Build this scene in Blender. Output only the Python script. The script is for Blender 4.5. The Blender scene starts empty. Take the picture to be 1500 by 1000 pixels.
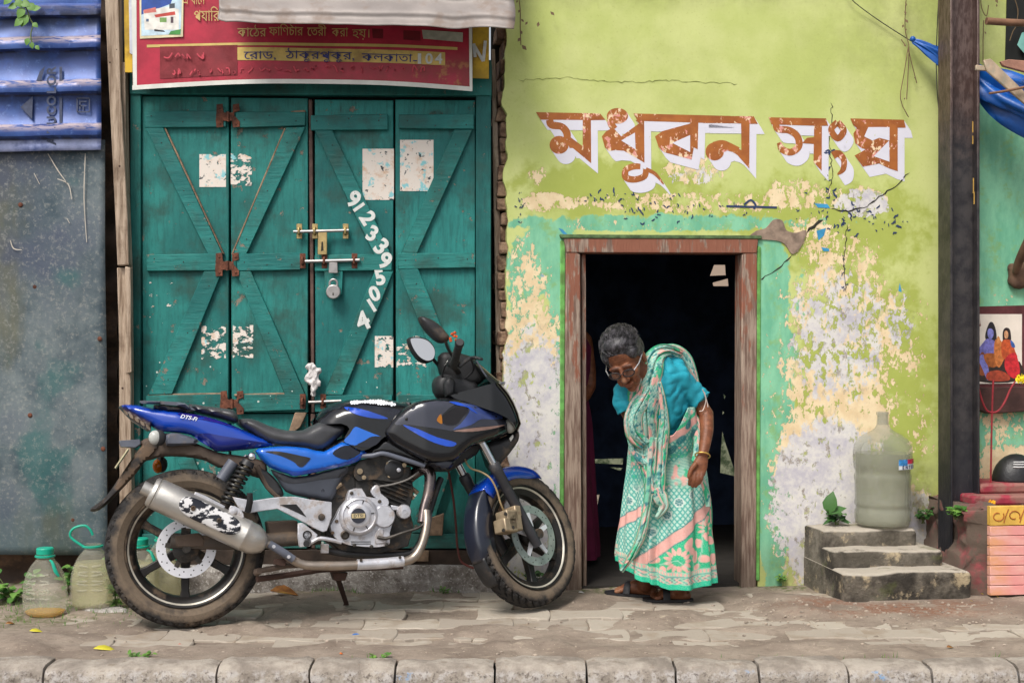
import bpy, bmesh, math, random
import numpy as np
from mathutils import Vector, Matrix, Euler
from mathutils import noise as mnoise
from mathutils.geometry import delaunay_2d_cdt, tessellate_polygon

random.seed(7)
rng = np.random.default_rng(7)
SC = bpy.context.scene
COL = SC.collection
R = math.radians

# ------------------------------------------------------------------ camera
FPX, CAMD, CAMH = 2024.0, 5.5, 1.13          # focal length in photo pixels, distance to the plane y=0, eye height
cam_data = bpy.data.cameras.new('camera')
cam = bpy.data.objects.new('camera', cam_data)
COL.objects.link(cam)
cam.location = (0, -CAMD, CAMH)
cam.rotation_euler = (R(90), 0, 0)
cam_data.sensor_width = 36
cam_data.lens = 36 * FPX / 1500
cam_data.clip_end = 500
SC.camera = cam

# ------------------------------------------------------------------ light: bright overcast day
SUN_EL, SUN_AZ = 52, 28                       # azimuth measured from straight behind the camera towards the left
world = bpy.data.worlds.new('World')
SC.world = world
world.use_nodes = True
wt = world.node_tree
sky = wt.nodes.new('ShaderNodeTexSky')
sky.sky_type = 'NISHITA'
sky.sun_disc = False
sky.sun_elevation = R(SUN_EL)
sky.sun_rotation = R(180 + SUN_AZ)
sky.air_density, sky.dust_density, sky.ozone_density = 1.0, 4.0, 1.0
hs = wt.nodes.new('ShaderNodeHueSaturation')
hs.inputs['Saturation'].default_value = 0.35
wt.links.new(sky.outputs[0], hs.inputs['Color'])
wt.links.new(hs.outputs[0], wt.nodes['Background'].inputs[0])
wt.nodes['Background'].inputs[1].default_value = 0.088
sun_data = bpy.data.lights.new('sun', 'SUN')
sun = bpy.data.objects.new('sun', sun_data)
COL.objects.link(sun)
sun_data.energy = 1.5
sun_data.angle = R(20)
sun_data.color = (1.0, 0.955, 0.88)
_d = Vector((-math.sin(R(SUN_AZ)) * math.cos(R(SUN_EL)), -math.cos(R(SUN_AZ)) * math.cos(R(SUN_EL)), math.sin(R(SUN_EL))))
sun.rotation_euler = _d.to_track_quat('Z', 'Y').to_euler()
SC.view_settings.view_transform = 'Standard'
SC.view_settings.look = 'None'
SC.view_settings.gamma = 1
SC.view_settings.exposure = 0.80

# ------------------------------------------------------------------ frames: photo pixel + depth -> local point
CAMV = Vector((0, -CAMD, CAMH))
class Frame:
    def __init__(s, M):
        s.M = M.copy(); s.I = M.inverted()
        s.c = s.I @ CAMV
    def px(s, x, y, off=0.0):
        d = s.I.to_3x3() @ Vector(((x - 750) / FPX, 1, -(y - 500) / FPX))
        t = (off - s.c.y) / d.y
        return s.c + d * t
    def pts(s, L, off=0.0):
        return [s.px(x, y, off) for x, y in L]
WF = Frame(Matrix.Identity(4))               # world; the wooden gate's plane is y=0.8
DY = 0.80
WALL_YAW = 8
GF = Frame(Matrix.Translation((-0.0156, 0.80, 0)) @ Matrix.Rotation(R(WALL_YAW), 4, 'Z'))   # plastered wall: local y=0 is its face
def ground_px(x, y, z=0.0):                   # point of the ground plane under a photo pixel
    d = (CAMH - z) * FPX / (y - 500)
    return Vector(((x - 750) / FPX * d, d - CAMD, z))

# ------------------------------------------------------------------ objects
def tag(o, label=None, cat=None, group=None, kind=None):
    if label: o['label'] = label
    if cat: o['category'] = cat
    if group: o['group'] = group
    if kind: o['kind'] = kind
    return o
def thing(name, label, cat, frame=WF, base=(0, 0, 0), group=None):
    o = bpy.data.objects.new(name, None)
    COL.objects.link(o)
    o.empty_display_size = 0.05
    o.matrix_world = frame.M @ Matrix.Translation(base)
    o['_b'] = [float(v) for v in base]
    return tag(o, label, cat, group)
def link(name, me, mat=None, parent=None, frame=None, base=None):
    o = bpy.data.objects.new(name, me)
    COL.objects.link(o)
    if mat is not None:
        me.materials.clear(); me.materials.append(mat)
    if parent is not None:
        o.parent = parent
        if parent.type == 'EMPTY' and '_b' in parent:
            b = parent['_b']; o.location = (-b[0], -b[1], -b[2])
    elif frame is not None:
        if base is not None:
            me.transform(Matrix.Translation(-Vector(base)))
            o.matrix_world = frame.M @ Matrix.Translation(base)
        else:
            o.matrix_world = frame.M
    return o
def copy_thing(o, loc=None, rotz=None, parent=None):
    c = o.copy(); COL.objects.link(c)
    if parent is not None: c.parent = parent
    for ch in list(o.children):
        copy_thing(ch, parent=c)
    if loc is not None: c.location = loc
    if rotz is not None: c.rotation_euler.z = rotz
    return c

class MB:
    """collects shapes, builds ONE mesh object"""
    def __init__(s): s.v, s.f, s.uv = [], [], None
    def add(s, vs, fs):
        n = len(s.v); s.v += [tuple(v) for v in vs]; s.f += [tuple(i + n for i in f) for f in fs]
        return s
    def box(s, lo, hi, M=None):
        (a, b, c), (d, e, f) = lo, hi
        vs = [Vector(p) for p in ((a,b,c),(d,b,c),(d,e,c),(a,e,c),(a,b,f),(d,b,f),(d,e,f),(a,e,f))]
        if M is not None: vs = [M @ v for v in vs]
        return s.add(vs, [(0,3,2,1),(4,5,6,7),(0,1,5,4),(1,2,6,5),(2,3,7,6),(3,0,4,7)])
    def prism(s, poly, y0, y1):
        """poly: (x,z) points; solid between y0 (front) and y1 (back)"""
        p = [(q[0], q[-1]) for q in poly]
        n = len(p)
        a = sum(p[i][0] * p[(i+1) % n][1] - p[(i+1) % n][0] * p[i][1] for i in range(n))
        if a < 0: p.reverse()
        tri = tessellate_polygon([[Vector((x, z, 0)) for x, z in p]])
        vs = [(x, y0, z) for x, z in p] + [(x, y1, z) for x, z in p]
        fs = []
        if n <= 4: fs = [tuple(range(n)), tuple(range(2*n-1, n-1, -1))]
        else:
            for t in tri:
                q = [p[i] for i in t]
                ar = (q[1][0]-q[0][0])*(q[2][1]-q[0][1])-(q[2][0]-q[0][0])*(q[1][1]-q[0][1])
                t = tuple(t) if ar > 0 else tuple(reversed(t))
                fs += [t, tuple(i + n for i in reversed(t))]
        fs += [(i, i + n, (i+1) % n + n, (i+1) % n) for i in range(n)]
        return s.add(vs, fs)
    def tube(s, path, rad, seg=10, caps=True, closed=False, flat=None, smooth=0):
        P = [Vector(p) for p in path]
        if smooth: P, rad = spline(P, smooth, rad)
        n = len(P)
        rr = [rad] * n if not hasattr(rad, '__len__') else list(rad)
        rings, up = [], None
        for i in range(n):
            if closed: t = P[(i+1) % n] - P[i-1]
            else: t = P[min(i+1, n-1)] - P[max(i-1, 0)]
            if t.length < 1e-9: t = Vector((0, 0, 1))
            t.normalize()
            if up is None:
                up = t.orthogonal().normalized()
                if flat is not None: up = (Vector(flat) - t * t.dot(Vector(flat))).normalized()
            up = (up - t * up.dot(t)).normalized()
            w = t.cross(up)
            r = rr[i]
            ra, rb = (r, r) if not hasattr(r, '__len__') else r
            rings.append([P[i] + up * (math.cos(2*math.pi*k/seg) * ra) + w * (math.sin(2*math.pi*k/seg) * rb) for k in range(seg)])
        vs = [v for r in rings for v in r]
        fs = []
        m = n if closed else n - 1
        for i in range(m):
            j = (i + 1) % n
            for k in range(seg):
                k2 = (k + 1) % seg
                fs.append((i*seg+k, i*seg+k2, j*seg+k2, j*seg+k))
        if caps and not closed:
            fs.append(tuple(range(seg-1, -1, -1)))
            fs.append(tuple((n-1)*seg + k for k in range(seg)))
        return s.add(vs, fs)
    def lathe(s, prof, M=None, seg=32, a0=0.0, a1=2*math.pi):
        """prof: (radius, height) revolved about local z"""
        full = abs(a1 - a0 - 2*math.pi) < 1e-6
        ns = seg if full else seg + 1
        vs = []
        for r, h in prof:
            for k in range(ns):
                a = a0 + (a1 - a0) * k / seg
                v = Vector((r * math.cos(a), r * math.sin(a), h))
                vs.append(M @ v if M is not None else v)
        fs = []
        for i in range(len(prof) - 1):
            for k in range(seg):
                k2 = (k + 1) % ns if full else k + 1
                fs.append((i*ns+k, i*ns+k2, (i+1)*ns+k2, (i+1)*ns+k))
        return s.add(vs, fs)
    def ball(s, c, r, seg=14, M=None):
        r = r if hasattr(r, '__len__') else (r, r, r)
        n = seg // 2
        vs = []
        for i in range(n + 1):
            th = math.pi * i / n
            for k in range(seg):
                a = 2 * math.pi * k / seg
                v = Vector((r[0]*math.sin(th)*math.cos(a), r[1]*math.sin(th)*math.sin(a), -r[2]*math.cos(th)))
                vs.append((M @ v if M is not None else v) + Vector(c))
        fs = [(i*seg+k, i*seg+(k+1) % seg, (i+1)*seg+(k+1) % seg, (i+1)*seg+k) for i in range(n) for k in range(seg)]
        return s.add(vs, fs)
    def mesh(s, name, smooth=40):
        me = bpy.data.meshes.new(name)
        me.from_pydata(s.v, [], s.f)
        bm = bmesh.new(); bm.from_mesh(me)
        bmesh.ops.remove_doubles(bm, verts=bm.verts, dist=1e-6)
        bmesh.ops.recalc_face_normals(bm, faces=bm.faces)
        bm.to_mesh(me); bm.free()
        if smooth:
            me.polygons.foreach_set('use_smooth', [True] * len(me.polygons))
            me.set_sharp_from_angle(angle=R(smooth))
        return me
    def build(s, name, mat, parent=None, frame=None, base=None, smooth=40, bevel=0, seg=1):
        o = link(name, s.mesh(name, smooth), mat, parent, frame, base)
        if bevel:
            b = o.modifiers.new('bevel', 'BEVEL'); b.width = bevel; b.segments = seg; b.limit_method = 'ANGLE'; b.angle_limit = R(35)
        return o

def spline(P, n, rad=None):
    """Catmull-Rom through P with n steps per span"""
    P = [Vector(p) for p in P]
    out, ro = [], []
    isl = rad is not None and hasattr(rad, '__len__')
    for i in range(len(P) - 1):
        a, b, c, d = P[max(i-1, 0)], P[i], P[i+1], P[min(i+2, len(P)-1)]
        for k in range(n):
            t = k / n
            out.append(0.5 * ((2*b) + (c-a)*t + (2*a-5*b+4*c-d)*t*t + (3*b-a-3*c+d)*t**3))
            if isl:
                r0, r1 = rad[i], rad[i+1]
                ro.append(tuple(x + (y-x)*t for x, y in zip(r0, r1)) if hasattr(r0, '__len__') else r0 + (r1-r0)*t)
    out.append(P[-1])
    if isl: ro.append(rad[-1])
    return out, (ro if isl else rad)
def spline2(L, n=6, closed=True):
    """smooth a 2-D outline"""
    m = len(L); out = []
    for i in range(m if closed else m - 1):
        g = (lambda j: L[j % m]) if closed else (lambda j: L[max(0, min(m-1, j))])
        a, b, c, d = g(i-1), g(i), g(i+1), g(i+2)
        for k in range(n):
            t = k / n
            out.append(tuple(0.5*((2*b[q])+(c[q]-a[q])*t+(2*a[q]-5*b[q]+4*c[q]-d[q])*t*t+(3*b[q]-a[q]-3*c[q]+d[q])*t**3) for q in (0, 1)))
    if not closed: out.append(tuple(L[-1]))
    return out

def fbm(x, y, sc=1.0, oct=4, seed=0):
    """vectorised 2-D value noise in 0..1"""
    x = np.asarray(x, float) * sc + seed * 17.31; y = np.asarray(y, float) * sc + seed * 9.77
    tot, amp, s = 0, 0.5, 0
    for o in range(oct):
        xi, yi = np.floor(x), np.floor(y); fx, fy = x - xi, y - yi
        fx, fy = fx*fx*(3-2*fx), fy*fy*(3-2*fy)
        h = lambda a, b: np.modf(np.abs(np.sin(a*127.1 + b*311.7 + o*3.1) * 43758.5453))[0]
        v = (h(xi,yi)*(1-fx)+h(xi+1,yi)*fx)*(1-fy)+(h(xi,yi+1)*(1-fx)+h(xi+1,yi+1)*fx)*fy
        tot = tot + v*amp; s += amp; amp *= 0.5; x = x*2.03+1.7; y = y*2.03+4.1
    return tot / s
def sstep(a, b, v):
    t = np.clip((np.asarray(v, float) - a) / (b - a), 0, 1)
    return t*t*(3-2*t)
def blob(X, Y, cx, cy, rx, ry, soft=0.5):
    d = np.sqrt(((X-cx)/rx)**2 + ((Y-cy)/ry)**2)
    return 1 - sstep(1-soft, 1+soft, d)
def set_attr(me, name, vals, kind='FLOAT'):
    a = me.attributes.new(name, kind, 'POINT')
    a.data.foreach_set('value' if kind == 'FLOAT' else 'color', np.asarray(vals, np.float32).ravel())
def pip(poly, X, Y):
    """points in polygon, vectorised"""
    X, Y = np.asarray(X, float), np.asarray(Y, float)
    ins = np.zeros(X.shape, bool); n = len(poly)
    for i in range(n):
        x1, y1 = poly[i]; x2, y2 = poly[(i+1) % n]
        c = (y1 > Y) != (y2 > Y)
        with np.errstate(divide='ignore', invalid='ignore'):
            ins ^= c & (X < (x2-x1)*(Y-y1)/((y2-y1) if y2 != y1 else 1e-12)+x1)
    return ins
def pdist(poly, X, Y, closed=True):
    X, Y = np.asarray(X, float), np.asarray(Y, float)
    d = np.full(X.shape, 1e9); n = len(poly)
    for i in range(n if closed else n-1):
        x1, y1 = poly[i]; x2, y2 = poly[(i+1) % n]
        dx, dy = x2-x1, y2-y1; L = dx*dx+dy*dy+1e-15
        t = np.clip(((X-x1)*dx+(Y-y1)*dy)/L, 0, 1)
        d = np.minimum(d, np.hypot(X-x1-t*dx, Y-y1-t*dy))
    return d

# ------------------------------------------------------------------ materials
class G:
    def __init__(s, name):
        s.m = bpy.data.materials.new(name); s.m.use_nodes = True; s.t = s.m.node_tree
        s.b = s.t.nodes['Principled BSDF']
    def node(s, typ, ins=(), out=0, **props):
        n = s.t.nodes.new(typ)
        for k, v in props.items(): setattr(n, k, v)
        for k, v in dict(ins).items(): s.set(n.inputs[k], v)
        return n.outputs[out]
    def set(s, sock, v):
        if isinstance(v, bpy.types.NodeSocket): s.t.links.new(v, sock)
        else:
            if hasattr(v, '__len__') and len(v) == 3 and sock.type == 'RGBA': v = (*v, 1)
            sock.default_value = v
    def co(s, scale=(1, 1, 1), kind='Object', rot=(0, 0, 0), rand=False):
        o = s.t.nodes.new('ShaderNodeTexCoord').outputs[kind]
        if rand:
            r = s.t.nodes.new('ShaderNodeObjectInfo').outputs['Random']
            o = s.node('ShaderNodeVectorMath', {0: o, 1: s.node('ShaderNodeCombineXYZ', {0: s.math('MULTIPLY', r, 31.0), 1: s.math('MULTIPLY', r, 57.0), 2: s.math('MULTIPLY', r, 13.0)})}, operation='ADD')
        return s.node('ShaderNodeMapping', {'Vector': o, 'Scale': scale, 'Rotation': rot})
    def noise(s, vec, scale, detail=4, rough=0.55, dist=0.0):
        return s.node('ShaderNodeTexNoise', {'Vector': vec, 'Scale': scale, 'Detail': detail, 'Roughness': rough, 'Distortion': dist})
    def vor(s, vec, scale, feature='F1', out=0, rand=1.0):
        return s.node('ShaderNodeTexVoronoi', {'Vector': vec, 'Scale': scale, 'Randomness': rand}, out=out, feature=feature)
    def math(s, op, a, b=0.0, clamp=False):
        return s.node('ShaderNodeMath', {0: a, 1: b}, operation=op, use_clamp=clamp)
    def step(s, v, lo, hi):
        return s.node('ShaderNodeMapRange', {'Value': v, 'From Min': lo, 'From Max': hi}, interpolation_type='SMOOTHSTEP')
    def mix(s, f, a, b, blend='MIX'):
        n = s.t.nodes.new('ShaderNodeMix'); n.data_type = 'RGBA'; n.blend_type = blend
        s.set(n.inputs[0], f); s.set(n.inputs[6], a); s.set(n.inputs[7], b)
        return n.outputs[2]
    def attr(s, name, color=False):
        n = s.t.nodes.new('ShaderNodeAttribute'); n.attribute_name = name
        return n.outputs[0 if color else 2]
    def xyz(s, vec):
        n = s.t.nodes.new('ShaderNodeSeparateXYZ'); s.set(n.inputs[0], vec); return n.outputs
    def bump(s, h, strength=0.5, dist=0.005, normal=None):
        ins = {'Height': h, 'Strength': strength, 'Distance': dist}
        if normal is not None: ins['Normal'] = normal
        return s.node('ShaderNodeBump', ins)
    def fin(s, col=None, rough=None, metal=None, normal=None, **kw):
        for k, v in (('Base Color', col), ('Roughness', rough), ('Metallic', metal), ('Normal', normal)):
            if v is not None: s.set(s.b.inputs[k], v)
        for k, v in kw.items(): s.set(s.b.inputs[k.replace('_', ' ')], v)
        return s.m
def lin(r, g, b):
    f = lambda c: (c/255/12.92) if c/255 <= 0.04045 else ((c/255+0.055)/1.055)**2.4
    return (f(r), f(g), f(b))
def sc3(c, k): return tuple(x * k for x in c)
_mc = {}
def mat(name, col, rough=0.6, metal=0.0, var=0.25, nsc=12.0, bump=0.15, bsc=60.0, dirt=None, dirt_amt=0.0, dsc=9.0, spec=None, coat=0.0, trans=0.0, sub=0.0, rand=False):
    """plain surface with uneven tone, fine relief and patches of dirt"""
    if name in _mc: return _mc[name]
    g = G(name); c = g.co(rand=rand)
    n1 = g.noise(c, nsc, 5)
    base = g.mix(g.step(n1, 0.3, 0.7), sc3(col, 1 - var), sc3(col, 1 + var * 0.6))
    rv = rough
    if dirt is not None:
        dm = g.math('MULTIPLY', g.step(g.noise(c, dsc, 7, 0.65), 0.62 - dirt_amt * 0.35, 0.74 - dirt_amt * 0.25), min(1.0, dirt_amt + 0.25))
        base = g.mix(dm, base, dirt)
        rv = g.math('ADD', g.math('MULTIPLY', dm, max(0, 0.85 - rough)), rough)
        if metal: g.set(g.b.inputs['Metallic'], g.math('MULTIPLY', g.math('SUBTRACT', 1.0, dm), metal))
    kw = {}
    if spec is not None: kw['Specular_IOR_Level'] = spec
    if coat: kw['Coat_Weight'] = coat; kw['Coat_Roughness'] = 0.08
    if trans: kw['Transmission_Weight'] = trans
    nb = g.bump(g.noise(c, bsc, 4), bump, 0.004) if bump else None
    if not (dirt is not None and metal): kw['Metallic'] = metal
    _mc[name] = g.fin(base, rv, None, nb, **kw)
    return _mc[name]

def text_mesh(body, size, depth=0.0006, align='CENTER', shear=0.0, bold=0.0, space=1.0):
    cu = bpy.data.curves.new('t', 'FONT'); cu.body = body; cu.size = size; cu.extrude = depth; cu.align_x = align
    cu.align_y = 'CENTER'; cu.shear = shear; cu.offset = bold; cu.space_character = space; cu.resolution_u = 4
    o = bpy.data.objects.new('t', cu); COL.objects.link(o)
    bpy.context.view_layer.update()
    me = bpy.data.meshes.new_from_object(o.evaluated_get(bpy.context.evaluated_depsgraph_get()))
    bpy.data.objects.remove(o); bpy.data.curves.remove(cu)
    bm = bmesh.new(); bm.from_mesh(me); seen = set(); k = 0     # overlapping strokes: each loose piece a hair's breadth apart
    for v0 in bm.verts:
        if v0 in seen: continue
        st = [v0]; seen.add(v0); k += 1
        while st:
            v = st.pop(); v.co.z += (k % 9) * 3e-5
            for e in v.link_edges:
                w = e.other_vert(v)
                if w not in seen: seen.add(w); st.append(w)
    bm.to_mesh(me); bm.free()
    me.transform(Matrix.Rotation(R(90), 4, 'X'))      # letters stand in the x-z plane, facing -y
    return me
def remesh(mb, voxel, smooth_it=4, smooth_f=0.5):
    """fuse overlapping solids into one continuous skin"""
    me = bpy.data.meshes.new('r'); me.from_pydata(mb.v, [], mb.f); 
    bm = bmesh.new(); bm.from_mesh(me); bmesh.ops.recalc_face_normals(bm, faces=bm.faces); bm.to_mesh(me); bm.free()
    o = bpy.data.objects.new('r', me); COL.objects.link(o)
    m = o.modifiers.new('r', 'REMESH'); m.mode = 'VOXEL'; m.voxel_size = voxel
    if smooth_it:
        k = o.modifiers.new('s', 'SMOOTH'); k.factor = smooth_f; k.iterations = smooth_it
    bpy.context.view_layer.update()
    out = bpy.data.meshes.new_from_object(o.evaluated_get(bpy.context.evaluated_depsgraph_get()))
    bpy.data.objects.remove(o); bpy.data.meshes.remove(me)
    out.polygons.foreach_set('use_smooth', [True] * len(out.polygons))
    return out
def displace(me, f):
    """push every vertex along its own (original) normal by f(co)"""
    nn = [(v.co.copy(), v.normal.copy()) for v in me.vertices]
    me.vertices.foreach_set('co', [q for c, n in nn for q in (c + n * f(c))])
    me.update()
def verts_np(me):
    a = np.empty(len(me.vertices)*3, np.float32); me.vertices.foreach_get('co', a); return a.reshape(-1, 3)
# ================================================================== GROUND
def ground_height(x, y):
    """height of the mud / dust that lies over and between the pavers"""
    n = fbm(x, y, 2.2, 4, 1); n2 = fbm(x, y, 9, 4, 2)
    h = -0.016 + 0.0 * x
    front = sstep(-0.22, -0.42, y + 0.10 * (n - 0.5))                       # strip of dried mud along the kerb
    right = sstep(1.02, 1.25, x + 0.25*(n-0.5)) * sstep(0.42, 0.16, np.abs(y - 0.35) + 0.12*(n2-.5))
    left = sstep(-1.30, -1.75, x + 0.4*(n-0.5))
    patch = blob(x, y, -0.10, -0.12, 0.30, 0.12, 0.7) * 0.8 + blob(x, y, 0.62, 0.13, 0.16, 0.09, .6) * .9 + blob(x, y, -0.75, -0.1, 0.30, 0.10, .7) + blob(x, y, 1.0, -0.06, .25, .07, .7)
    m = np.maximum.reduce([front, right, left, np.clip(patch, 0, 1) * sstep(0.3, 0.55, n + 0.2)])
    h = h + m * 0.020 + 0.012 * (n2 - 0.5) + 0.015 * sstep(0.54, 0.66, n) + 0.012 * sstep(.54, .66, fbm(x, y, 4, 4, 21))
    h = h + 0.025 * sstep(0.62, 0.85, y) * sstep(-0.1, 0.1, -x - 0.4) * 0
    near = sstep(-.46, -.58, y)
    return h * (1 - near) + near * np.clip(h, .004, .012)
def grid_mesh(name, xs, ys, zf):
    X, Y = np.meshgrid(xs, ys)
    Z = zf(X, Y)
    nx, ny = len(xs), len(ys)
    v = np.stack([X.ravel(), Y.ravel(), Z.ravel()], 1)
    i = np.arange((ny-1)*(nx-1)); r, c = i // (nx-1), i % (nx-1)
    q = np.stack([r*nx+c, r*nx+c+1, (r+1)*nx+c+1, (r+1)*nx+c], 1)
    me = bpy.data.meshes.new(name)
    me.from_pydata(v.tolist(), [], q.tolist())
    me.polygons.foreach_set('use_smooth', [True]*len(me.polygons))
    return me
def mud_material():
    g = G('mud'); c = g.co()
    n = g.noise(c, 3.5, 6, .6); f = g.noise(c, 38, 6, .7); s = g.noise(g.co((1, 3.2, 1)), 14, 5, .65)
    col = g.mix(g.step(n, .34, .66), lin(122, 108, 96), lin(152, 138, 124))
    col = g.mix(g.math('MULTIPLY', g.step(f, .5, .74), .55), col, lin(92, 76, 62))
    col = g.mix(g.math('MULTIPLY', g.step(s, .58, .74), .6), col, lin(196, 182, 160))
    col = g.mix(g.math('MULTIPLY', g.attr('red'), g.step(f, .3, .6)), col, lin(126, 84, 62))
    col = g.mix(g.math('MULTIPLY', g.attr('moss'), g.step(f, .42, .6)), col, lin(84, 92, 48))
    sp = g.vor(c, 60); col = g.mix(g.math('MULTIPLY', g.step(sp, .16, .08), .7), col, lin(190, 176, 158))
    h = g.math('ADD', g.math('MULTIPLY', f, .6), g.math('MULTIPLY', s, .6))
    return g.fin(col, .9, 0, g.bump(h, .6, .012))
xs = np.concatenate([[-60, -20, -8, -4], np.arange(-2.4, 2.6, 0.02), [4, 8, 20, 60]])
ys = np.concatenate([np.arange(-0.66, 1.3, 0.02), [2.2, 4, 6, 12, 40]])
me = grid_mesh('ground', xs, ys, lambda X, Y: np.where((np.abs(X) < 2.6) & (Y < 1.3), ground_height(X, Y), -0.012))
V = verts_np(me)
set_attr(me, 'red', blob(V[:,0], V[:,1], 1.62, 0.36, .42, .2, .6) * sstep(.35, .6, fbm(V[:,0], V[:,1], 6, 4, 5)))
set_attr(me, 'moss', np.clip(blob(V[:,0], V[:,1], -1.95, .35, .5, .35, .6)*sstep(.45, .65, fbm(V[:,0], V[:,1], 5, 4, 6)) + sstep(.62, .75, V[:,1])*sstep(.5, .7, fbm(V[:,0], V[:,1], 6, 4, 8)), 0, 1))
tag(link('ground', me, mud_material()), 'dusty brown dirt and dried mud over the pavement', None, None, 'structure')

# interlocking pavers, part buried in the mud
def paver_material():
    g = G('paver'); c = g.co(rand=True)
    n = g.noise(c, 7, 6, .6); f = g.noise(c, 60, 5, .7)
    r = g.t.nodes.new('ShaderNodeObjectInfo').outputs['Random']
    col = g.mix(r, lin(158, 147, 134), lin(178, 168, 154))
    col = g.mix(g.math('MULTIPLY', g.step(n, .5, .72), .65), col, lin(136, 118, 98))
    col = g.mix(g.math('MULTIPLY', g.step(f, .56, .75), .4), col, lin(112, 98, 84))
    return g.fin(col, .88, 0, g.bump(g.math('ADD', f, g.math('MULTIPLY', n, .6)), .45, .006))
pav_m = paver_material()
pavement = thing('pavement', None, None)
tag(pavement, 'pavement of interlocking grey cement pavers half buried in mud', None, None, 'structure')
L_, W_ = 0.30, 0.20
def paver_mesh():
    o = []                                            # dumb-bell outline with a zigzag long edge
    hx, hy, n = L_/2 - .0015, W_/2 - .0015, .024
    top = [(-hx, hy-.0), (-hx*.72, hy), (-hx*.45, hy-n), (hx*.45, hy-n), (hx*.72, hy), (hx, hy)]
    bot = [(x, -y) for x, y in reversed(top)]
    o = spline2([(hx, 0)] , 1) if False else top + [(hx+.010, hy*.4), (hx+.010, -hy*.4)] + bot + [(-hx+.006, -hy*.4), (-hx+.006, hy*.4)]
    b = MB().prism([(x, y) for x, y in o], -.05, 0)
    me = b.mesh('paver', 30)
    # prism stands in x-z; lay it down so that its face looks up
    me.transform(Matrix.Rotation(R(90), 4, 'X'))
    vz = [v.co.z for v in me.vertices]
    me.transform(Matrix.Translation((0, 0, -max(vz))))
    return me
pmes = [paver_mesh()]
pmes[0].materials.append(pav_m)
k = 0
for j in range(7):
    for i in range(17):
        x = -2.25 + i * L_ + (L_/2 if j % 2 else 0); y = -0.36 + j * W_
        if x > 2.35 or y > 0.74: continue
        gx = GF.I @ Vector((x, y, 0))
        if gx.y > -0.03 and x > 0: continue
        if ground_height(np.array([x]), np.array([y]))[0] > 0.012 or random.random() < .12: continue
        o = bpy.data.objects.new('paver', pmes[0]); COL.objects.link(o); o.parent = pavement
        o.location = (x + random.uniform(-.002, .002), y + random.uniform(-.002, .002), random.gauss(-.002, .0028))
        o.rotation_euler = (random.gauss(0, .009), random.gauss(0, .007), random.gauss(0, .015))
        if j == 0 or True:
            b = o.modifiers.new('bevel', 'BEVEL'); b.width = .004; b.segments = 1; b.limit_method = 'ANGLE'

# kerb: separate cast stones, worn and paint-splashed
def kerb_material():
    g = G('kerb_concrete'); c = g.co(rand=True); z = g.xyz(g.co())[2]
    n = g.noise(c, 9, 6, .65); f = g.noise(c, 70, 5, .7); w = g.noise(c, 24, 6, .7)
    col = g.mix(g.step(n, .35, .66), lin(132, 122, 112), lin(176, 166, 154))
    face = g.step(z, .012, -.008)
    col = g.mix(g.math('MULTIPLY', face, g.math('MULTIPLY', g.step(w, .44, .60), .75)), col, lin(186, 180, 176))
    col = g.mix(g.math('MULTIPLY', face, g.math('MULTIPLY', g.step(f, .5, .66), .75)), col, lin(74, 62, 56))
    b = g.noise(c, 6.5, 3, .5)
    col = g.mix(g.math('MULTIPLY', face, g.math('MULTIPLY', g.step(b, .62, .68), g.step(w, .5, .6))), col, lin(110, 150, 190))
    col = g.mix(g.math('MULTIPLY', g.math('SUBTRACT', 1.0, face), g.math('MULTIPLY', g.step(w, .56, .7), .6)), col, lin(120, 102, 84))
    return g.fin(col, .9, 0, g.bump(g.math('ADD', w, g.math('MULTIPLY', f, .8)), .7, .012))
km = kerb_material()
kerb = thing('kerb', None, None)
tag(kerb, 'worn concrete kerb stones along the pavement edge', None, None, 'structure')
jx = [-160, -40, 77, 325, 460, 582, 725, 857, 985, 1105, 1232, 1352, 1476, 1600, 1740]
yk0, yk1, ztop = -0.78, -0.625, 0.022
for i in range(len(jx) - 1):
    xa = (jx[i] - 750) / FPX * 4.83; xb = (jx[i+1] - 750) / FPX * 4.83
    gap = .004
    nx, prof = 14, [(yk1, -.2), (yk1, ztop-.02), (yk1-.008, ztop-.004), (yk1-.03, ztop), (yk0+.05, ztop-.002), (yk0+.02, ztop-.010), (yk0+.004, ztop-.03), (yk0, ztop-.06), (yk0-.006, -.1), (yk0-.01, -.2)]
    vs, fs = [], []
    for a in range(nx + 1):
        t = a / nx
        x = xa + gap + (xb - xa - 2*gap) * t
        e = max(0, 1 - min(t, 1 - t) / .03)
        for (y, z) in prof:
            q = mnoise.noise(Vector((x*5, y*9, z*9)))*.006 + mnoise.noise(Vector((x*17, y*20, z*20)))*.006 + mnoise.noise(Vector((x*45, y*45, z*45)))*.003
            vs.append((x + q*.6, y + q, z - e*e*.007 + q*.8 + (.004 * math.sin(i*2.3))))
    m = len(prof)
    fs = [(a*m+k, a*m+k+1, (a+1)*m+k+1, (a+1)*m+k) for a in range(nx) for k in range(m-1)]
    fs += [tuple(range(m)), tuple(nx*m + k for k in reversed(range(m)))]
    MB().add(vs, fs).build('kerb_stone', km, kerb, smooth=50)
# road in front of the kerb, out past the camera
g = G('road_asphalt'); c = g.co()
road_m = g.fin(g.mix(g.step(g.noise(c, 30, 6, .7), .35, .7), (.09, .085, .08), (.17, .16, .15)), .9)
tag(MB().add([(-60, -40, -.14), (60, -40, -.14), (60, -.70, -.14), (-60, -.70, -.14)], [(0, 1, 2, 3)]).build('road', road_m), 'grey road in front of the kerb', None, None, 'structure')

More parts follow.
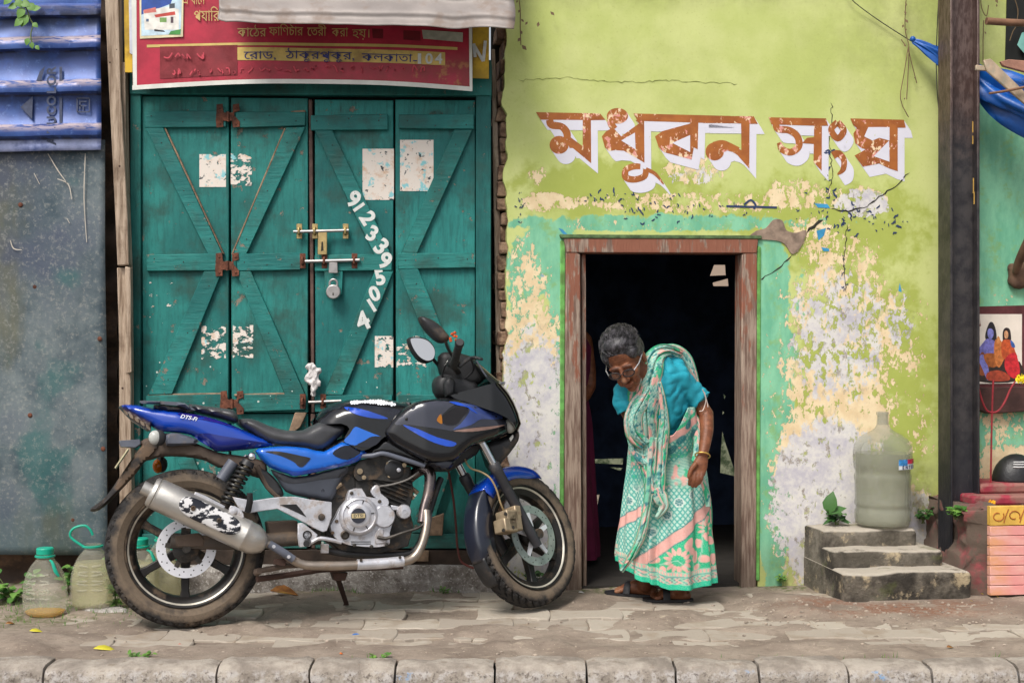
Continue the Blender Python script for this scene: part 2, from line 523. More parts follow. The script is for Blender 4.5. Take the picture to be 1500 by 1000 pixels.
# ================================================================== PLASTERED WALL
WX0, WX1, WY0, WY1 = 741, 1660, -150, 876       # extent in photo pixels on the wall's face
DX0, DX1, DYT = 828, 1110, 349                  # doorway
def axis_px(a, b, cuts, step):
    pts = sorted(set([a, b] + cuts)); out = []
    for p, q in zip(pts, pts[1:]):
        n = max(1, round((q - p) / step)); out += [p + (q - p) * i / n for i in range(n)]
    return np.array(out + [pts[-1]], float)
cx, cy = axis_px(WX0, WX1, [DX0, DX1], 6.5), axis_px(WY0, WY1, [DYT], 6.5)
PX, PY = np.meshgrid(cx, cy)
nx, ny = len(cx), len(cy)
X0, Y0 = PX.ravel(), PY.ravel()
rag = (fbm(PY, PY*0, .035, 4, 3) - .5) * 22 * sstep(760, 741, PX)
PXr = PX + rag
A = np.array([GF.px(a, b, 0) for a, b in zip(PXr.ravel(), PY.ravel())])
A[:, 1] += (fbm(A[:,0], A[:,2], 1.6, 3, 4) - .5) * .012 * (1 - blob(X0, Y0, 1060, 250, 330, 140, .25)) * sstep(0, 15, np.minimum(np.abs(PX.ravel()-DX0), np.abs(PX.ravel()-DX1)))
i = np.arange((ny-1)*(nx-1)); r, c = i // (nx-1), i % (nx-1)
mx, my = (cx[c] + cx[c+1]) / 2, (cy[r] + cy[r+1]) / 2
keep = ~((mx > DX0) & (mx < DX1) & (my > DYT))
q = np.stack([r*nx+c, (r+1)*nx+c, (r+1)*nx+c+1, r*nx+c+1], 1)[keep]
vs = A.tolist(); fs = q.tolist()
# thickness: left end, doorway reveals
def skirt(idx, depth, flip=False):
    n0 = len(vs)
    for k in idx: x, y, z = A[k]; vs.append([x, depth, z])
    for k in range(len(idx) - 1):
        f = [idx[k], idx[k+1], n0+k+1, n0+k]
        fs.append(f[::-1] if flip else f)
ci0, ci1, ri = int(np.argmin(abs(cx-DX0))), int(np.argmin(abs(cx-DX1))), int(np.argmin(abs(cy-DYT)))
skirt([r_*nx for r_ in range(ny)], .22)
skirt([r_*nx + ci0 for r_ in range(ri, ny)], .22, True)
skirt([r_*nx + ci1 for r_ in range(ri, ny)], .22)
skirt([ri*nx + c_ for c_ in range(ci0, ci1+1)], .22)
me = bpy.data.meshes.new('plastered_wall'); me.from_pydata(vs, [], fs)
me.polygons.foreach_set('use_smooth', [True]*len(me.polygons)); me.set_sharp_from_angle(angle=R(40))
X, Y = PX.ravel(), PY.ravel()
n1, n2 = fbm(X, Y, .012, 4, 11), fbm(X, Y, .03, 4, 12)
mx_ = np.maximum.reduce
right_side = X > 1428
peel = mx_([.10 * sstep(180, 300, Y),
    .74*blob(X, Y, 775, 430, 42, 70, .6), .80*blob(X, Y, 775, 520, 60, 110, .5), .95*blob(X, Y, 780, 700, 75, 190, .4), .9*blob(X, Y, 800, 560, 45, 60, .5),
    .66*blob(X, Y, 1030, 297, 275, 17, .35), .80*blob(X, Y, 803, 296, 42, 17, .3), .66*blob(X, Y, 787, 258, 18, 18, .4), .72*blob(X, Y, 1015, 250, 55, 26, .5), .66*blob(X, Y, 1165, 283, 70, 26, .5), .78*blob(X, Y, 1262, 296, 45, 26, .3),
    .70*blob(X, Y, 1225, 400, 75, 80, .7), .78*blob(X, Y, 1220, 460, 75, 100, .6), .72*blob(X, Y, 1295, 480, 65, 80, .7), .80*blob(X, Y, 1235, 560, 85, 60, .6), .74*blob(X, Y, 1190, 350, 45, 40, .5), .46*blob(X, Y, 1140, 620, 30, 250, .5), .44*blob(X, Y, 960, 330, 220, 14, .6), .5*blob(X, Y, 770, 380, 40, 50, .6), .66*blob(X, Y, 1165, 560, 30, 120, .7),
    .98*blob(X, Y, 1205, 730, 85, 150, .4), .85*blob(X, Y, 1255, 615, 70, 60, .6), .97*blob(X, Y, 1240, 640, 40, 50, .5), .90*blob(X, Y, 1160, 690, 26, 100, .5), .92*blob(X, Y, 1330, 780, 60, 80, .5), .58*blob(X, Y, 1330, 530, 40, 30, .7), .5*blob(X, Y, 1340, 620, 40, 70, .7)])
peel = np.where(right_side, mx_([.85*blob(X, Y, 1470, 690, 60, 45, .5), .62*blob(X, Y, 1470, 620, 50, 40, .6), .50*blob(X, Y, 1470, 440, 60, 14, .6), .4*blob(X, Y, 1450, 110, 40, 60, .5)]), peel)
peel = np.clip(peel + (n2-.5)*.25*(peel > .05), 0, 1)
white = mx_([.95*blob(X, Y, 780, 680, 75, 190, .5), .9*blob(X, Y, 1215, 740, 95, 130, .4), .62*blob(X, Y, 1225, 490, 90, 110, .7), .6*blob(X, Y, 1320, 470, 30, 50, .6), .8*blob(X, Y, 1262, 300, 45, 25, .4), .5*blob(X, Y, 1020, 262, 60, 20, .6), .65*blob(X, Y, 1335, 780, 60, 70, .5)])
turq = mx_([blob(X, Y, 800, 385, 60, 55, .5), .75*blob(X, Y, 960, 327, 260, 13, .5), .6*blob(X, Y, 770, 450, 40, 70, .8), .95*blob(X, Y, 1133, 610, 30, 270, .25), .45*blob(X, Y, 1160, 480, 22, 130, .8), 1.0*blob(X, Y, 1128, 400, 30, 60, .4), .8*blob(X, Y, 815, 610, 14, 260, .5)])
turq = np.where(right_side & (Y > 148 + 8*(n1-.5)), 1.0, np.where(right_side, 0, turq))
chart = np.clip(mx_([.8*blob(X, Y, 900, 275, 150, 50, .6), .75*blob(X, Y, 1200, 330, 180, 70, .7), .75*blob(X, Y, 1270, 560, 110, 190, .5), .8*blob(X, Y, 1175, 640, 40, 70, .6)]) , 0, 1) * ~right_side
dirt = np.clip(mx_([.9*blob(X, Y, 1352, 735, 26, 55, .6), .6*blob(X, Y, 1170, 835, 60, 40, .6), .75*blob(X, Y, 1290, 830, 110, 80, .5), .5*blob(X, Y, 780, 850, 60, 22, .6), .36*sstep(240, 20, Y)*sstep(1080, 1330, X), .12*blob(X, Y, 950, 110, 200, 70, .8), .5*sstep(30, -20, Y), .55*right_side*sstep(330, 170, Y)*sstep(1430, 1500, X)]) * (.55 + .9*n1), 0, 1)  # grime and mould, with the upper right's shading from above painted in
ne = len(vs) - len(A)
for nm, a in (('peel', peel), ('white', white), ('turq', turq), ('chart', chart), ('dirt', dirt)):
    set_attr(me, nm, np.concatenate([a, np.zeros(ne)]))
set_attr(me, 'raw', np.concatenate([np.zeros(len(A)), np.ones(ne)]))
def wall_material():
    g = G('peeling_plaster'); c = g.co(); cz = g.co((1.5, 1, 1))
    peel, white, turq, chart, dirt, raw = [g.attr(k) for k in ('peel', 'white', 'turq', 'chart', 'dirt', 'raw')]
    big = g.noise(c, 2.6, 5, .6); med = g.noise(c, 13, 6, .65); fine = g.noise(c, 90, 4, .6); stv = g.noise(g.co((2.2, 1, .8)), 5, 6, .65)
    lime = g.mix(g.step(big, .36, .64), lin(190, 201, 118), lin(206, 213, 140))
    lime = g.mix(g.math('MULTIPLY', g.step(fine, .55, .8), .35), lime, lin(150, 156, 70))
    cmask = g.math('MULTIPLY', g.step(g.math('ADD', g.noise(c, 9, 5, .6), g.math('MULTIPLY', chart, .55)), .66, .86), .9)
    lime = g.mix(cmask, lime, g.mix(med, lin(158, 170, 74), lin(180, 190, 96)))
    tq = g.mix(g.step(stv, .35, .65), lin(110, 180, 146), lin(142, 206, 168))
    tq = g.mix(g.math('MULTIPLY', g.step(med, .50, .68), .7), tq, lin(140, 178, 104))
    tm = g.step(g.math('ADD', g.math('MULTIPLY', g.math('SUBTRACT', g.noise(g.co((1.3, 1, .8)), 9, 8, .72), .5), 2.3), turq), .40, .58)
    paint = g.mix(tm, lime, tq)
    # chips: ragged, a little taller than wide
    ch = g.noise(cz, 22, 7, .66, .3); ch2 = g.noise(cz, 75, 5, .6, .2)
    e = g.math('ADD', g.math('ADD', ch, g.math('MULTIPLY', g.math('SUBTRACT', ch2, .5), .34)), g.math('MULTIPLY', g.math('SUBTRACT', peel, .5), .62))
    e = g.math('ADD', e, g.math('MULTIPLY', g.math('SUBTRACT', g.noise(cz, 5.5, 3, .5), .5), .34)); m1 = g.step(e, .585, .60)
    rim = g.math('MULTIPLY', g.math('SUBTRACT', g.step(e, .565, .585), m1), .4)
    cream = g.mix(g.step(med, .35, .65), lin(226, 200, 158), lin(240, 220, 182))
    wht = g.mix(g.step(g.math('ADD', g.math('MULTIPLY', g.noise(c, 7, 6, .68), .75), g.math('MULTIPLY', g.noise(c, 50, 4, .6), .25)), .36, .60), lin(190, 186, 196), lin(224, 220, 214))
    wm = g.step(g.math('ADD', g.noise(cz, 12, 8, .72), g.math('MULTIPLY', g.math('SUBTRACT', white, .5), .55)), .46, .53)
    under = g.mix(wm, cream, wht)
    e3 = g.noise(cz, 13, 8, .72)
    g3 = g.math('MULTIPLY', g.step(e3, .565, .585), g.step(white, .2, .7))
    under = g.mix(g.math('MULTIPLY', g3, .85), under, g.mix(g.step(med, .46, .56), g.mix(g.step(fine, .4, .6), lin(140, 130, 122), lin(176, 166, 156)), g.mix(tm, lin(168, 176, 96), lin(120, 176, 130))))
    blue = g.math('MULTIPLY', g.step(g.noise(c, 15, 3, .5), .70, .73), .8)
    under = g.mix(g.math('MULTIPLY', blue, g.math('SUBTRACT', 1.0, white)), under, lin(100, 166, 190))
    paint = g.mix(rim, paint, lin(120, 116, 60))
    col = g.mix(m1, paint, under)
    sp = g.math('MULTIPLY', g.step(g.noise(g.co((1.4, 1, 1)), 120, 3, .6), .70, .74), g.step(g.noise(c, 4, 3), .45, .6))
    col = g.mix(g.math('MULTIPLY', sp, .6), col, lin(92, 90, 50))
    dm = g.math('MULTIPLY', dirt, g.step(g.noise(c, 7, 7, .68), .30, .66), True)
    col = g.mix(g.math('MULTIPLY', dm, .85), col, lin(92, 88, 58))  # olive serves the grime and the painted upper-right shade alike
    col = g.mix(raw, col, g.mix(g.step(med, .4, .6), lin(112, 92, 74), lin(70, 54, 44)))
    h = g.math('SUBTRACT', g.math('ADD', g.math('MULTIPLY', med, .35), g.math('MULTIPLY', fine, .22)), g.math('MULTIPLY', m1, .5))
    h = g.math('ADD', h, g.math('MULTIPLY', g3, -.4))
    return g.fin(col, g.math('ADD', .62, g.math('MULTIPLY', m1, .25)), 0, g.bump(h, .55, .006), Specular_IOR_Level=.3)
wall_m = wall_material()
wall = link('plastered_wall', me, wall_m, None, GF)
tag(wall, 'lime green plastered house wall with peeling paint and a low doorway', 'wall')

# broken brick ends that show where the wall stops beside the gate
g = G('old_brick'); c = g.co(rand=True); n = g.noise(c, 18, 6, .65)
brick_m = g.fin(g.mix(g.step(n, .4, .62), lin(96, 72, 58), lin(156, 128, 106)), .95, 0, g.bump(g.noise(c, 45, 6, .7), .9, .015))
py = 40
while py < 850:
    hgt = random.uniform(15, 24)
    w = random.uniform(2, 11)
    p0, p1 = GF.px(739 - w, py + hgt, .03), GF.px(752, py, .03)
    b = MB().box((p0.x, .022 + random.uniform(0, .03), p0.z), (p1.x, .20, p1.z))
    for i_, v in enumerate(b.v):
        q = mnoise.noise_vector(Vector(v)*9 + Vector((i_, py, 0))) * .012
        b.v[i_] = (v[0]+q.x, v[1]+q.y*.6, v[2]+q.z)
    o = b.build('brick', brick_m, wall, bevel=.006, seg=2)
    py += hgt + random.uniform(1, 3)

# door frame in the wall
g = G('frame_wood'); c = g.co(rand=True); z = g.xyz(g.co())[2]
gr = g.noise(g.co((14, 14, 1.1), rand=True), 6, 6, .65); n = g.noise(g.co((3, 3, .8), rand=True), 8, 6, .65)
colr = g.mix(g.step(gr, .35, .65), lin(112, 88, 76), lin(168, 148, 132))
rd = g.mix(gr, lin(124, 74, 56), lin(156, 102, 80))
m_ = g.step(g.math('ADD', n, g.math('MULTIPLY', g.math('SUBTRACT', z, 1.30), .30)), .47, .56)
colr = g.mix(m_, colr, rd)
colr = g.mix(g.math('MULTIPLY', g.step(z, .25, .0), .5), colr, lin(84, 74, 64))
frame_m = g.fin(colr, .8, 0, g.bump(gr, .7, .006))
frame_t = link('door_frame', bpy.data.meshes.new('door_frame_rebate'), None, wall)
def GP(L, off): return [(p.x, p.z) for p in GF.pts(L, off)]
b = MB(); o1 = .0
b.prism(GP([(829, 364), (850, 372), (853, 876), (826, 876)], -.012), -.012, .10)
b.build('jamb', frame_m, frame_t, bevel=.004)
MB().prism(GP([(1087, 372), (1109, 366), (1108, 876), (1085, 876)], -.012), -.012, .10).build('jamb', frame_m, frame_t, bevel=.004)
MB().prism(GP([(826, 349), (1111, 349), (1109, 371), (829, 370)], -.016), -.016, .10).build('frame_head', frame_m, frame_t, bevel=.004)
MB().prism(GP([(852, 372), (858, 372), (860, 876), (854, 876)], .03), .03, .12).build('jamb', frame_m, frame_t, bevel=.003)
# green painted lips of plaster beside and above the frame
lip_m = mat('lip_green', lin(104, 168, 84), .7, var=.35, nsc=25, dirt=lin(90, 120, 60), dirt_amt=.5, bump=.5)
MB().prism(GP([(821, 352), (828, 352), (826, 850), (820, 850)], -.008), -.008, .02).build('plaster_lip', lip_m, wall, bevel=.003)
MB().prism(GP([(1110, 360), (1115, 362), (1113, 850), (1107, 850)], -.008), -.008, .02).build('plaster_lip', lip_m, wall, bevel=.003)
MB().prism(GP([(820, 343), (1116, 345), (1116, 350), (822, 349)], -.020), -.020, .02).build('drip_ledge', mat('ledge', lin(86, 110, 70), .85, var=.5, nsc=30, bump=.6), wall, bevel=.003)

# patch of bare masonry above the frame's right corner, cracks
bare_m = mat('bare_masonry', lin(150, 130, 114), .95, var=.4, nsc=22, bump=1.0, bsc=40)
MB().prism(GP(spline2([(1098, 349), (1108, 338), (1122, 334), (1133, 322), (1146, 323), (1152, 337), (1166, 341), (1181, 337), (1178, 352), (1170, 366), (1160, 372), (1150, 358), (1135, 352)], 3), -.006), -.006, .02).build('bare_patch', bare_m, wall, smooth=20)
crk = mat('crack', (.03, .028, .02), .9, bump=0)
def ribbon(L, w, off, name='crack', mt=crk, parent=wall, jit=1.6):
    P = []
    for (a, b_), (c_, d) in zip(L, L[1:]):
        n = max(2, int(math.hypot(c_-a, d-b_) / 5))
        P += [(a + (c_-a)*k/n + random.uniform(-jit, jit), b_ + (d-b_)*k/n + random.uniform(-jit, jit)) for k in range(n)]
    P.append(L[-1])
    up, dn = [], []
    for k, p in enumerate(P):
        t = Vector(P[min(k+1, len(P)-1)]) - Vector(P[max(k-1, 0)]); t.normalize(); nn = Vector((-t.y, t.x))
        ww = w * random.uniform(.35, 1.0) * (1 if 0 < k < len(P)-1 else .2)
        up.append(Vector(p) + nn*ww/2); dn.append(Vector(p) - nn*ww/2)
    v = [GF.px(q.x, q.y, off) for q in up + dn]; n = len(P)
    MB().add(v, [(k, k+1, n+k+1, n+k) for k in range(n-1)]).build(name, mt, parent)
ribbon([(1331, 253), (1315, 272), (1292, 285), (1270, 303), (1243, 309), (1218, 306)], 2.6, -.0012)
ribbon([(1160, 374), (1146, 390), (1126, 402), (1113, 410)], 2.4, -.0012)
ribbon([(1181, 340), (1196, 328), (1206, 322)], 5, -.0012)
ribbon([(1218, 150), (1216, 200), (1219, 255), (1214, 290)], 1.4, -.0012, jit=2.5)
ribbon([(1240, 430), (1236, 380), (1241, 330)], 1.6, -.0012)
hair_crack = mat('hairline_crack', lin(120, 126, 60), .9, bump=0)
ribbon([(760, 118), (830, 114), (900, 121), (985, 118), (1080, 123)], 1.1, -.0012, mt=hair_crack)
ribbon([(1205, 118), (1260, 122), (1330, 125)], 1.1, -.0012, mt=hair_crack)

# ------------------------------------------------------------------ painted name on the wall
ink_m = None
g = G('wall_lettering_brown'); c = g.co(); n = g.noise(c, 9, 5, .6)
col = g.mix(g.step(n, .35, .65), lin(150, 82, 34), lin(176, 104, 44))
ch = g.noise(g.co((1.6, 1, 1)), 26, 6, .66, .2); zone = g.step(g.noise(c, 5.2, 3, .5), .42, .66)
e = g.math('ADD', ch, g.math('MULTIPLY', zone, .12))
m1 = g.step(e, .615, .632)
pk = g.mix(g.step(g.noise(c, 40, 3), .42, .56), lin(240, 214, 176), lin(222, 150, 140))
col = g.mix(m1, col, pk)
col = g.mix(g.step(g.noise(g.co((2, 1, 1)), 44, 3), .70, .73), col, lin(70, 40, 34))
ink_m = g.fin(col, .6, 0, g.bump(m1, -.3, .004))
g = G('wall_lettering_white'); c = g.co()
e = g.noise(g.co((1.6, 1, 1)), 22, 6, .66)
inkw_m = g.fin(g.mix(g.step(e, .66, .69), g.mix(g.noise(c, 12), lin(214, 212, 226), lin(230, 228, 236)), lin(196, 200, 130)), .6)
def Z1(L): return type(L)([(770 + x/5, 140 + y/5) for x, y in L])
def Z2(L): return type(L)([(1050 + x/5, 140 + y/5) for x, y in L])
def circ(cx, cy, rx, ry, n=20, a0=0, a1=360): return [(cx + rx*math.cos(R(a0+(a1-a0)*k/n)), cy + ry*math.sin(R(a0+(a1-a0)*k/n))) for k in range(n + (0 if a1-a0 == 360 else 1))]
class Stroke(list): pass
def fill(P, pts):
    if isinstance(P, Stroke):
        n = len(P)//2; return [(j, j+1, 2*n-2-j, 2*n-1-j) for j in range(n-1)]
    return [tuple(t) for t in tessellate_polygon([[Vector((p.x, p.z, 0)) for p in pts]])]
def thick(L, w, n=5):
    """outline of a brush stroke along L, widths w"""
    P, W = spline([(x, y, 0) for x, y in L], n, w if hasattr(w, '__len__') else [w]*len(L))
    up, dn = [], []
    for k, p in enumerate(P):
        t = P[min(k+1, len(P)-1)] - P[max(k-1, 0)]; t.normalize(); nn = Vector((-t.y, t.x, 0))
        up.append((p + nn*W[k]/2)[:2]); dn.append((p - nn*W[k]/2)[:2])
    return Stroke([tuple(q) for q in up + dn[::-1]])
letters = [
  # ma
  Z1([(75, 122), (545, 132), (585, 180), (478, 182), (480, 497), (345, 385), (322, 385), (300, 330), (322, 300), (350, 322), (418, 372), (418, 180), (110, 178)]),
  Z1(thick([(175, 178), (190, 215), (262, 228), (300, 270), (305, 320)], [52, 56, 50, 56, 50])), Z1(circ(245, 362, 70, 66)),
  # dhu
  Z1(circ(672, 150, 78, 58, 24)), Z1(thick([(622, 165), (625, 205), (650, 245)], [50, 52, 50])),
  Z1([(640, 235), (700, 300), (830, 205), (805, 180), (868, 180), (870, 492), (720, 405), (655, 400), (610, 408), (580, 380), (558, 300), (590, 262)]),
  Z1([(790, 132), (1500, 150), (1500, 202), (1270, 200), (820, 186)]),
  Z1(thick([(840, 520), (790, 520), (735, 545), (735, 600), (800, 615), (870, 590), (880, 540)], [40, 46, 46, 50, 46, 46, 40])), Z1(thick([(880, 540), (950, 575), (1010, 650)], [30, 26, 8])),
  # ba
  Z1([(948, 300), (1000, 262), (1205, 205), (1205, 190), (1265, 190), (1260, 395), (1232, 380), (1215, 470), (1010, 415), (975, 380)]),
  # na
  Z1(circ(1385, 410, 68, 66)), Z1(thick([(1375, 365), (1440, 350), (1500, 380), (1560, 400)], [48, 46, 60, 40])),
  Z2([(-100, 150), (270, 152), (300, 208), (240, 208), (238, 535), (150, 435), (90, 400), (-20, 440), (-20, 350), (60, 345), (150, 385), (180, 400), (178, 205), (-100, 202)]),
  # sa
  Z2([(380, 160), (800, 168), (815, 222), (770, 222), (768, 552), (708, 488), (710, 355), (625, 350), (660, 310), (712, 305), (712, 222), (400, 212)]),
  Z2(thick([(430, 205), (450, 245), (530, 255), (590, 300), (600, 370), (545, 415), (480, 395), (455, 345)], [46, 52, 50, 50, 52, 50, 50, 30])),
  # ng
  Z2(thick([(885, 195), (838, 250), (885, 315), (930, 255), (885, 195)], [46, 46, 46, 46, 46], 6)),
  Z2(thick([(850, 440), (890, 425), (930, 470), (925, 540), (885, 578)], [56, 50, 44, 40, 12])),
  # gha
  Z2([(978, 168), (1370, 178), (1385, 236), (1325, 236), (1325, 555), (1265, 535), (1190, 498), (1070, 522), (1010, 440), (1090, 395), (1060, 385), (1015, 350), (1000, 280), (1025, 240), (998, 215)]),
]
holes_white = [Z1([(700, 330), (800, 272), (805, 395)]), Z1([(1075, 348), (1205, 290), (1205, 415)]), Z2([(1150, 445), (1262, 330), (1265, 485)]),
               Z2([(1080, 300), (1110, 232), (1265, 232), (1265, 330), (1190, 310), (1140, 330)])]
holes_lime = [Z1([(745, 335), (800, 330), (803, 365)]), Z1([(1175, 360), (1203, 345), (1203, 380)])]
letter_t = link('painted_name', bpy.data.meshes.new('painted_name'), None, wall)
bw = MB(); k = 0
for s in range(7):
    dx, dy = 10.0*s/6, 15.0*s/6
    for P in letters:
        k += 1
        q = type(P)([(x+dx, y+dy) for x, y in P])
        pts = GF.pts(q, -.0012 - .00002*(k % 21) - .00001*(s % 2))
        bw.add(pts, fill(P, pts))
bw.build('letter_shadow', inkw_m, letter_t, smooth=0)
bb = MB()
for k, P in enumerate(letters):
    pts = GF.pts(P, -.0020 - .00003*k)
    bb.add(pts, fill(P, pts))
bb.build('letter', ink_m, letter_t, smooth=0)
bh = MB()
for k, P in enumerate(holes_white):
    pts = GF.pts(P, -.0029 - .00004*k)
    bh.add(pts, [tuple(t) for t in tessellate_polygon([[Vector((p.x, p.z, 0)) for p in pts]])])
bh.build('letter_counter', inkw_m, letter_t, smooth=0)
# scraps of an older, smaller line of lettering below, worn beyond reading
old_m = mat('old_ink', lin(40, 58, 96), .7, bump=0)
bo = MB(); rs = random.Random(3)
def scrap(x, y, s):
    s *= .62; L = [(x, y)]; a = rs.uniform(0, 6.28)
    for _ in range(rs.randint(2, 4)):
        a += rs.uniform(-1.3, 1.3); L.append((L[-1][0] + math.cos(a)*s, L[-1][1] + math.sin(a)*s*1.2))
    pts = GF.pts(thick(L, [s*.4] + [s*1.1]*(len(L)-2) + [s*.4], 2), -.0014 - rs.random()*.0005)
    n = len(pts)//2
    bo.add(pts, [(j, j+1, 2*n-2-j, 2*n-1-j) for j in range(n-1)])
for _ in range(34): scrap(rs.uniform(905, 1000), rs.choice([rs.gauss(291, 5), rs.gauss(306, 3), rs.gauss(318, 3)]), rs.uniform(1.5, 3.4))
for _ in range(14): scrap(rs.uniform(845, 905), rs.choice([rs.gauss(286, 4), rs.gauss(292, 3)]), rs.uniform(1.5, 3.6))
for _ in range(22): scrap(rs.uniform(1000, 1100), rs.choice([rs.gauss(302, 2.5), rs.gauss(314, 3)]), rs.uniform(1.2, 2.8))
for _ in range(60): scrap(rs.uniform(1165, 1330), rs.gauss(318, 15), rs.uniform(1.4, 4.0))
for _ in range(16): scrap(rs.gauss(762, 3), rs.uniform(280, 330), rs.uniform(1.2, 2.6))
for _ in range(16): scrap(rs.gauss(1217, 3), rs.uniform(215, 300), rs.uniform(1.6, 4.6))
for _ in range(10): scrap(rs.gauss(1237, 2), rs.uniform(360, 440), rs.uniform(1.2, 2.8))
for L in ([(1090, 300), (1100, 293), (1107, 301), (1104, 306)], [(1064, 302), (1100, 303), (1104, 302)], [(1108, 303), (1138, 304)]):
    pts = GF.pts(thick(L, [3]*len(L), 3), -.0021); n = len(pts)//2
    bo.add(pts, [(j, j+1, 2*n-2-j, 2*n-1-j) for j in range(n-1)])
bo.build('worn_lettering', old_m, wall, smooth=0)
bl = MB()
for P in ([(1193, 298), (1212, 299), (1216, 305), (1198, 304)], [(1196, 338), (1210, 334), (1207, 345), (1199, 352)], [(1203, 362), (1214, 364), (1215, 368), (1206, 368)], [(1318, 414), (1321, 428), (1316, 426)], [(818, 334), (824, 336), (834, 346), (828, 347)]):
    bl.add(GF.pts(P, -.0016), [(0, 1, 2, 3) if len(P) == 4 else (0, 1, 2)])
bl.build('blue_paint_chip', mat('blue_chip', lin(60, 150, 196), .6), wall, smooth=0)

# ================================================================== ROOM BEHIND THE DOORWAY
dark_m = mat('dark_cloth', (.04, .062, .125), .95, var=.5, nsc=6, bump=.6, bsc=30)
dark2 = mat('dark_room', (.012, .011, .012), .95, var=.4)  # near-black: the unlit room's shade is put into the wall colour
room = thing('dark_room', 'dark room behind the doorway hung with a holed navy sheet', 'room', GF)
rx0, rx1, rz, rb = -.35, 2.1, 1.95, 2.0
def holed_sheet(name, mt):
    """the back sheet: outline with openings"""
    out = [(rx0, 0), (rx1, 0), (rx1, rz), (rx0, rz)]
    yb = rb
    holes = [[(1046, 388), (1062, 388), (1063, 403), (1040, 404)], [(1044, 414), (1066, 408), (1067, 419), (1045, 419)], [(1058, 632), (1063, 650), (1075, 686), (1076, 697), (1055, 692), (1056, 660)],
             [(868, 672), (913, 671), (912, 680), (868, 678)], [(893, 684), (912, 685), (908, 689)], [(865, 725), (878, 724), (874, 746), (862, 748)], [(1060, 577), (1063, 580), (1061, 584)], [(1059, 602), (1061, 604), (1058, 607)]]
    pts = [Vector((x, z)) for x, z in out]; edges = [(i, (i+1) % 4) for i in range(4)]
    hp = []
    for h in holes:
        P = [(p.x, p.z) for p in GF.pts(h, yb)]; hp.append(P)
        n = len(pts); pts += [Vector(p) for p in P]; edges += [(n+i, n+(i+1) % len(P)) for i in range(len(P))]
    v, _, f, *_ = delaunay_2d_cdt(pts, edges, [], 0, 1e-6)
    fs = []
    for t in f:
        cxx = sum(v[i].x for i in t)/len(t); czz = sum(v[i].y for i in t)/len(t)
        if not any(pip(P, [cxx], [czz])[0] for P in hp): fs.append(tuple(t))
    return MB().add([(p.x, yb, p.y) for p in v], fs)
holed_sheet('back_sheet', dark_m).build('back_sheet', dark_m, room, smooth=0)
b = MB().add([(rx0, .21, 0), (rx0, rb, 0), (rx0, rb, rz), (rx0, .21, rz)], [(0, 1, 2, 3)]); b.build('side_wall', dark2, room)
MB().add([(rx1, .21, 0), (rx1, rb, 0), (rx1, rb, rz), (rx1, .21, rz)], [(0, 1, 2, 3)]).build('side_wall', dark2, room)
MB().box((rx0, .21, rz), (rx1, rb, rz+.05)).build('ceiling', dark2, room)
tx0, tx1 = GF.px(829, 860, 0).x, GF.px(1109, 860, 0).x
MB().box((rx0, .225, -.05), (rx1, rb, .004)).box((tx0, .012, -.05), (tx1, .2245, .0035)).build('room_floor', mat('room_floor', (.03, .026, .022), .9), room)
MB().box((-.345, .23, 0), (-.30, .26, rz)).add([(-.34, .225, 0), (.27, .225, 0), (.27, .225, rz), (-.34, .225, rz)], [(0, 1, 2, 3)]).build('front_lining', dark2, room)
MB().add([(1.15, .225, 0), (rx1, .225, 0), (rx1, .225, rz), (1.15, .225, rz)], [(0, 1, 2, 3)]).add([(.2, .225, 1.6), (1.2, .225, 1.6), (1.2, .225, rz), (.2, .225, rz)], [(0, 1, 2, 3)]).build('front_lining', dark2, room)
# what the holes open on: a plastered yard wall
g = G('yard_wall'); c = g.co(); n = g.noise(c, 9, 6, .7)
yard_m = g.fin(g.mix(g.step(g.xyz(c)[2], 1.2, .9), (.42, .32, .25), g.mix(g.step(n, .4, .6), (.03, .05, .02), (.22, .24, .16))), .9)
yard = MB().box((-1.5, 4.2, -.05), (3.5, 4.35, 3)).build('yard_wall', yard_m, None, GF)
tag(yard, 'pale yard wall seen through the torn sheet inside the doorway', 'wall')
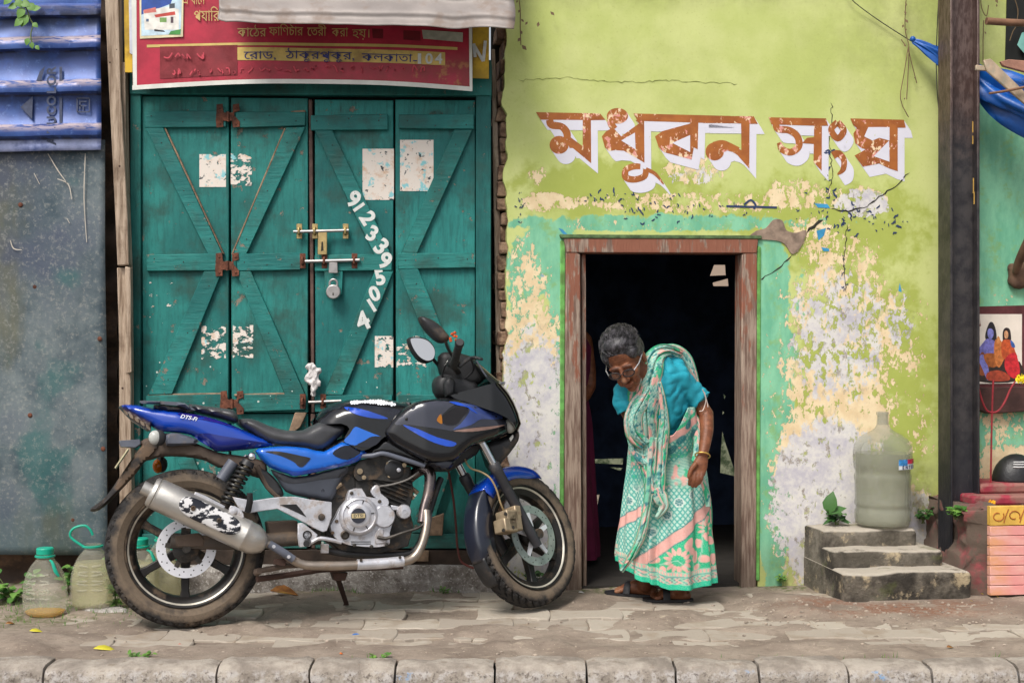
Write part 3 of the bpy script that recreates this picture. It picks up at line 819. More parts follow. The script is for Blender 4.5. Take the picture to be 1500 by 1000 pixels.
# ================================================================== WOODEN GATE (teal, bi-fold)
DF = Frame(Matrix.Translation((0, DY, 0)))
def DP(L, off=0.0): return [(p.x, p.z) for p in DF.pts(L, off)]
def teal_material(name, stretch, dark=1.0):
    g = G(name); c = g.co(stretch, rand=True); o = g.co(rand=True); z = g.xyz(g.t.nodes['Texture Coordinate'].outputs['Object'] if 'Texture Coordinate' in g.t.nodes else g.co())[2]
    gr = g.noise(c, 9, 7, .65); big = g.noise(o, 3.0, 5, .6); fine = g.noise(o, 70, 5, .7)
    r = g.t.nodes.new('ShaderNodeObjectInfo').outputs['Random']
    col = g.mix(g.step(big, .32, .68), sc3(lin(20, 100, 98), dark), sc3(lin(44, 138, 132), dark))
    col = g.mix(g.math('MULTIPLY', g.step(gr, .44, .70), .6), col, sc3(lin(18, 84, 82), dark))
    col = g.mix(g.math('MULTIPLY', g.step(gr, .30, .16), .5), col, lin(86, 168, 152))
    col = g.mix(g.math('MULTIPLY', r, .22), col, lin(40, 112, 100))
    wear = g.step(g.math('ADD', g.noise(g.co((1, 1, 1), rand=True), 15, 8, .74), g.math('MULTIPLY', g.noise(g.co(rand=True), 3, 2), .12)), .675, .71)
    col = g.mix(wear, col, g.mix(fine, lin(96, 78, 62), lin(170, 160, 146)))
    grime = g.math('MULTIPLY', g.step(g.noise(o, 5.5, 6, .65), .46, .70), .75)
    col = g.mix(grime, col, lin(44, 74, 66))
    sp = g.vor(g.co(rand=True), 24); szz = g.math('MULTIPLY', g.noise(o, 7, 4), .80)
    spm = g.math('LESS_THAN', sp, g.math('MULTIPLY', g.math('SUBTRACT', szz, .34), g.step(z, 1.5, .6)))
    col = g.mix(spm, col, lin(196, 204, 196))
    dust = g.math('MULTIPLY', g.step(z, .55, .1), .35)
    col = g.mix(dust, col, lin(70, 84, 76))
    h = g.math('ADD', g.math('MULTIPLY', gr, .8), g.math('MULTIPLY', fine, .3))
    return g.fin(col, g.mix(wear, (.55,)*3, (.9,)*3), 0, g.bump(g.math('SUBTRACT', h, g.math('MULTIPLY', wear, .6)), .6, .006), Specular_IOR_Level=.35)
teal_p = teal_material('teal_paint_plank', (7, 7, 1.0))
teal_r = teal_material('teal_paint_rail', (1.0, 7, 9))
teal_f = teal_material('teal_paint_frame', (7, 7, 1.0), .75)
raw_edge = mat('raw_wood_edge', lin(146, 122, 100), .9, var=.35, nsc=30, bump=.6)
gate = thing('wooden_gate', 'tall teal plank double gate with cross braces, padlock and painted phone number', 'gate', DF, (-1.0, 0, .1))
def dprism(name, L, y0, y1, mt, parent=gate, bev=.0025):
    return MB().prism(DP(L, y0), y0, y1).build(name, mt, parent, bevel=bev)
# frame
dprism('gate_post', [(191, 118), (206, 118), (205, 805), (190, 805)], -.02, .10, teal_f)
dprism('gate_post', [(697, 118), (719, 118), (719, 812), (697, 812)], -.02, .10, teal_f)
dprism('gate_lintel', [(190, 88), (720, 88), (720, 140), (190, 138)], -.03, .10, teal_f)
dprism('gate_backing', [(200, 135), (705, 135), (705, 812), (200, 812)], .045, .08, mat('gap_dark', (.01, .012, .01), .95, bump=0))
planks = [(208, 335, 141), (338, 451, 143), (461, 576, 146), (579, 696, 146)]
for a, b_, t in planks:
    bot = 604
    dprism('plank', [(a, t), (b_, t+1), (b_, bot), (a+1, bot)], 0, .035, teal_p)
    dprism('plank', [(a+1, bot+2), (b_, bot+2), (b_, 803), (a+1, 803)], .012, .04, teal_p)
dprism('stile', [(452, 146), (457, 146), (461, 604), (456, 604)], -.006, .03, mat('stile_brown', lin(96, 74, 66), .8, var=.4, nsc=20))
dprism('stile', [(455, 606), (461, 606), (462, 803), (456, 803)], .0, .03, mat('stile_brown', lin(96, 74, 66)))
rails = [[(212, 163), (331, 162), (331, 186), (212, 187)], [(345, 164), (447, 164), (447, 184), (345, 187)], [(455, 169), (568, 167), (568, 190), (455, 191)], [(584, 168), (694, 167), (694, 189), (584, 188)],
         [(215, 373), (325, 371), (324, 396), (214, 397)], [(347, 372), (440, 370), (440, 395), (347, 397)], [(461, 373), (574, 372), (574, 396), (461, 397)], [(583, 371), (696, 370), (696, 392), (583, 394)],
         [(214, 579), (330, 577), (330, 602), (214, 603)], [(347, 578), (447, 577), (447, 600), (347, 603)], [(461, 579), (574, 578), (574, 602), (461, 603)], [(583, 578), (696, 578), (696, 602), (583, 602)],
         [(208, 782), (450, 782), (450, 803), (208, 803)], [(462, 782), (696, 782), (696, 803), (462, 803)]]
for L in rails: dprism('rail', L, -.024, -.001, teal_r)
braces = [[(213, 187), (239, 187), (326, 372), (304, 372)], [(447, 186), (419, 187), (341, 373), (361, 372)], [(461, 191), (487, 191), (573, 373), (548, 373)], [(692, 190), (665, 190), (587, 372), (611, 371)],
          [(325, 397), (299, 397), (217, 578), (252, 577)], [(346, 398), (367, 397), (447, 577), (417, 578)], [(576, 397), (549, 397), (474, 578), (502, 578)], [(583, 394), (612, 393), (686, 577), (656, 577)],
          [(432, 604), (449, 604), (440, 625), (420, 640)], [(230, 606), (256, 606), (330, 780), (305, 780)], [(470, 780), (500, 780), (572, 606), (545, 606)], [(690, 604), (664, 604), (600, 780), (630, 780)]]
for k, L in enumerate(braces):
    o = dprism('brace', L, -.022, -.0015, raw_edge if k == 8 else teal_r)
# bare wood along some broken edges
for L in ([(218, 577), (330, 575), (330, 579), (214, 580)], [(240, 187), (243, 188), (328.5, 372), (326, 372)], [(419, 187), (416, 188), (338.5, 372), (341, 373)], [(214, 373), (226, 372), (218, 384)], [(425, 163), (447, 161), (447, 170)],
          [(343, 577), (446, 574), (446, 578), (343, 580)]):
    dprism('bare_edge', L, -.0175, -.001, raw_edge)
# threshold and plinth
sill_m = mat('sill_wood', lin(62, 50, 42), .9, var=.4, nsc=15, bump=.6)
dprism('gate_sill', [(186, 805), (722, 806), (722, 828), (186, 828)], -.03, .1, sill_m)
dprism('sill_block', [(625, 760), (650, 752), (648, 784), (622, 784)], -.035, -.002, raw_edge)
dprism('sill_block', [(600, 806), (628, 806), (628, 822), (600, 822)], -.045, -.031, raw_edge)
# rusty H hinges
rust = mat('rusty_iron', lin(112, 66, 48), .9, var=.45, nsc=40, bump=.8, bsc=120, dirt=lin(60, 40, 34), dirt_amt=.4)
for cx_, cy_, s in ((334, 170, 1), (333, 388, 1), (340, 590, .9)):
    h = link('hinge', MB().prism(DP([(cx_-9, cy_-5), (cx_+9, cy_-5), (cx_+9, cy_+7), (cx_-9, cy_+7)], -.030), -.030, -.0245).mesh('hinge'), rust, gate)
    for sg in (-1, 1):
        x = cx_ + sg*12
        L = [(x-5, cy_-17), (x+4, cy_-18), (x+5, cy_-8), (x+6*(-sg)+0, cy_-4), (x+5, cy_+8), (x+5, cy_+16), (x-5, cy_+17), (x-6, cy_+6), (x-5, cy_-6)]
        MB().prism(DP(L, -.0295), -.0295, -.0243).build('hinge_leaf', rust, h, bevel=.001)
        nb = MB()
        for dy in (-12, 11):
            p = DF.px(x, cy_+dy, -.031); nb.ball(p, (.005, .003, .005), 8)
        nb.build('nail_head', rust, h)
    p0, p1 = DF.px(cx_, cy_-6, -.032), DF.px(cx_, cy_+8, -.032)
    MB().tube([p0, p1], .0065, 10).build('hinge_pin', rust, h)
# sliding bolts
brass = mat('worn_brass', lin(196, 172, 120), .4, metal=.85, var=.2, nsc=30, dirt=lin(120, 90, 60), dirt_amt=.25)
steel = mat('dull_steel', lin(176, 172, 170), .42, metal=.8, var=.15, nsc=30, dirt=lin(120, 96, 78), dirt_amt=.2)
def bolt(x0, x1, y, cl, mt, r=.0075, slope=1.0):
    b = link('bolt', MB().tube(DF.pts([(x0, y+slope), (x1, y-slope)], -.036), r, 10).mesh('bolt'), steel, gate)
    for cx_ in cl:
        k = MB()
        c0 = DF.px(cx_, y, -.033)
        k.tube([c0 + Vector((0, .010, .016)), c0 + Vector((0, -.012, .010)), c0 + Vector((0, -.012, -.010)), c0 + Vector((0, .010, -.016))], .006, 8)
        k.box(c0 + Vector((-.013, .007, -.034)), c0 + Vector((.013, .011, .034)))
        k.build('bolt_clamp', mt, b, bevel=.003)
    return b
b1 = bolt(430, 511, 338.5, (438, 461, 506), brass)
b2 = bolt(447, 527, 382, (443, 475, 519), rust, .0085)
b3 = bolt(452, 500, 588, (443, 473), rust, .0075)
MB().prism(DP([(466, 336), (479, 336), (479, 373), (465, 373)], -.040), -.040, -.034).build('hasp', brass, b1, bevel=.002)
MB().prism(DP([(471, 354), (473, 354), (474, 367), (470, 368)], -.0408), -.0408, -.0395).build('hasp_slot', crk, b1)
MB().prism(DP([(482, 384), (494, 384), (495, 400), (481, 400)], -.044), -.044, -.038).build('hasp', steel, b2, bevel=.002)
dprism('lock_board', [(475, 396), (502, 396), (501, 432), (476, 430)], -.020, -.001, teal_p)
# padlock (hangs from the hasp: its own thing)
pl = thing('padlock', 'round steel padlock hanging from the lower bolt of the teal gate', 'padlock', DF, tuple(DF.px(488, 438, -.05)))
c0 = DF.px(488.5, 427.5, -.048)
MB().lathe([(0, -.013), (.030, -.013), (.033, -.009), (.0335, 0), (.033, .009), (.030, .013), (0, .013)], Matrix.Translation(c0) @ Matrix.Rotation(R(90), 4, 'X'), 28).build('lock_body', steel, pl, bevel=.0015)
pts = [c0 + Vector((.017*math.cos(a) * 1.0, 0, .038 + .018*math.sin(a))) for a in np.linspace(0, math.pi, 9)]
MB().tube([c0 + Vector((.017, 0, .02))] + pts + [c0 + Vector((-.017, 0, .02))], .0055, 8).build('shackle', steel, pl)
MB().prism([(c0.x-.003, c0.z-.016), (c0.x+.003, c0.z-.016), (c0.x+.002, c0.z-.004), (c0.x-.002, c0.z-.004)], c0.y-.0142, c0.y-.012).build('keyhole', crk, pl)
# cloth / thin bag tied on the lower bolt
bag_m = mat('white_plastic', lin(214, 208, 206), .5, var=.2, nsc=40, bump=.6, bsc=50)
bb_ = MB()
bp = DF.px(459, 555, -.055)
for (x, y, rx, rz_) in ((456, 538, 9, 9), (465, 545, 8, 6), (455, 556, 9, 9), (463, 563, 9, 8), (459, 574, 5, 9), (461, 551, 8, 10)):
    p = DF.px(x, y, -.05); bb_.ball(p, (rx*.003, .018, rz_*.0032), 12)
bm_ = remesh(bb_, .005, 2)
V = verts_np(bm_)
displace(bm_, lambda c_: abs(mnoise.noise(Vector((c_.x*60, c_.y*60, c_.z*30))))*-.016 + mnoise.noise(c_*34)*.012)
tag(link('plastic_bag', bm_, bag_m, None, DF, tuple(bp)), 'crumpled white plastic bag tied at the gap above the lowest bolt of the teal gate', 'bag')
# phone number, painted digit by digit along the braces
dig_m = mat('white_brush_paint', lin(214, 216, 212), .6, var=.12, nsc=40, bump=.3)
num_t = link('painted_number', bpy.data.meshes.new('painted_number'), None, gate)
digs = [('9', 518, 293, 27, -28), ('1', 525, 304, 20, -55), ('2', 538, 320, 25, -58), ('3', 545, 343, 25, -28), ('3', 558, 362, 27, -42), ('9', 564, 383, 27, -25), ('5', 557, 407, 25, 14), ('0', 549, 431, 24, 22), ('1', 545, 448, 22, 32), ('4', 532, 471, 30, 24)]
for ch_, x, y, s, a in digs:
    me = text_mesh(ch_, s*.0038, .0004, bold=.0038)
    p = DF.px(x, y, -.0232 if y < 372 or y > 397 else -.0252)
    me.transform(Matrix.Translation(p) @ Matrix.Rotation(R(-a), 4, 'Y') )
    link('digit', me, dig_m, num_t)
# torn posters pasted on the planks
def torn_material():
    g = G('torn_paper'); c = g.co(); e = g.noise(g.co((1, 1, 1.6)), 24, 6, .62)
    m_ = g.step(g.math('SUBTRACT', e, g.math('MULTIPLY', g.attr('keep'), .5)), .19, .21)
    n = g.noise(c, 16, 5, .65)
    col = g.mix(g.step(n, .5, .7), lin(226, 216, 206), lin(206, 170, 140))
    col = g.mix(g.step(g.noise(c, 21, 4, .6), .57, .64), col, lin(140, 200, 206))
    col = g.mix(g.step(g.noise(c, 30, 5, .62), .60, .64), col, lin(48, 60, 66))
    return g.fin(col, .85, 0, g.bump(e, .3, .002), Alpha=g.math('SUBTRACT', 1.0, m_))
torn_m = torn_material()
for (x0, y0, x1, y1, kk, off) in ((292, 226, 331, 274, .70, -.0018), (338, 225, 369, 273, .45, -.0018), (531, 218, 577, 293, .80, -.0018), (586, 205, 635, 280, 1.2, -.0018),
                             (295, 477, 331, 526, .42, -.0018), (341, 476, 371, 524, .45, -.0018), (549, 492, 576, 538, .62, -.0018), (581, 492, 625, 538, .35, -.0018), (219, 413, 256, 465, .18, -.0018)):
    nx_, ny_ = 10, 14; vs_ = []; kp = []
    for j in range(ny_+1):
        for i_ in range(nx_+1):
            u, v = i_/nx_, j/ny_
            p = DF.px(x0+(x1-x0)*u, y0+(y1-y0)*v, off); vs_.append(p)
            edge = min(u, 1-u, v, 1-v)*6
            kp.append(kk + (.12 if edge > .4 else -.06) + .45*max(0, abs(u-.5)*2-.55))
    b = MB().add(vs_, [(j*(nx_+1)+i_, j*(nx_+1)+i_+1, (j+1)*(nx_+1)+i_+1, (j+1)*(nx_+1)+i_) for j in range(ny_) for i_ in range(nx_)])
    me = bpy.data.meshes.new('torn_poster'); me.from_pydata(b.v, [], b.f); set_attr(me, 'keep', kp)
    link('torn_poster', me, torn_m, gate)
# nail heads on the rails
nh = MB()
for L in rails[:12]:
    x0, x1 = min(p[0] for p in L), max(p[0] for p in L); ym = (L[0][1]+L[2][1])/2
    for k in range(3):
        p = DF.px(x0 + (x1-x0)*(.1+.4*k) + random.uniform(-4, 4), ym + random.uniform(-6, 6), -.0245); nh.ball(p, (.0032, .002, .0032), 6)
for k, L in enumerate(braces[:8]):
    for t in (.12, .5, .88):
        x = (L[0][0]+L[1][0])/2*(1-t) + (L[2][0]+L[3][0])/2*t; y = (L[0][1]+L[1][1])/2*(1-t) + (L[2][1]+L[3][1])/2*t
        nh.ball(DF.px(x + random.uniform(-5, 5), y, -.0225), (.003, .002, .003), 6)
nh.build('nail', mat('nail', (.03, .025, .02), .8, bump=0), gate)['kind'] = 'stuff'

# concrete plinth under the gate (part of the paving)
def rough_box(x0, x1, ya, yb, z0, z1, n=40, amp=.006):
    vs_, fs_ = [], []
    prof = [(yb, z1), (ya+.02, z1), (ya+.004, z1-.006), (ya, z1-.02), (ya-.002, (z0+z1)/2), (ya, z0)]
    for a in range(n+1):
        x = x0 + (x1-x0)*a/n
        for (y, z) in prof:
            q = mnoise.noise(Vector((x*6, y*8, z*8)))*amp + mnoise.noise(Vector((x*22, y*22, z*22)))*amp*.6
            vs_.append((x, y + q, z + q*.7))
    m = len(prof)
    fs_ = [(a*m+k, a*m+k+1, (a+1)*m+k+1, (a+1)*m+k) for a in range(n) for k in range(m-1)] + [tuple(range(m)), tuple(n*m+k for k in reversed(range(m)))]
    return MB().add(vs_, fs_)
g = G('plinth_concrete'); c = g.co(); n = g.noise(c, 12, 7, .7); f = g.noise(c, 75, 5, .7)
col = g.mix(g.step(n, .36, .64), lin(120, 112, 104), lin(178, 172, 166))
col = g.mix(g.math('MULTIPLY', g.step(f, .54, .66), .8), col, lin(224, 220, 216))
col = g.mix(g.math('MULTIPLY', g.step(g.noise(c, 30, 6, .7), .55, .68), .6), col, lin(86, 74, 64))
plinth_m = g.fin(col, .92, 0, g.bump(g.math('ADD', n, f), .8, .012))
p0, p1 = WF.px(150, 828, .72), WF.px(738, 828, .72)
tag(rough_box(p0.x, p1.x, .73, .92, -.02, .118, 70, .009).build('concrete_plinth', plinth_m, smooth=55), 'rough grey concrete plinth along the foot of the teal gate', 'plinth')

# ================================================================== LEFT: steel sheet, blue roofing sheet, timber posts
g = G('weathered_sheet_steel'); c = g.co(); n = g.noise(c, 3.2, 7, .65); n2 = g.noise(g.co((1, 1, .35)), 2.3, 5, .6); n3 = g.noise(c, 1.6, 4, .6); f = g.noise(c, 60, 5, .7)
z = g.xyz(c)[2]
col = g.mix(g.step(n, .34, .66), lin(62, 78, 88), lin(116, 126, 128))
col = g.mix(g.math('MULTIPLY', g.step(n2, .50, .64), .6), col, lin(108, 104, 76))
col = g.mix(g.math('MULTIPLY', g.step(n3, .50, .66), .8), col, lin(54, 64, 88))
col = g.mix(g.math('MULTIPLY', g.step(g.noise(c, 2.6, 5), .56, .68), .75), col, lin(50, 98, 98))
col = g.mix(g.math('MULTIPLY', g.step(f, .50, .70), .5), col, lin(156, 156, 150))
col = g.mix(g.math('MULTIPLY', g.step(z, .55, .05), .6), col, lin(58, 84, 84))
col = g.mix(g.step(g.noise(g.co((1, 1, .5)), 11, 6, .7), .715, .74), col, lin(186, 176, 160))
sheet_m = g.fin(col, .55, g.math('MULTIPLY', g.step(n, .7, .3), .35), g.bump(g.math('ADD', n, g.math('MULTIPLY', f, .3)), .35, .01))
SY = .74
SF = Frame(Matrix.Translation((0, SY, 0)))
def SP(L, off=0.0): return [(p.x, p.z) for p in SF.pts(L, off)]
xs_ = np.linspace(-60, 154, 24); ys_ = np.linspace(205, 812, 50)
vs_ = []
for y in ys_:
    for x in xs_:
        xx = x + (0 if x < 150 else 4*(y-220)/600 )
        p = SF.px(xx, y, 0); p.y += mnoise.noise(Vector((p.x*2.2, 3, p.z*1.6)))*.014 - .002
        vs_.append(p)
nx_ = len(xs_)
mb = MB().add(vs_, [(j*nx_+i_, (j+1)*nx_+i_, (j+1)*nx_+i_+1, j*nx_+i_+1) for j in range(len(ys_)-1) for i_ in range(nx_-1)])
sheet = thing('steel_sheet', 'stained grey steel sheet fence panel left of the teal gate', 'metal sheet', SF, tuple(SF.px(80, 812, 0)))
o = mb.build('sheet_face', sheet_m, sheet)
sd = o.modifiers.new('thick', 'SOLIDIFY'); sd.thickness = .004; sd.offset = 1
for x, y in ((141, 351), (51, 420), (146, 496), (44, 608), (151, 657), (107, 761), (30, 300)): MB().ball(SF.px(x, y, -.008), (.011, .004, .011), 10).build('rivet', rust, sheet)
drip = MB()
for L in ([(125, 225), (123, 290), (127, 355)], [(84, 262), (100, 270), (105, 292)], [(50, 254), (58, 270)], [(15, 352), (20, 364), (32, 366)], [(98, 320), (102, 327)], [(70, 225), (85, 250), (98, 268)]):
    q = thick(L, [1.0] + [1.7]*(len(L)-2) + [.8], 4); pts = SF.pts(q, -.018); n = len(pts)//2
    drip.add(pts, [(j, j+1, 2*n-2-j, 2*n-1-j) for j in range(n-1)])
drip.build('paint_drip', mat('pale_drip', lin(188, 180, 168), .8, bump=0), sheet)
# rust-brown corrugated sheet behind it, seen from its wavy end
corr_m = mat('brown_corrugated', lin(70, 56, 48), .85, var=.4, nsc=8, bump=.4, dirt=lin(110, 84, 64), dirt_amt=.4)
vs_, nst = [], 130
for k in range(nst+1):
    zz = 0.0 + 2.75*k/nst
    yy = .86 + .026*math.sin(zz*2*math.pi/.205)
    xr = SF.px(172, 500, .1).x
    vs_ += [(xr-1.2, yy, zz), (xr, yy, zz)]
o = MB().add(vs_, [(2*k, 2*k+1, 2*k+3, 2*k+2) for k in range(nst)]).build('corrugated_sheet', corr_m)
sd = o.modifiers.new('thick', 'SOLIDIFY'); sd.thickness = .004
tag(o, 'dark brown corrugated sheet whose wavy end shows beside the timber post', 'metal sheet')
tag(MB().box((-3.6, 1.02, 0), (-1.78, 1.06, 2.9)).build('backing_board', mat('backing', (.02, .017, .015), .9, bump=0)), 'dark board behind the corrugated sheet at the left', 'board')
# blue ribbed roofing sheet
g = G('blue_sheet'); c = g.co(); n = g.noise(c, 6, 6, .65); y_ = g.xyz(g.co())[2]
col = g.mix(g.step(n, .35, .68), lin(40, 66, 130), lin(62, 94, 160))
col = g.mix(g.math('MULTIPLY', g.step(g.noise(c, 34, 6, .7), .56, .72), .5), col, lin(120, 150, 214))
rib = g.attr('rib')
w = g.math('MULTIPLY', rib, g.step(g.noise(g.co((.5, 1, 3)), 30, 6, .7), .40, .52))
col = g.mix(w, col, lin(196, 178, 176))  # pale upper rib faces: sky light painted into the colour
rib_shade = g.attr('low'); col = g.mix(g.math('MULTIPLY', rib_shade, g.step(g.noise(c, 16, 5, .6), .3, .55)), col, lin(40, 44, 62))  # dark lower rib faces: their shade painted into the colour
lipm = g.attr('lip'); col = g.mix(g.math('MULTIPLY', lipm, g.step(n, .25, .6)), col, lin(176, 184, 222))
blue_m = g.fin(col, .42, .15, g.bump(n, .2, .006))
prof = [(-30, 0, 0, 0), (6, 0, 0, 0), (10, -.035, .2, .2), (22, -.035, .1, 1), (27, 0, 0, .8)]
for y0 in (56, 120, 184): prof += [(y0-3, 0, 0, 0), (y0, -.012, 1, 0), (y0+3, -.034, .6, 0), (y0+9, -.036, 0, 0), (y0+14, -.034, 0, .2), (y0+19, -.004, 0, 1), (y0+22, 0, 0, .5)]
prof += [(212, -.002, 0, 0), (221, -.006, 0, 0)]
vs_, A1, A2, A3 = [], [], [], []
NX = 26
for (py_, dy, r_, l_) in prof:
    for i_ in range(NX+1):
        x = -60 + 208*i_/NX
        p = SF.px(x, py_ - 5*(x/150 - .5) * .6, -.035 + dy); p.y += .006*math.sin(x*.06+py_*.03)
        vs_.append(p); A1.append(r_); A2.append(l_); A3.append(1.0 if py_ > 205 else 0)
m = NX+1
b = MB().add(vs_, [(j*m+i_, (j+1)*m+i_, (j+1)*m+i_+1, j*m+i_+1) for j in range(len(prof)-1) for i_ in range(NX)])
me = bpy.data.meshes.new('ribbed'); me.from_pydata(b.v, [], b.f); me.polygons.foreach_set('use_smooth', [True]*len(me.polygons)); me.set_sharp_from_angle(angle=R(50))
set_attr(me, 'rib', A1); set_attr(me, 'low', A2); set_attr(me, 'lip', A3)
bsheet = thing('blue_roofing_sheet', 'blue ribbed roofing sheet with printed maker name hung over the grey steel sheet', 'metal sheet', SF, tuple(SF.px(80, 221, -.04)))
o = link('ribbed_sheet', me, blue_m, bsheet); sd = o.modifiers.new('thick', 'SOLIDIFY'); sd.thickness = .003; sd.offset = 1
pr_m = mat('print_grey', lin(66, 74, 100), .6, var=.3, nsc=40, bump=0)
prt = link('printed_mark', bpy.data.meshes.new('printed_mark'), None, bsheet)
for k, ch_ in enumerate("ALUCOLOR"):
    me = text_mesh(ch_, .056, .0003, bold=.002)
    yy = 206 - k*14.6
    inr = any(y0-3 <= yy <= y0+20 for y0 in (56, 120, 184))
    me.transform(Matrix.Translation(SF.px(76, yy, -.047 - (.030 if inr else 0))) @ Matrix.Rotation(R(-90), 4, 'Y') )
    link('letter', me, pr_m, prt)
def flat(L, off, name, mt, parent):
    pts = SF.pts(L, off)
    MB().add(pts, [tuple(t) for t in tessellate_polygon([[Vector((p.x, p.z, 0)) for p in pts]])]).build(name, mt, parent, smooth=0)
for (ya, yb) in ((98, 119), (143, 183)): flat([(87, ya), (91, ya), (91, yb), (87, yb)], -.047, 'print_bar', pr_m, prt)
flat([(30, 157), (48, 141), (47, 175)], -.047, 'print_arrow', pr_m, prt); flat([(48, 141), (48, 143), (47, 175)], -.0471, 'print_arrow', pr_m, prt)
flat([(58, 105), (66, 97), (60, 119), (53, 119)], -.047, 'print_arrow', pr_m, prt)
fr = [(112, 141), (131, 141), (131, 165), (112, 165)]
for L in ([(113, 143), (131, 143), (131, 145), (113, 145)], [(113, 163), (131, 163), (131, 165), (113, 165)], [(112, 144), (114, 144), (114, 164), (112, 164)], [(130, 144), (132, 144), (132, 164), (130, 164)], [(116, 148), (127, 148), (127, 150), (116, 150)], [(116, 154), (127, 154), (127, 156), (116, 156)], [(116, 150), (118, 150), (118, 160), (116, 160)], [(121, 156), (123, 156), (123, 162), (121, 162)]):
    flat(L, -.0472, 'print_emblem', pr_m, prt)
# timber posts
g = G('grey_timber'); c = g.co((9, 9, .8), rand=True); gr = g.noise(c, 6, 7, .68); n = g.noise(g.co(rand=True), 9, 5, .6)
col = g.mix(g.step(gr, .33, .66), lin(118, 98, 80), lin(186, 166, 146)); col = g.mix(g.math('MULTIPLY', g.step(n, .55, .72), .6), col, lin(96, 76, 60))
col = g.mix(g.step(g.vor(g.co(rand=True), 11), .075, .05), col, lin(60, 40, 32))
timber_m = g.fin(col, .88, 0, g.bump(gr, .8, .008))
def timber(L, y0, y1, label, base):
    o = MB().prism(SP(L, y0), y0, y1).build('timber_post', timber_m, None, SF, tuple(SF.px(*base, y0)), bevel=.004)
    for mdf in o.modifiers: mdf.segments = 2
    tag(o, label, 'post', 'old timber posts beside the gate')
timber([(152, -40), (172, -40), (176, 120), (186, 300), (189, 388), (172, 389), (167, 280), (158, 100)], -.05, .01, 'pale timber post reaching up past the red sign', (180, 388))
timber([(175, 92), (183, 91), (184, 180), (186, 300), (190, 400), (192, 640), (194, 832), (175, 832), (174, 500), (171, 392), (188, 392), (183, 300), (177, 180)], -.02, .035, 'weathered timber post standing on the ground between steel sheet and gate', (184, 832))
timber([(183, 390), (191, 392), (193, 545), (184, 548)], -.06, -.022, 'short batten nailed over the weathered timber post', (188, 548))
# narrow batten in the gap right of the gate
o = MB().prism(DP([(720, 72), (725, 72), (731, 250), (733, 345), (738, 640), (728, 640), (724, 345), (722, 250)], .06), .06, .09).build('timber_batten', timber_m, None, DF, tuple(DF.px(732, 640, .06)), bevel=.003)
tag(o, 'thin grey batten in the dark gap right of the teal gate', 'batten')
tag(MB().box((-.10, .20, 0), (.07, .24, 2.9)).build('gap_shade', mat('backing', (.02, .017, .015)), None, DF), 'near-black board standing in for the shade in the gap between gate and green wall', 'board')  # darkness of the gap put in as a near-black board

# ================================================================== SIGNS AND AWNING
RF = Frame(Matrix.Translation((0, .66, 0)) )
def RP(L, off=0.0): return [(p.x, p.z) for p in RF.pts(L, off)]
sign = thing('red_sign_board', 'crimson shop sign board with Bengali lettering above the teal gate', 'sign', RF, tuple(RF.px(445, 130, 0)))
g = G('sign_red'); c = g.co(); n = g.noise(c, 7, 6, .65)
col = g.mix(g.step(n, .35, .68), lin(160, 26, 52), lin(190, 38, 66))
col = g.mix(g.math('MULTIPLY', g.attr('fade'), g.step(g.noise(c, 12, 6, .7), .34, .62)), col, lin(140, 40, 40))
col = g.mix(g.math('MULTIPLY', g.step(g.attr('fade'), .6, 1.0), g.step(g.noise(c, 9, 5, .7), .52, .62)), col, lin(170, 104, 60))
sred = g.fin(col, .45, 0, g.bump(n, .15, .006))
def sign_bow(x): return 10*(1 - ((x-445)/250)**2)         # the lower edge bows upwards
def strip(y0f, y1f, x0, x1, off, nm, mt, parent, n=36, attrs=None, ny=1):
    vs_ = []
    for k in range(n+1):
        x = x0 + (x1-x0)*k/n
        for j in range(ny+1):
            ya, yb = y0f(x), y1f(x)
            p = RF.px(x, ya + (yb-ya)*j/ny, off); p.y += .004*math.sin(x*.03)
            vs_.append(p)
    m = ny+1
    me = bpy.data.meshes.new(nm); me.from_pydata([tuple(v) for v in vs_], [], [(k*m+j, k*m+j+1, (k+1)*m+j+1, (k+1)*m+j) for k in range(n) for j in range(ny)])
    me.polygons.foreach_set('use_smooth', [True]*len(me.polygons))
    o = link(nm, me, mt, parent)
    return o, vs_
low = lambda x: 133 - sign_bow(x)*(1.05) + (x-445)*.004
o, vs_ = strip(lambda x: -40, lambda x: low(x)-6, 200, 688, 0, 'sign_face', sred, sign, 60, ny=20)
fx = np.array([(750 + p[0]*FPX/(p[1]+.66+CAMD)) for p in vs_]); fz = np.array([500-(p[2]-CAMH)*FPX/(p[1]+.66+CAMD) for p in vs_])
set_attr(o.data, 'fade', np.clip(.6*sstep(86, 100, fz)*sstep(225, 260, fx) + 1.0*blob(fx, fz, 660, 108, 45, 22, .6), 0, 1))
wb = mat('sign_border', lin(222, 222, 214), .5, var=.12)
strip(lambda x: low(x)-6.5, lambda x: low(x), 194, 692, -.0015, 'sign_border', wb, sign)
MB().prism(RP([(192, -40), (199.5, -40), (200.5, low(200)), (195, low(195))], -.002), -.002, .004).build('sign_border', wb, sign)
MB().prism(RP([(686, -40), (691, -40), (692, low(690)), (688, low(690))], -.002), -.002, .004).build('sign_border', wb, sign)
MB().prism(RP([(194, -40), (692, -40), (692, low(690)-2), (560, low(560)-3), (445, low(445)-3), (320, low(320)-3), (194, low(195)-2)], .006), .006, .022).build('sign_back', mat('sign_back', lin(90, 76, 62), .9), sign)
gold = mat('sign_gold', lin(214, 190, 110), .5, var=.15); goldl = mat('sign_gold_text', lin(206, 176, 112), .5, var=.2)
strip(lambda x: 68.5 - sign_bow(x)*.55 + (x-445)*.008, lambda x: 72.5 - sign_bow(x)*.55 + (x-445)*.008, 215, 670, -.0015, 'sign_rule', gold, sign)
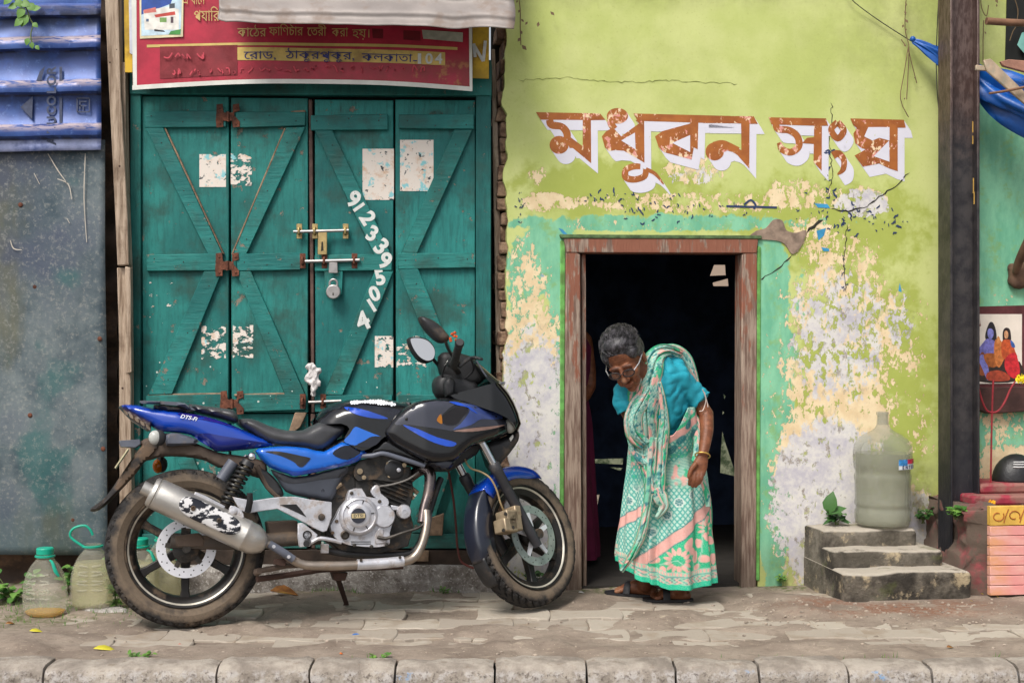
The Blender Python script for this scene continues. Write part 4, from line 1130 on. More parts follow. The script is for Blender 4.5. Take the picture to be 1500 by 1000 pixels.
strip(lambda x: 75 - sign_bow(x)*.45 + (x-445)*.016, lambda x: 94 - sign_bow(x)*.45 + (x-445)*.016, 346, 652, -.0018, 'sign_band', mat('sign_band', lin(216, 186, 104), .55, var=.25, dirt=lin(150, 120, 80), dirt_amt=.4), sign)
strip(lambda x: 69 - sign_bow(x)*.3, lambda x: 118 - sign_bow(x)*.9, 234, 348, -.0021, 'sign_overpaint', mat('sign_overpaint', lin(136, 36, 46), .6, var=.2, dirt=lin(112, 34, 40), dirt_amt=.5), sign)
def stext(body, x0, x1, y, h, mt, off=-.0025, name='sign_lettering', bold=.0, slope=0):
    me = text_mesh(body, 1.0, .0003, bold=bold)
    V_ = verts_np(me); w = V_[:, 0].max() - V_[:, 0].min(); cxm = (V_[:, 0].max() + V_[:, 0].min())/2
    kx = (x1 - x0)*.00304/w; kz = h*.00304
    me.transform(Matrix.Translation(RF.px((x0+x1)/2, y, off - .004)) @ Matrix.Rotation(R(slope), 4, 'Y') @ Matrix.Diagonal((kx, 1, kz, 1)) @ Matrix.Translation((-cxm, 0, 0)))
    return link(name, me, mt, sign)
navy = mat('sign_navy', lin(36, 40, 110), .5, bump=0)
stext('প\u200cযািরস', 284, 332, 24, 23, goldl)
stext('এ খােন', 268, 300, 0, 22, goldl)
stext('কােঠর', 348, 390, 48, 19, goldl); stext('ফািণচার', 394, 444, 46.5, 19, goldl); stext('েতরী', 450, 478, 47, 19, goldl)
stext('করা', 486, 510, 48, 19, goldl); stext('হয়।', 516, 541, 49.5, 19, goldl)
MB().tube(RF.pts([(425, 36), (430, 41)], -.006), .0018, 6).build('sign_lettering', goldl, sign)
stext('েরাড,', 357, 404, 81.5, 17, navy, -.003); stext('ঠাকুরপুকুর,', 418, 519, 81.5, 17, navy, -.003, slope=1.0); stext('কলকাতা', 530, 604, 85, 17, navy, -.003, slope=1.5); stext('-', 605, 611, 88, 17, navy, -.003)
for ch_, x in (('1', 612), ('0', 623), ('4', 637)): stext(ch_, x, x + (5 if ch_ == '1' else 11), 87, 21, dig_m, -.0035, bold=.02)
rs = random.Random(5); scr = mat('scribble', lin(196, 70, 84), .7, bump=0)
sb = MB()
for (x0, x1, y, h) in ((240, 305, 82, 8), (255, 345, 105, 8), (352, 620, 101, 8)):
    x = x0
    while x < x1:
        L = [(x, y + rs.uniform(-h, h)*.7)]
        for _ in range(3): L.append((L[-1][0] + rs.uniform(-2, 5), y + rs.uniform(-h, h)*.6))
        pts = RF.pts(thick(L, [1.9]*4, 3), -.0075 - rs.random()*.0004); n = len(pts)//2
        sb.add(pts, [(j, j+1, 2*n-2-j, 2*n-1-j) for j in range(n-1)])
        x += rs.uniform(8, 17)
sb.build('sign_scribble', scr, sign, smooth=0)
# picture of a house printed on the sign
pic = link('sign_picture', MB().prism(RP([(204, -30), (269, -30), (268, 54), (205, 57)], -.004), -.004, -.0012).mesh('sign_picture'), mat('pic_cream', lin(226, 214, 176), .5, bump=0), sign)
def picp(L, off, col, nm='picture_print'):
    pts = RF.pts(L, off); MB().add(pts, [tuple(t) for t in tessellate_polygon([[Vector((p.x, p.z, 0)) for p in pts]])]).build(nm, mat('pic_%d_%d_%d' % col, lin(*col), .5, var=.2, nsc=30, bump=0), pic, smooth=0)
picp([(207, -28), (267, -28), (265, 50), (207, 53)], -.0046, (198, 222, 236)); picp([(207, -28), (262, -28), (250, 6), (207, 22)], -.0048, (40, 78, 160))
picp([(210, 16), (248, 10), (262, 14), (262, 44), (212, 44)], -.0050, (232, 228, 220)); picp([(210, 15), (228, 11), (229, 18), (211, 20)], -.0052, (214, 120, 110)); picp([(226, 22), (256, 17), (257, 22), (228, 26)], -.0052, (196, 70, 60))
picp([(234, 26), (244, 26), (244, 33), (234, 33)], -.0052, (120, 160, 90)); picp([(250, 25), (254, 25), (254, 34), (250, 34)], -.0052, (90, 70, 80)); picp([(214, 28), (218, 28), (218, 32), (214, 32)], -.0052, (80, 100, 130)); picp([(248, 6), (256, 5), (256, 12), (248, 13)], -.0052, (70, 80, 90))
picp([(250, 46), (265, 43), (264, 51), (247, 51)], -.0052, (70, 150, 70)); picp([(226, 43), (240, 45), (242, 47), (226, 46)], -.0053, (40, 40, 44))
picp([(618, 44), (678, 48), (678, 62), (620, 57)], -.0035, (176, 176, 160), 'sign_patch')
picp([(545, 42), (616, 46), (616, 60), (546, 56)], -.0036, (120, 16, 30), 'sign_overpaint')
# yellow sign board behind it
ysg = thing('yellow_sign_board', 'worn yellow sign board mostly hidden behind the crimson sign', 'sign', RF, tuple(RF.px(445, 112, .06)))
ym = mat('sign_yellow', lin(206, 166, 40), .6, var=.3, nsc=10, dirt=lin(150, 110, 50), dirt_amt=.4)
MB().prism(RP([(181, -40), (717, -40), (716, 115), (690, 114), (300, 108), (183, 106)], .05), .05, .065).build('sign_panel', ym, ysg, bevel=.002)
MB().prism(RP([(188, -40), (193, -40), (194, 80), (190, 78)], .047), .047, .0495).build('sign_stripe', mat('sign_white', lin(210, 214, 226), .6), ysg)
for L in ([(694, 66), (708, 90)], [(708, 90), (711, 60)], [(694, 64), (696, 84)]):
    pts = RF.pts(thick(L, [4.5, 4.5], 3), .046 + .0003*len(L[0]) + L[0][1]*1e-6); n = len(pts)//2
    MB().add(pts, [(j, j+1, 2*n-2-j, 2*n-1-j) for j in range(n-1)]).build('sign_lettering', dig_m, ysg)
# tin awning over the sign
AF = Frame(Matrix.Translation((0, .42, 0)))
tin = mat('grey_tin', lin(146, 138, 134), .55, metal=.25, var=.18, nsc=6, bump=.3, bsc=30, dirt=lin(128, 108, 94), dirt_amt=.35, dsc=5)
prof = []
for k in range(64):
    t = k/63
    zz = 2.99 - .56*t; yy = .30 - .33*t
    w_ = math.sin(t*2*math.pi*6.0)*.013
    prof.append((yy - w_*.86, zz - w_*.5))
na = 60; vs_ = []
for a in range(na+1):
    x = 317 + (751-317)*a/na
    drop = 8*sstep(0, 1, a/na) + 6*sstep(.0, .08, a/na)*0
    cut = 10*(1-sstep(0, .03, a/na)) + 2.5*math.sin(a*.5) 
    for (yy, zz) in prof:
        px_ = AF.px(x, 40, yy).x
        t = (2.99-zz)/.56
        vs_.append((px_ + .012*math.sin(t*9)*(a in (0, na)), yy + mnoise.noise(Vector((x*.012, zz*3, 1)))*.010, zz + .06 - .00010*(x-317)*0 - t*(drop*.0029) + t*cut*.0016 + mnoise.noise(Vector((x*.02, t*2, 5)))*.012))
m = len(prof)
aw = MB().add(vs_, [(a*m+k, a*m+k+1, (a+1)*m+k+1, (a+1)*m+k) for a in range(na) for k in range(m-1)]).build('tin_awning', tin, None, AF, (float(AF.px(534, 40, .1).x), .3, 2.9))
sd = aw.modifiers.new('thick', 'SOLIDIFY'); sd.thickness = .003
tag(aw, 'bent grey corrugated tin awning over the crimson sign', 'awning')
# ================================================================== STEEL POST
g = G('brown_steel'); c = g.co(); z = g.xyz(c)[2]; n = g.noise(c, 14, 6, .65); f = g.noise(g.co((1, 1, .3)), 60, 5, .7)
col = g.mix(g.step(n, .35, .65), lin(44, 42, 46), lin(70, 66, 66))
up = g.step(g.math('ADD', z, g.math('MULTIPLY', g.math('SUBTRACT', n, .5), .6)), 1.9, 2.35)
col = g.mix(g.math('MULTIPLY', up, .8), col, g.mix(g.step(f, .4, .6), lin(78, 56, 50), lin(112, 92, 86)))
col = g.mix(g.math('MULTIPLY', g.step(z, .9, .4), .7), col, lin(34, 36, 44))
col = g.mix(g.math('MULTIPLY', g.step(f, .62, .74), .35), col, lin(120, 98, 86))
post_m = g.fin(col, .5, .2, g.bump(g.math('ADD', n, f), .3, .006))
PO = .20                                                  # distance of the post's web from the wall
pa, pb = GF.px(1383, 790, -PO), GF.px(1428, 790, -PO)
x0, x1 = pa.x, pb.x
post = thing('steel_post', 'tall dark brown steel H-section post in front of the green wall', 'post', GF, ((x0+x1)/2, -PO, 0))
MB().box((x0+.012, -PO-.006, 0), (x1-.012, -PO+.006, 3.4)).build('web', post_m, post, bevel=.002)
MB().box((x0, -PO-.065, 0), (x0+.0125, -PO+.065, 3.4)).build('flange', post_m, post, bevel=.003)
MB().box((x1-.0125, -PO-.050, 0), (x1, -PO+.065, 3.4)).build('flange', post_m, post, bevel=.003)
ch_m = mat('paint_fleck', lin(190, 150, 70), .7, bump=0)
k = MB()
for (px_, py_, h_) in ((1425, 186, 16), (1425, 205, 12), (1426, 272, 22), (1427, 290, 18)):
    p = GF.px(px_, py_, -PO-.0515); k.box((p.x-.0025, -PO-.0515, p.z-h_*.0016), (p.x+.0025, -PO-.0502, p.z+h_*.0016))
k.build('paint_fleck', ch_m, post)

# ================================================================== CONCRETE STEPS
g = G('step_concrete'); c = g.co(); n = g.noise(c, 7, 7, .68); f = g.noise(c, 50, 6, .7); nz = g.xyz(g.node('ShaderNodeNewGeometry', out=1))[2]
n4 = g.noise(c, 3.4, 5, .6)
col = g.mix(g.step(n, .35, .66), lin(84, 78, 68), lin(126, 118, 106))
col = g.mix(g.math('MULTIPLY', g.step(n4, .44, .56), .9), col, lin(42, 37, 32))
col = g.mix(g.math('MULTIPLY', g.step(g.noise(c, 9, 6, .7), .55, .66), .8), col, lin(190, 172, 140))
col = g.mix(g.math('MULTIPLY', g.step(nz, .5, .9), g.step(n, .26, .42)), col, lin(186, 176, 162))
col = g.mix(g.math('MULTIPLY', g.step(f, .56, .72), .45), col, lin(72, 66, 56))
col = g.mix(g.math('MULTIPLY', g.step(g.noise(c, 5, 5), .58, .66), .5), col, lin(90, 96, 52))
step_m = g.fin(col, .93, 0, g.bump(g.math('ADD', n, f), .9, .014))
sx0, sx1 = GF.px(1176, 850, 0).x, GF.px(1392, 800, -.28).x - .05
steps = thing('concrete_steps', 'three mossy concrete steps against the green wall under the water jar', 'steps', GF, ((sx0+sx1)/2, -.3, 0))
def step(xa, xb, ya, yb, z0, z1, seed):
    vs_, n = [], 34
    prof = [(yb, z1), (ya+.04, z1), (ya+.012, z1-.002), (ya+.002, z1-.012), (ya, z1-.03), (ya+.006, (z0+z1)/2), (ya+.004, z0), (yb, z0)]
    for a in range(n+1):
        t = a/n; x = xa + (xb-xa)*t
        e = max(0, 1-min(t, 1-t)/.03)
        for (y, z) in prof:
            q = mnoise.noise(Vector((x*6+seed, y*7, z*7)))*.012 + mnoise.noise(Vector((x*22, y*22, z*22+seed)))*.006
            top = 1 if z > z1-.02 else .4
            vs_.append((x + e*.006*(1 if t < .5 else -1), y + q + e*.01, z + q*top*.6 - e*.008*top))
    m = len(prof)
    return MB().add(vs_, [(a*m+k, a*m+k+1, (a+1)*m+k+1, (a+1)*m+k) for a in range(n) for k in range(m-1)] + [tuple(range(m)), tuple(n*m+k for k in reversed(range(m)))])
step(sx0+.004, sx1-.08, -.225, 0, -.03, .272, 1).build('step', step_m, steps, smooth=50)
step(sx0+.002, sx1-.02, -.37, 0, -.03, .196, 2).build('step', step_m, steps, smooth=50)
step(sx0, sx1+.04, -.52, 0, -.03, .125, 3).build('step', step_m, steps, smooth=50)

# ================================================================== WATER JAR
def plastic(name, col, trans=.55, rough=.28, bump=.1, alpha=.55):
    g = G(name); c = g.co(); n = g.noise(c, 6, 5, .6)
    cc = g.mix(g.step(n, .35, .7), sc3(col, .85), col)
    return g.fin(cc, rough, 0, g.bump(g.noise(c, 30, 4), bump, .004), Transmission_Weight=trans, IOR=1.25, Specular_IOR_Level=.5, Alpha=alpha)
jar_m = plastic('cloudy_plastic', lin(178, 180, 166), .3, .14, .3, alpha=.42)
jp = GF.px(1293, 770, -.125); jp.z = .272
jar = thing('water_jar', 'big cloudy plastic water jar with ribbed waist standing on the top step', 'jar', GF, tuple(jp))
TJ = Matrix.Translation((jp.x, -.125, jp.z + .002))
kk = .00318
def jr(px_): return px_*kk
prof = [(0, .004), (jr(32), .004), (jr(38), .012), (jr(40), .035), (jr(40), .075), (jr(38.5), .083), (jr(38.5), .094), (jr(40.5), .102), (jr(40.5), .115), (jr(39.5), .13), (jr(40), .205), (jr(41), .222), (jr(41), .236), (jr(39.5), .246), (jr(39.5), .258), (jr(41.5), .272), (jr(42.5), .30), (jr(42.5), .345), (jr(41), .375), (jr(36), .402), (jr(27), .424), (jr(17), .440), (jr(11), .455), (jr(9), .470), (jr(8.2), .50), (jr(8.2), .512), (jr(9), .516), (jr(9), .528), (jr(7.2), .53), (jr(7.2), .47)]
o = MB().lathe(prof, TJ, 44).build('jar_body', jar_m, jar, smooth=60)
wt_m = G('murky_water'); wt_m = wt_m.fin(lin(182, 182, 160), .1, Transmission_Weight=.3, IOR=1.2, Alpha=.55)
MB().lathe([(0, .010), (jr(36), .012), (jr(38), .03), (jr(38), .07), (jr(37), .1), (jr(38), .2), (jr(38), .30), (jr(39), .34), (0, .342)], TJ, 36).build('water', wt_m, jar)
def wrap(u0, u1, z0, z1, r, nm, mt, parent, n=10):
    vs_ = []
    for a in range(n+1):
        an = R(u0 + (u1-u0)*a/n)
        for z in (z0, z1): vs_.append(TJ @ Vector((r*math.sin(an), -r*math.cos(an), z)))
    return MB().add(vs_, [(2*a, 2*a+2, 2*a+3, 2*a+1) for a in range(n)]).build(nm, mt, parent)
lab = wrap(8, 68, .272, .318, jr(42.5)+.0022, 'label', mat('label_white', lin(224, 228, 234), .4, bump=0), jar)
wrap(8, 30, .290, .318, jr(42.5)+.0028, 'label_print', mat('label_blue', lin(60, 140, 206), .4, var=.5, nsc=80, bump=0), lab)
wrap(30, 68, .297, .318, jr(42.5)+.0028, 'label_print', mat('label_red', lin(206, 50, 80), .4, var=.4, nsc=60, bump=0), lab)
for k, ch_ in enumerate('ENTER'):
    me = text_mesh(ch_, .022, .0002, bold=.0006); an = R(18 + k*9)
    r = jr(42.5)+.0034
    me.transform(TJ @ Matrix.Translation((r*math.sin(an), -r*math.cos(an), .281)) @ Matrix.Rotation(an, 4, 'Z'))
    link('letter', me, mat('label_navy', lin(30, 40, 90), .5, bump=0), lab)

# ================================================================== SHRINE
red_p = mat('maroon_plaster', lin(140, 72, 74), .95, var=.5, nsc=12, bump=1.0, bsc=28, dirt=lin(96, 82, 72), dirt_amt=.85, dsc=9)
shr = thing('shrine_plinth', 'rough maroon masonry plinth of a small wayside shrine faced with glazed tiles', 'shrine', GF, (2.36, -.3, 0))
pc = GF.px(1449, 872, -.52)
sxl = GF.px(1402, 740, -.30).x
b = MB(); b.box((sxl, -.50, -.03), (pc.x+1.0, .02, .385))
me = b.mesh('core'); bm = bmesh.new(); bm.from_mesh(me); bmesh.ops.subdivide_edges(bm, edges=bm.edges, cuts=24, use_grid_fill=True)
for v in bm.verts:
    q = mnoise.noise_vector(v.co*7)*.036 + mnoise.noise_vector(v.co*21)*.022
    if v.co.y < -.47 and v.co.x > pc.x-.02: q = q*.1
    if v.co.x < sxl + .05: v.co.x += .06*sstep(.0, .35, v.co.z)*0 - .05*(1-sstep(.05, .3, v.co.z)) ; 
    v.co.y += .10*(1-sstep(sxl, pc.x, v.co.x))
    v.co += Vector(q)
bm.to_mesh(me); bm.free(); me.polygons.foreach_set('use_smooth', [True]*len(me.polygons))
link('plinth_core', me, red_p, shr)
crim = mat('crimson_floor', lin(150, 44, 62), .8, var=.4, nsc=10, bump=.8, bsc=30, dirt=lin(140, 104, 92), dirt_amt=.6)
MB().box((sxl+.06, -.33, .385), (pc.x+1.0, .02, .43)).build('ledge', crim, shr, bevel=.012, seg=2)
MB().box((sxl+.14, -.25, .43), (pc.x+1.0, .02, .475)).build('ledge', crim, shr, bevel=.012, seg=2)
yt = mat('yellow_tile', lin(222, 178, 84), .22, var=.2, nsc=14, bump=0)
g = G('pink_tile'); c = g.co(); xx = g.xyz(g.co(rand=False))[0]; n = g.noise(g.co((1, 1, 3)), 9, 5, .6)
pk_ = g.mix(g.step(g.math('ADD', xx, g.math('MULTIPLY', g.math('SUBTRACT', n, .5), .06)), pc.x+.01, pc.x+.12), lin(220, 158, 118), lin(222, 150, 146))
pk_m = g.fin(g.mix(g.step(n, .4, .7), pk_, lin(226, 170, 160)), .25, 0)
tp = thing('tile_panel', 'pink and yellow glazed tile panel on the front of the shrine plinth', 'tile panel', GF, (pc.x+.2, -.52, 0))
zt = GF.px(1449, 741, -.525).z; zb = GF.px(1449, 770, -.525).z; z0 = GF.px(1449, 872, -.525).z
MB().box((pc.x, -.530, zb+.002), (pc.x+.30, -.50, zt)).build('tile', yt, tp, bevel=.002)
MB().box((pc.x+.302, -.530, zb+.002), (pc.x+.60, -.50, zt)).build('tile', yt, tp, bevel=.002)
npk = 7
for j in range(npk):
    za = z0 + (zb-z0)*j/npk
    MB().box((pc.x, -.529 + .001*(j % 2), za+.0015), (pc.x+.60, -.50, za + (zb-z0)/npk - .0015)).build('tile', pk_m, tp, bevel=.0015)
orn = mat('tile_ornament', lin(166, 96, 44), .35, bump=0)
oz = (zt+zb)/2
for k in range(3):
    ox = pc.x + .035 + k*.075
    s_ = 1 if k % 2 else -1
    MB().tube([(ox + .028*math.cos(a)*(1-a*.09), -.531, oz + s_*(.024*math.sin(a))*(1-a*.09)) for a in np.linspace(-.5, 5.2, 22)], .0026, 6).build('tile_ornament', orn, tp)
    MB().tube([(ox+.028, -.531, oz-.03), (ox+.037, -.531, oz), (ox+.050, -.531, oz+.03)], .0024, 6, smooth=4).build('tile_ornament', orn, tp)
# painted picture with its frame band on the wall
fb = mat('maroon_band', lin(94, 46, 48), .85, var=.35, nsc=14, bump=.5)
pic_t = thing('deity_picture', 'picture of seated deities in bright robes pasted on the turquoise shrine wall', 'picture', GF, tuple(GF.px(1465, 560, -.01)))
def GPp(L, off): return GP(L, off)
MB().prism(GP([(1430, 449), (1540, 446), (1540, 590), (1430, 590)], -.004), -.004, .01).build('painted_border', fb, pic_t)
MB().prism(GP([(1430, 460), (1497, 460), (1497, 561), (1430, 562)], -.007), -.007, -.0042).build('paper', mat('pic_paper', lin(234, 222, 208), .5, var=.08, bump=0), pic_t)
MB().prism(GP([(1424, 568), (1540, 566), (1540, 600), (1450, 606), (1424, 596)], -.05), -.05, .01).build('painted_shelf', mat('dark_shelf', lin(70, 44, 40), .85, var=.4, nsc=12, bump=.6), pic_t, bevel=.004)
_pk = [0]
def pf(L, col, sp=True):
    _pk[0] += 1
    P = spline2(L, 3) if sp else L
    pts = GF.pts(P, -.0074 - .00004*_pk[0])
    MB().add(pts, [tuple(t) for t in tessellate_polygon([[Vector((p.x, p.z, 0)) for p in pts]])]).build('print', mat('print_%d_%d_%d' % col, lin(*col), .5, var=.35, nsc=70, bump=0), pic_t, smooth=0)
pf([(1431, 528), (1440, 520), (1470, 524), (1494, 530), (1495, 557), (1431, 558)], (52, 40, 34))
pf([(1431, 520), (1436, 510), (1446, 518), (1448, 545), (1434, 548)], (150, 80, 40))
pf([(1432, 470), (1434, 470), (1434, 520), (1432, 520)], (150, 110, 80), False); pf([(1430, 466), (1431, 475), (1433, 476), (1433, 465), (1434, 476), (1436, 474), (1436, 467), (1437, 477), (1433, 480), (1429, 477)], (140, 90, 80), False)
pf([(1446, 480), (1450, 472), (1455, 473), (1459, 484), (1460, 500), (1456, 503), (1446, 500), (1443, 492)], (40, 34, 40))
pf([(1446, 496), (1455, 498), (1462, 506), (1457, 522), (1446, 524), (1440, 515), (1434, 520), (1433, 512), (1440, 502)], (120, 116, 190))
pf([(1447, 483), (1451, 481), (1455, 484), (1455, 492), (1451, 497), (1447, 492)], (130, 130, 200))
pf([(1436, 520), (1442, 521), (1448, 540), (1450, 554), (1446, 556), (1440, 542), (1434, 528)], (130, 130, 206))
pf([(1441, 519), (1458, 518), (1466, 530), (1456, 538), (1446, 534)], (166, 92, 40))
pf([(1457, 500), (1462, 496), (1467, 500), (1470, 510), (1472, 522), (1464, 538), (1458, 530), (1456, 516)], (204, 120, 60)); pf([(1460, 497), (1462, 492), (1465, 496), (1464, 502), (1461, 502)], (214, 140, 80))
pf([(1469, 486), (1473, 480), (1479, 482), (1481, 492), (1480, 500), (1470, 501)], (44, 30, 30)); pf([(1471, 487), (1474, 484), (1477, 488), (1476, 495), (1472, 495)], (206, 150, 110))
pf([(1467, 502), (1473, 497), (1482, 500), (1487, 514), (1490, 524), (1478, 530), (1468, 522)], (196, 84, 40)); pf([(1473, 524), (1486, 516), (1492, 530), (1494, 545), (1488, 554), (1478, 550), (1472, 538)], (200, 40, 48)); pf([(1480, 498), (1485, 502), (1487, 508), (1482, 508)], (60, 100, 170))
pf([(1446, 546), (1462, 542), (1476, 548), (1478, 557), (1448, 557)], (170, 70, 44))
# trident standing on the ledge
tri_m = mat('red_trident', lin(142, 34, 44), .55, var=.3, nsc=30, bump=.3)
td = -.20
tri = thing('trident', 'thin red iron trident standing on the crimson ledge before the picture', 'trident', GF, tuple(GF.px(1451, 712, td)))
MB().tube(GF.pts([(1451, 716), (1452, 660), (1453, 607)], td), .0045, 8).build('shaft', tri_m, tri)
MB().tube(GF.pts([(1453, 612), (1454, 580), (1455, 556)], td), .0045, 8).build('prong', tri_m, tri)
MB().tube(GF.pts([(1424, 553), (1431, 560), (1438, 585), (1445, 600), (1453, 604), (1463, 601), (1472, 588), (1481, 568), (1489, 556)], td), [.003, .005, .005, .005, .005, .005, .005, .005, .003], 8, smooth=4).build('prong', tri_m, tri)
# black stone with three white stripes
st = thing('shrine_stone', 'rounded black stone with white painted stripes on the shrine ledge', 'stone', GF, tuple(GF.px(1490, 706, -.13)))
sm_ = MB(); c0 = GF.px(1488, 706, -.13)
n_ = 18
for k in range(n_+1):
    pass
sm_.ball((c0.x, -.13, c0.z - .0), (.115, .09, .135), 26)
me = sm_.mesh('stone', 60); V = [v for v in me.vertices]
for v in V:
    if v.co.z < c0.z: v.co.z = c0.z
link('stone_body', me, mat('black_stone', (.012, .012, .014), .45, var=.4, bump=.4), st)
wst = mat('white_ash', lin(206, 206, 206), .8, bump=.3)
for dz in (.078, .090, .100):
    r_ = .115*math.sqrt(max(0, 1-(dz/.135)**2)); pts = []
    for a in np.linspace(-28, 28, 9):
        an = R(a); pts.append((c0.x - .004 + r_*math.sin(an)*1.004, -.13 - .09/.115*r_*math.cos(an)*1.01, c0.z + dz))
    MB().tube(pts, .0035, 6).build('stripe', wst, st)
# marigold heads
mg = mat('marigold', lin(240, 170, 20), .7, var=.3, nsc=60, bump=.6); mgy = mat('marigold_yellow', lin(238, 214, 30), .7, var=.25, nsc=60, bump=.6)
def marigold(p, r, mt, label):
    b = MB(); rs = random.Random(int(p[0]*1000)); N = 46
    for k in range(N):
        ph = math.acos(1 - 2*(k+.5)/N); th = k*2.39996
        d = Vector((math.sin(ph)*math.cos(th), math.sin(ph)*math.sin(th), math.cos(ph)))
        t = d.orthogonal().normalized(); w = d.cross(t)
        c_ = Vector(p) + d*r*.55; e_ = Vector(p) + d*r*rs.uniform(.9, 1.1); a = r*.28
        b.add([c_ - t*a*.4, c_ + t*a*.4, e_ + t*a + w*a*.3, e_ - t*a + w*a*.3], [(0, 1, 2, 3)])
    b.ball(p, r*.6, 8)
    tag(b.build('marigold', mt, None, GF, tuple(p)), label, 'flower', 'marigold heads at the shrine')
p = GF.px(1453, 731, -.36); marigold((p.x, -.36, .402), .015, mg, 'orange marigold head lying on the crimson ledge of the shrine')
p = GF.px(1496, 555, -.22); marigold(tuple(p), .024, mgy, 'yellow marigold head hanging at the tip of the trident')
MB().tube([p + Vector((0, 0, .02)), p + Vector((.01, .02, .06)), p + Vector((.05, .1, .12))], .0015, 5)
# broken lump of plaster and stump on the turquoise wall (end of an old wooden bracket)
bt = thing('wooden_bracket', 'broken brown wooden bracket sticking out of the turquoise wall', 'bracket', GF, tuple(GF.px(1488, 410, -.02)))
bw_ = mat('old_bracket', lin(104, 78, 62), .85, var=.45, nsc=16, bump=.8)
b = MB(); 
for (x, y, rx, rz_, ry) in ((1488, 404, 12, 18, .035), (1495, 410, 12, 14, .04), (1484, 395, 7, 9, .03), (1500, 398, 12, 14, .05)): 
    pp = GF.px(x, y, -.02); b.ball(pp, (rx*.0034, ry, rz_*.0034), 14)
me = remesh(b, .007, 2)
displace(me, lambda c_: mnoise.noise(c_*26)*.010)
link('plaster_lump', me, bw_, bt)
MB().tube([GF.px(1488, 398, -.05), GF.px(1494, 380, -.10), GF.px(1512, 345, -.2)], [.018, .022, .03], 10, smooth=4).build('bracket_arm', bw_, bt)

# ================================================================== UPPER RIGHT: opening, tarpaulin, poles
tag(MB().prism(GP([(1478, -140), (1560, -140), (1560, 88), (1473, 88)], -.004), -.004, .06).build('dark_opening', mat('opening_dark', (.012, .013, .012), .9, bump=0), None, GF, tuple(GF.px(1500, 88, 0))), 'dark window opening in the upper right of the green wall', 'window')
tarp_m = mat('blue_tarpaulin', lin(16, 84, 166), .38, var=.35, nsc=9, bump=.5, bsc=30)
cl = [(1337, 60, -.06), (1352, 68, -.08), (1375, 82, -.10), (1405, 102, -.12), (1440, 122, -.17), (1480, 142, -.24), (1540, 168, -.32)]
P = [GF.px(x, y, o_) for x, y, o_ in cl]; Wd = [.007, .018, .032, .044, .066, .085, .10]
P2, W2 = spline(P, 8, Wd)
vs_, m = [], 60
for k, p in enumerate(P2):
    t = P2[min(k+1, len(P2)-1)] - P2[max(k-1, 0)]; t.normalize(); up_ = (Vector((0, 0, 1)) - t*t.z).normalized(); w_ = t.cross(up_)
    for j in range(m):
        a = 2*math.pi*j/m; fold = 1 + .34*math.sin(5*a + k*.10) + .20*math.sin(9*a - k*.2)
        vs_.append(p + up_*(math.cos(a)*W2[k]*fold) + w_*(math.sin(a)*W2[k]*.55*fold))
fs_ = [(k*m+j, k*m+(j+1) % m, (k+1)*m+(j+1) % m, (k+1)*m+j) for k in range(len(P2)-1) for j in range(m)]
b = MB().add(vs_, fs_); b.ball(P[0] + Vector((0, 0, .008)), (.014, .014, .014), 12)
tag(b.build('tarpaulin', tarp_m, None, GF, tuple(P[0]), smooth=70), 'twisted blue tarpaulin pulled behind the steel post to a nail', 'tarpaulin')
wood2 = mat('bleached_wood', lin(186, 164, 140), .85, var=.3, nsc=14, bump=.5, dirt=lin(140, 150, 140), dirt_amt=.35)
pole_m = mat('brown_pole', lin(122, 88, 66), .8, var=.3, nsc=14, bump=.5)
def stick(L, r, mt, name, label, cat):
    P = [GF.px(x, y, o_) for x, y, o_ in L]
    tag(MB().tube(P, r, 10, smooth=3).build(name, mt, None, GF, tuple(P[0])), label, cat)
stick([(1445, 31, -.30), (1475, 33, -.30), (1540, 36, -.3)], [.017, .017, .018], pole_m, 'wooden_pole', 'horizontal brown pole end at the upper right corner', 'pole')
def plank(L, y0, y1, mt, label):
    o = MB().prism(GP(L, y0), y0, y1).build('loose_plank', mt, None, GF, tuple(GF.px(*L[0], y0)), bevel=.003)
    tag(o, label, 'plank', 'loose planks lying over the tarpaulin')
plank([(1441, 88), (1452, 86), (1462, 96), (1540, 172), (1540, 186), (1446, 104)], -.40, -.385, wood2, 'bleached plank slanting down across the blue tarpaulin')
plank([(1466, 90), (1478, 87), (1540, 92), (1540, 116), (1470, 97)], -.36, -.34, mat('red_plank', lin(160, 116, 98), .85, var=.35, nsc=14, bump=.5), 'reddish plank lying above the bleached slanting plank')
plank([(1430, 95), (1446, 97), (1450, 104), (1430, 103)], -.30, -.285, wood2, 'small pale plank end beside the steel post')
stick([(1449, 137, -.42), (1470, 134, -.42), (1500, 128, -.42)], [.005, .006, .006], pole_m, 'stick', 'thin stick poking out below the slanting plank', 'stick')
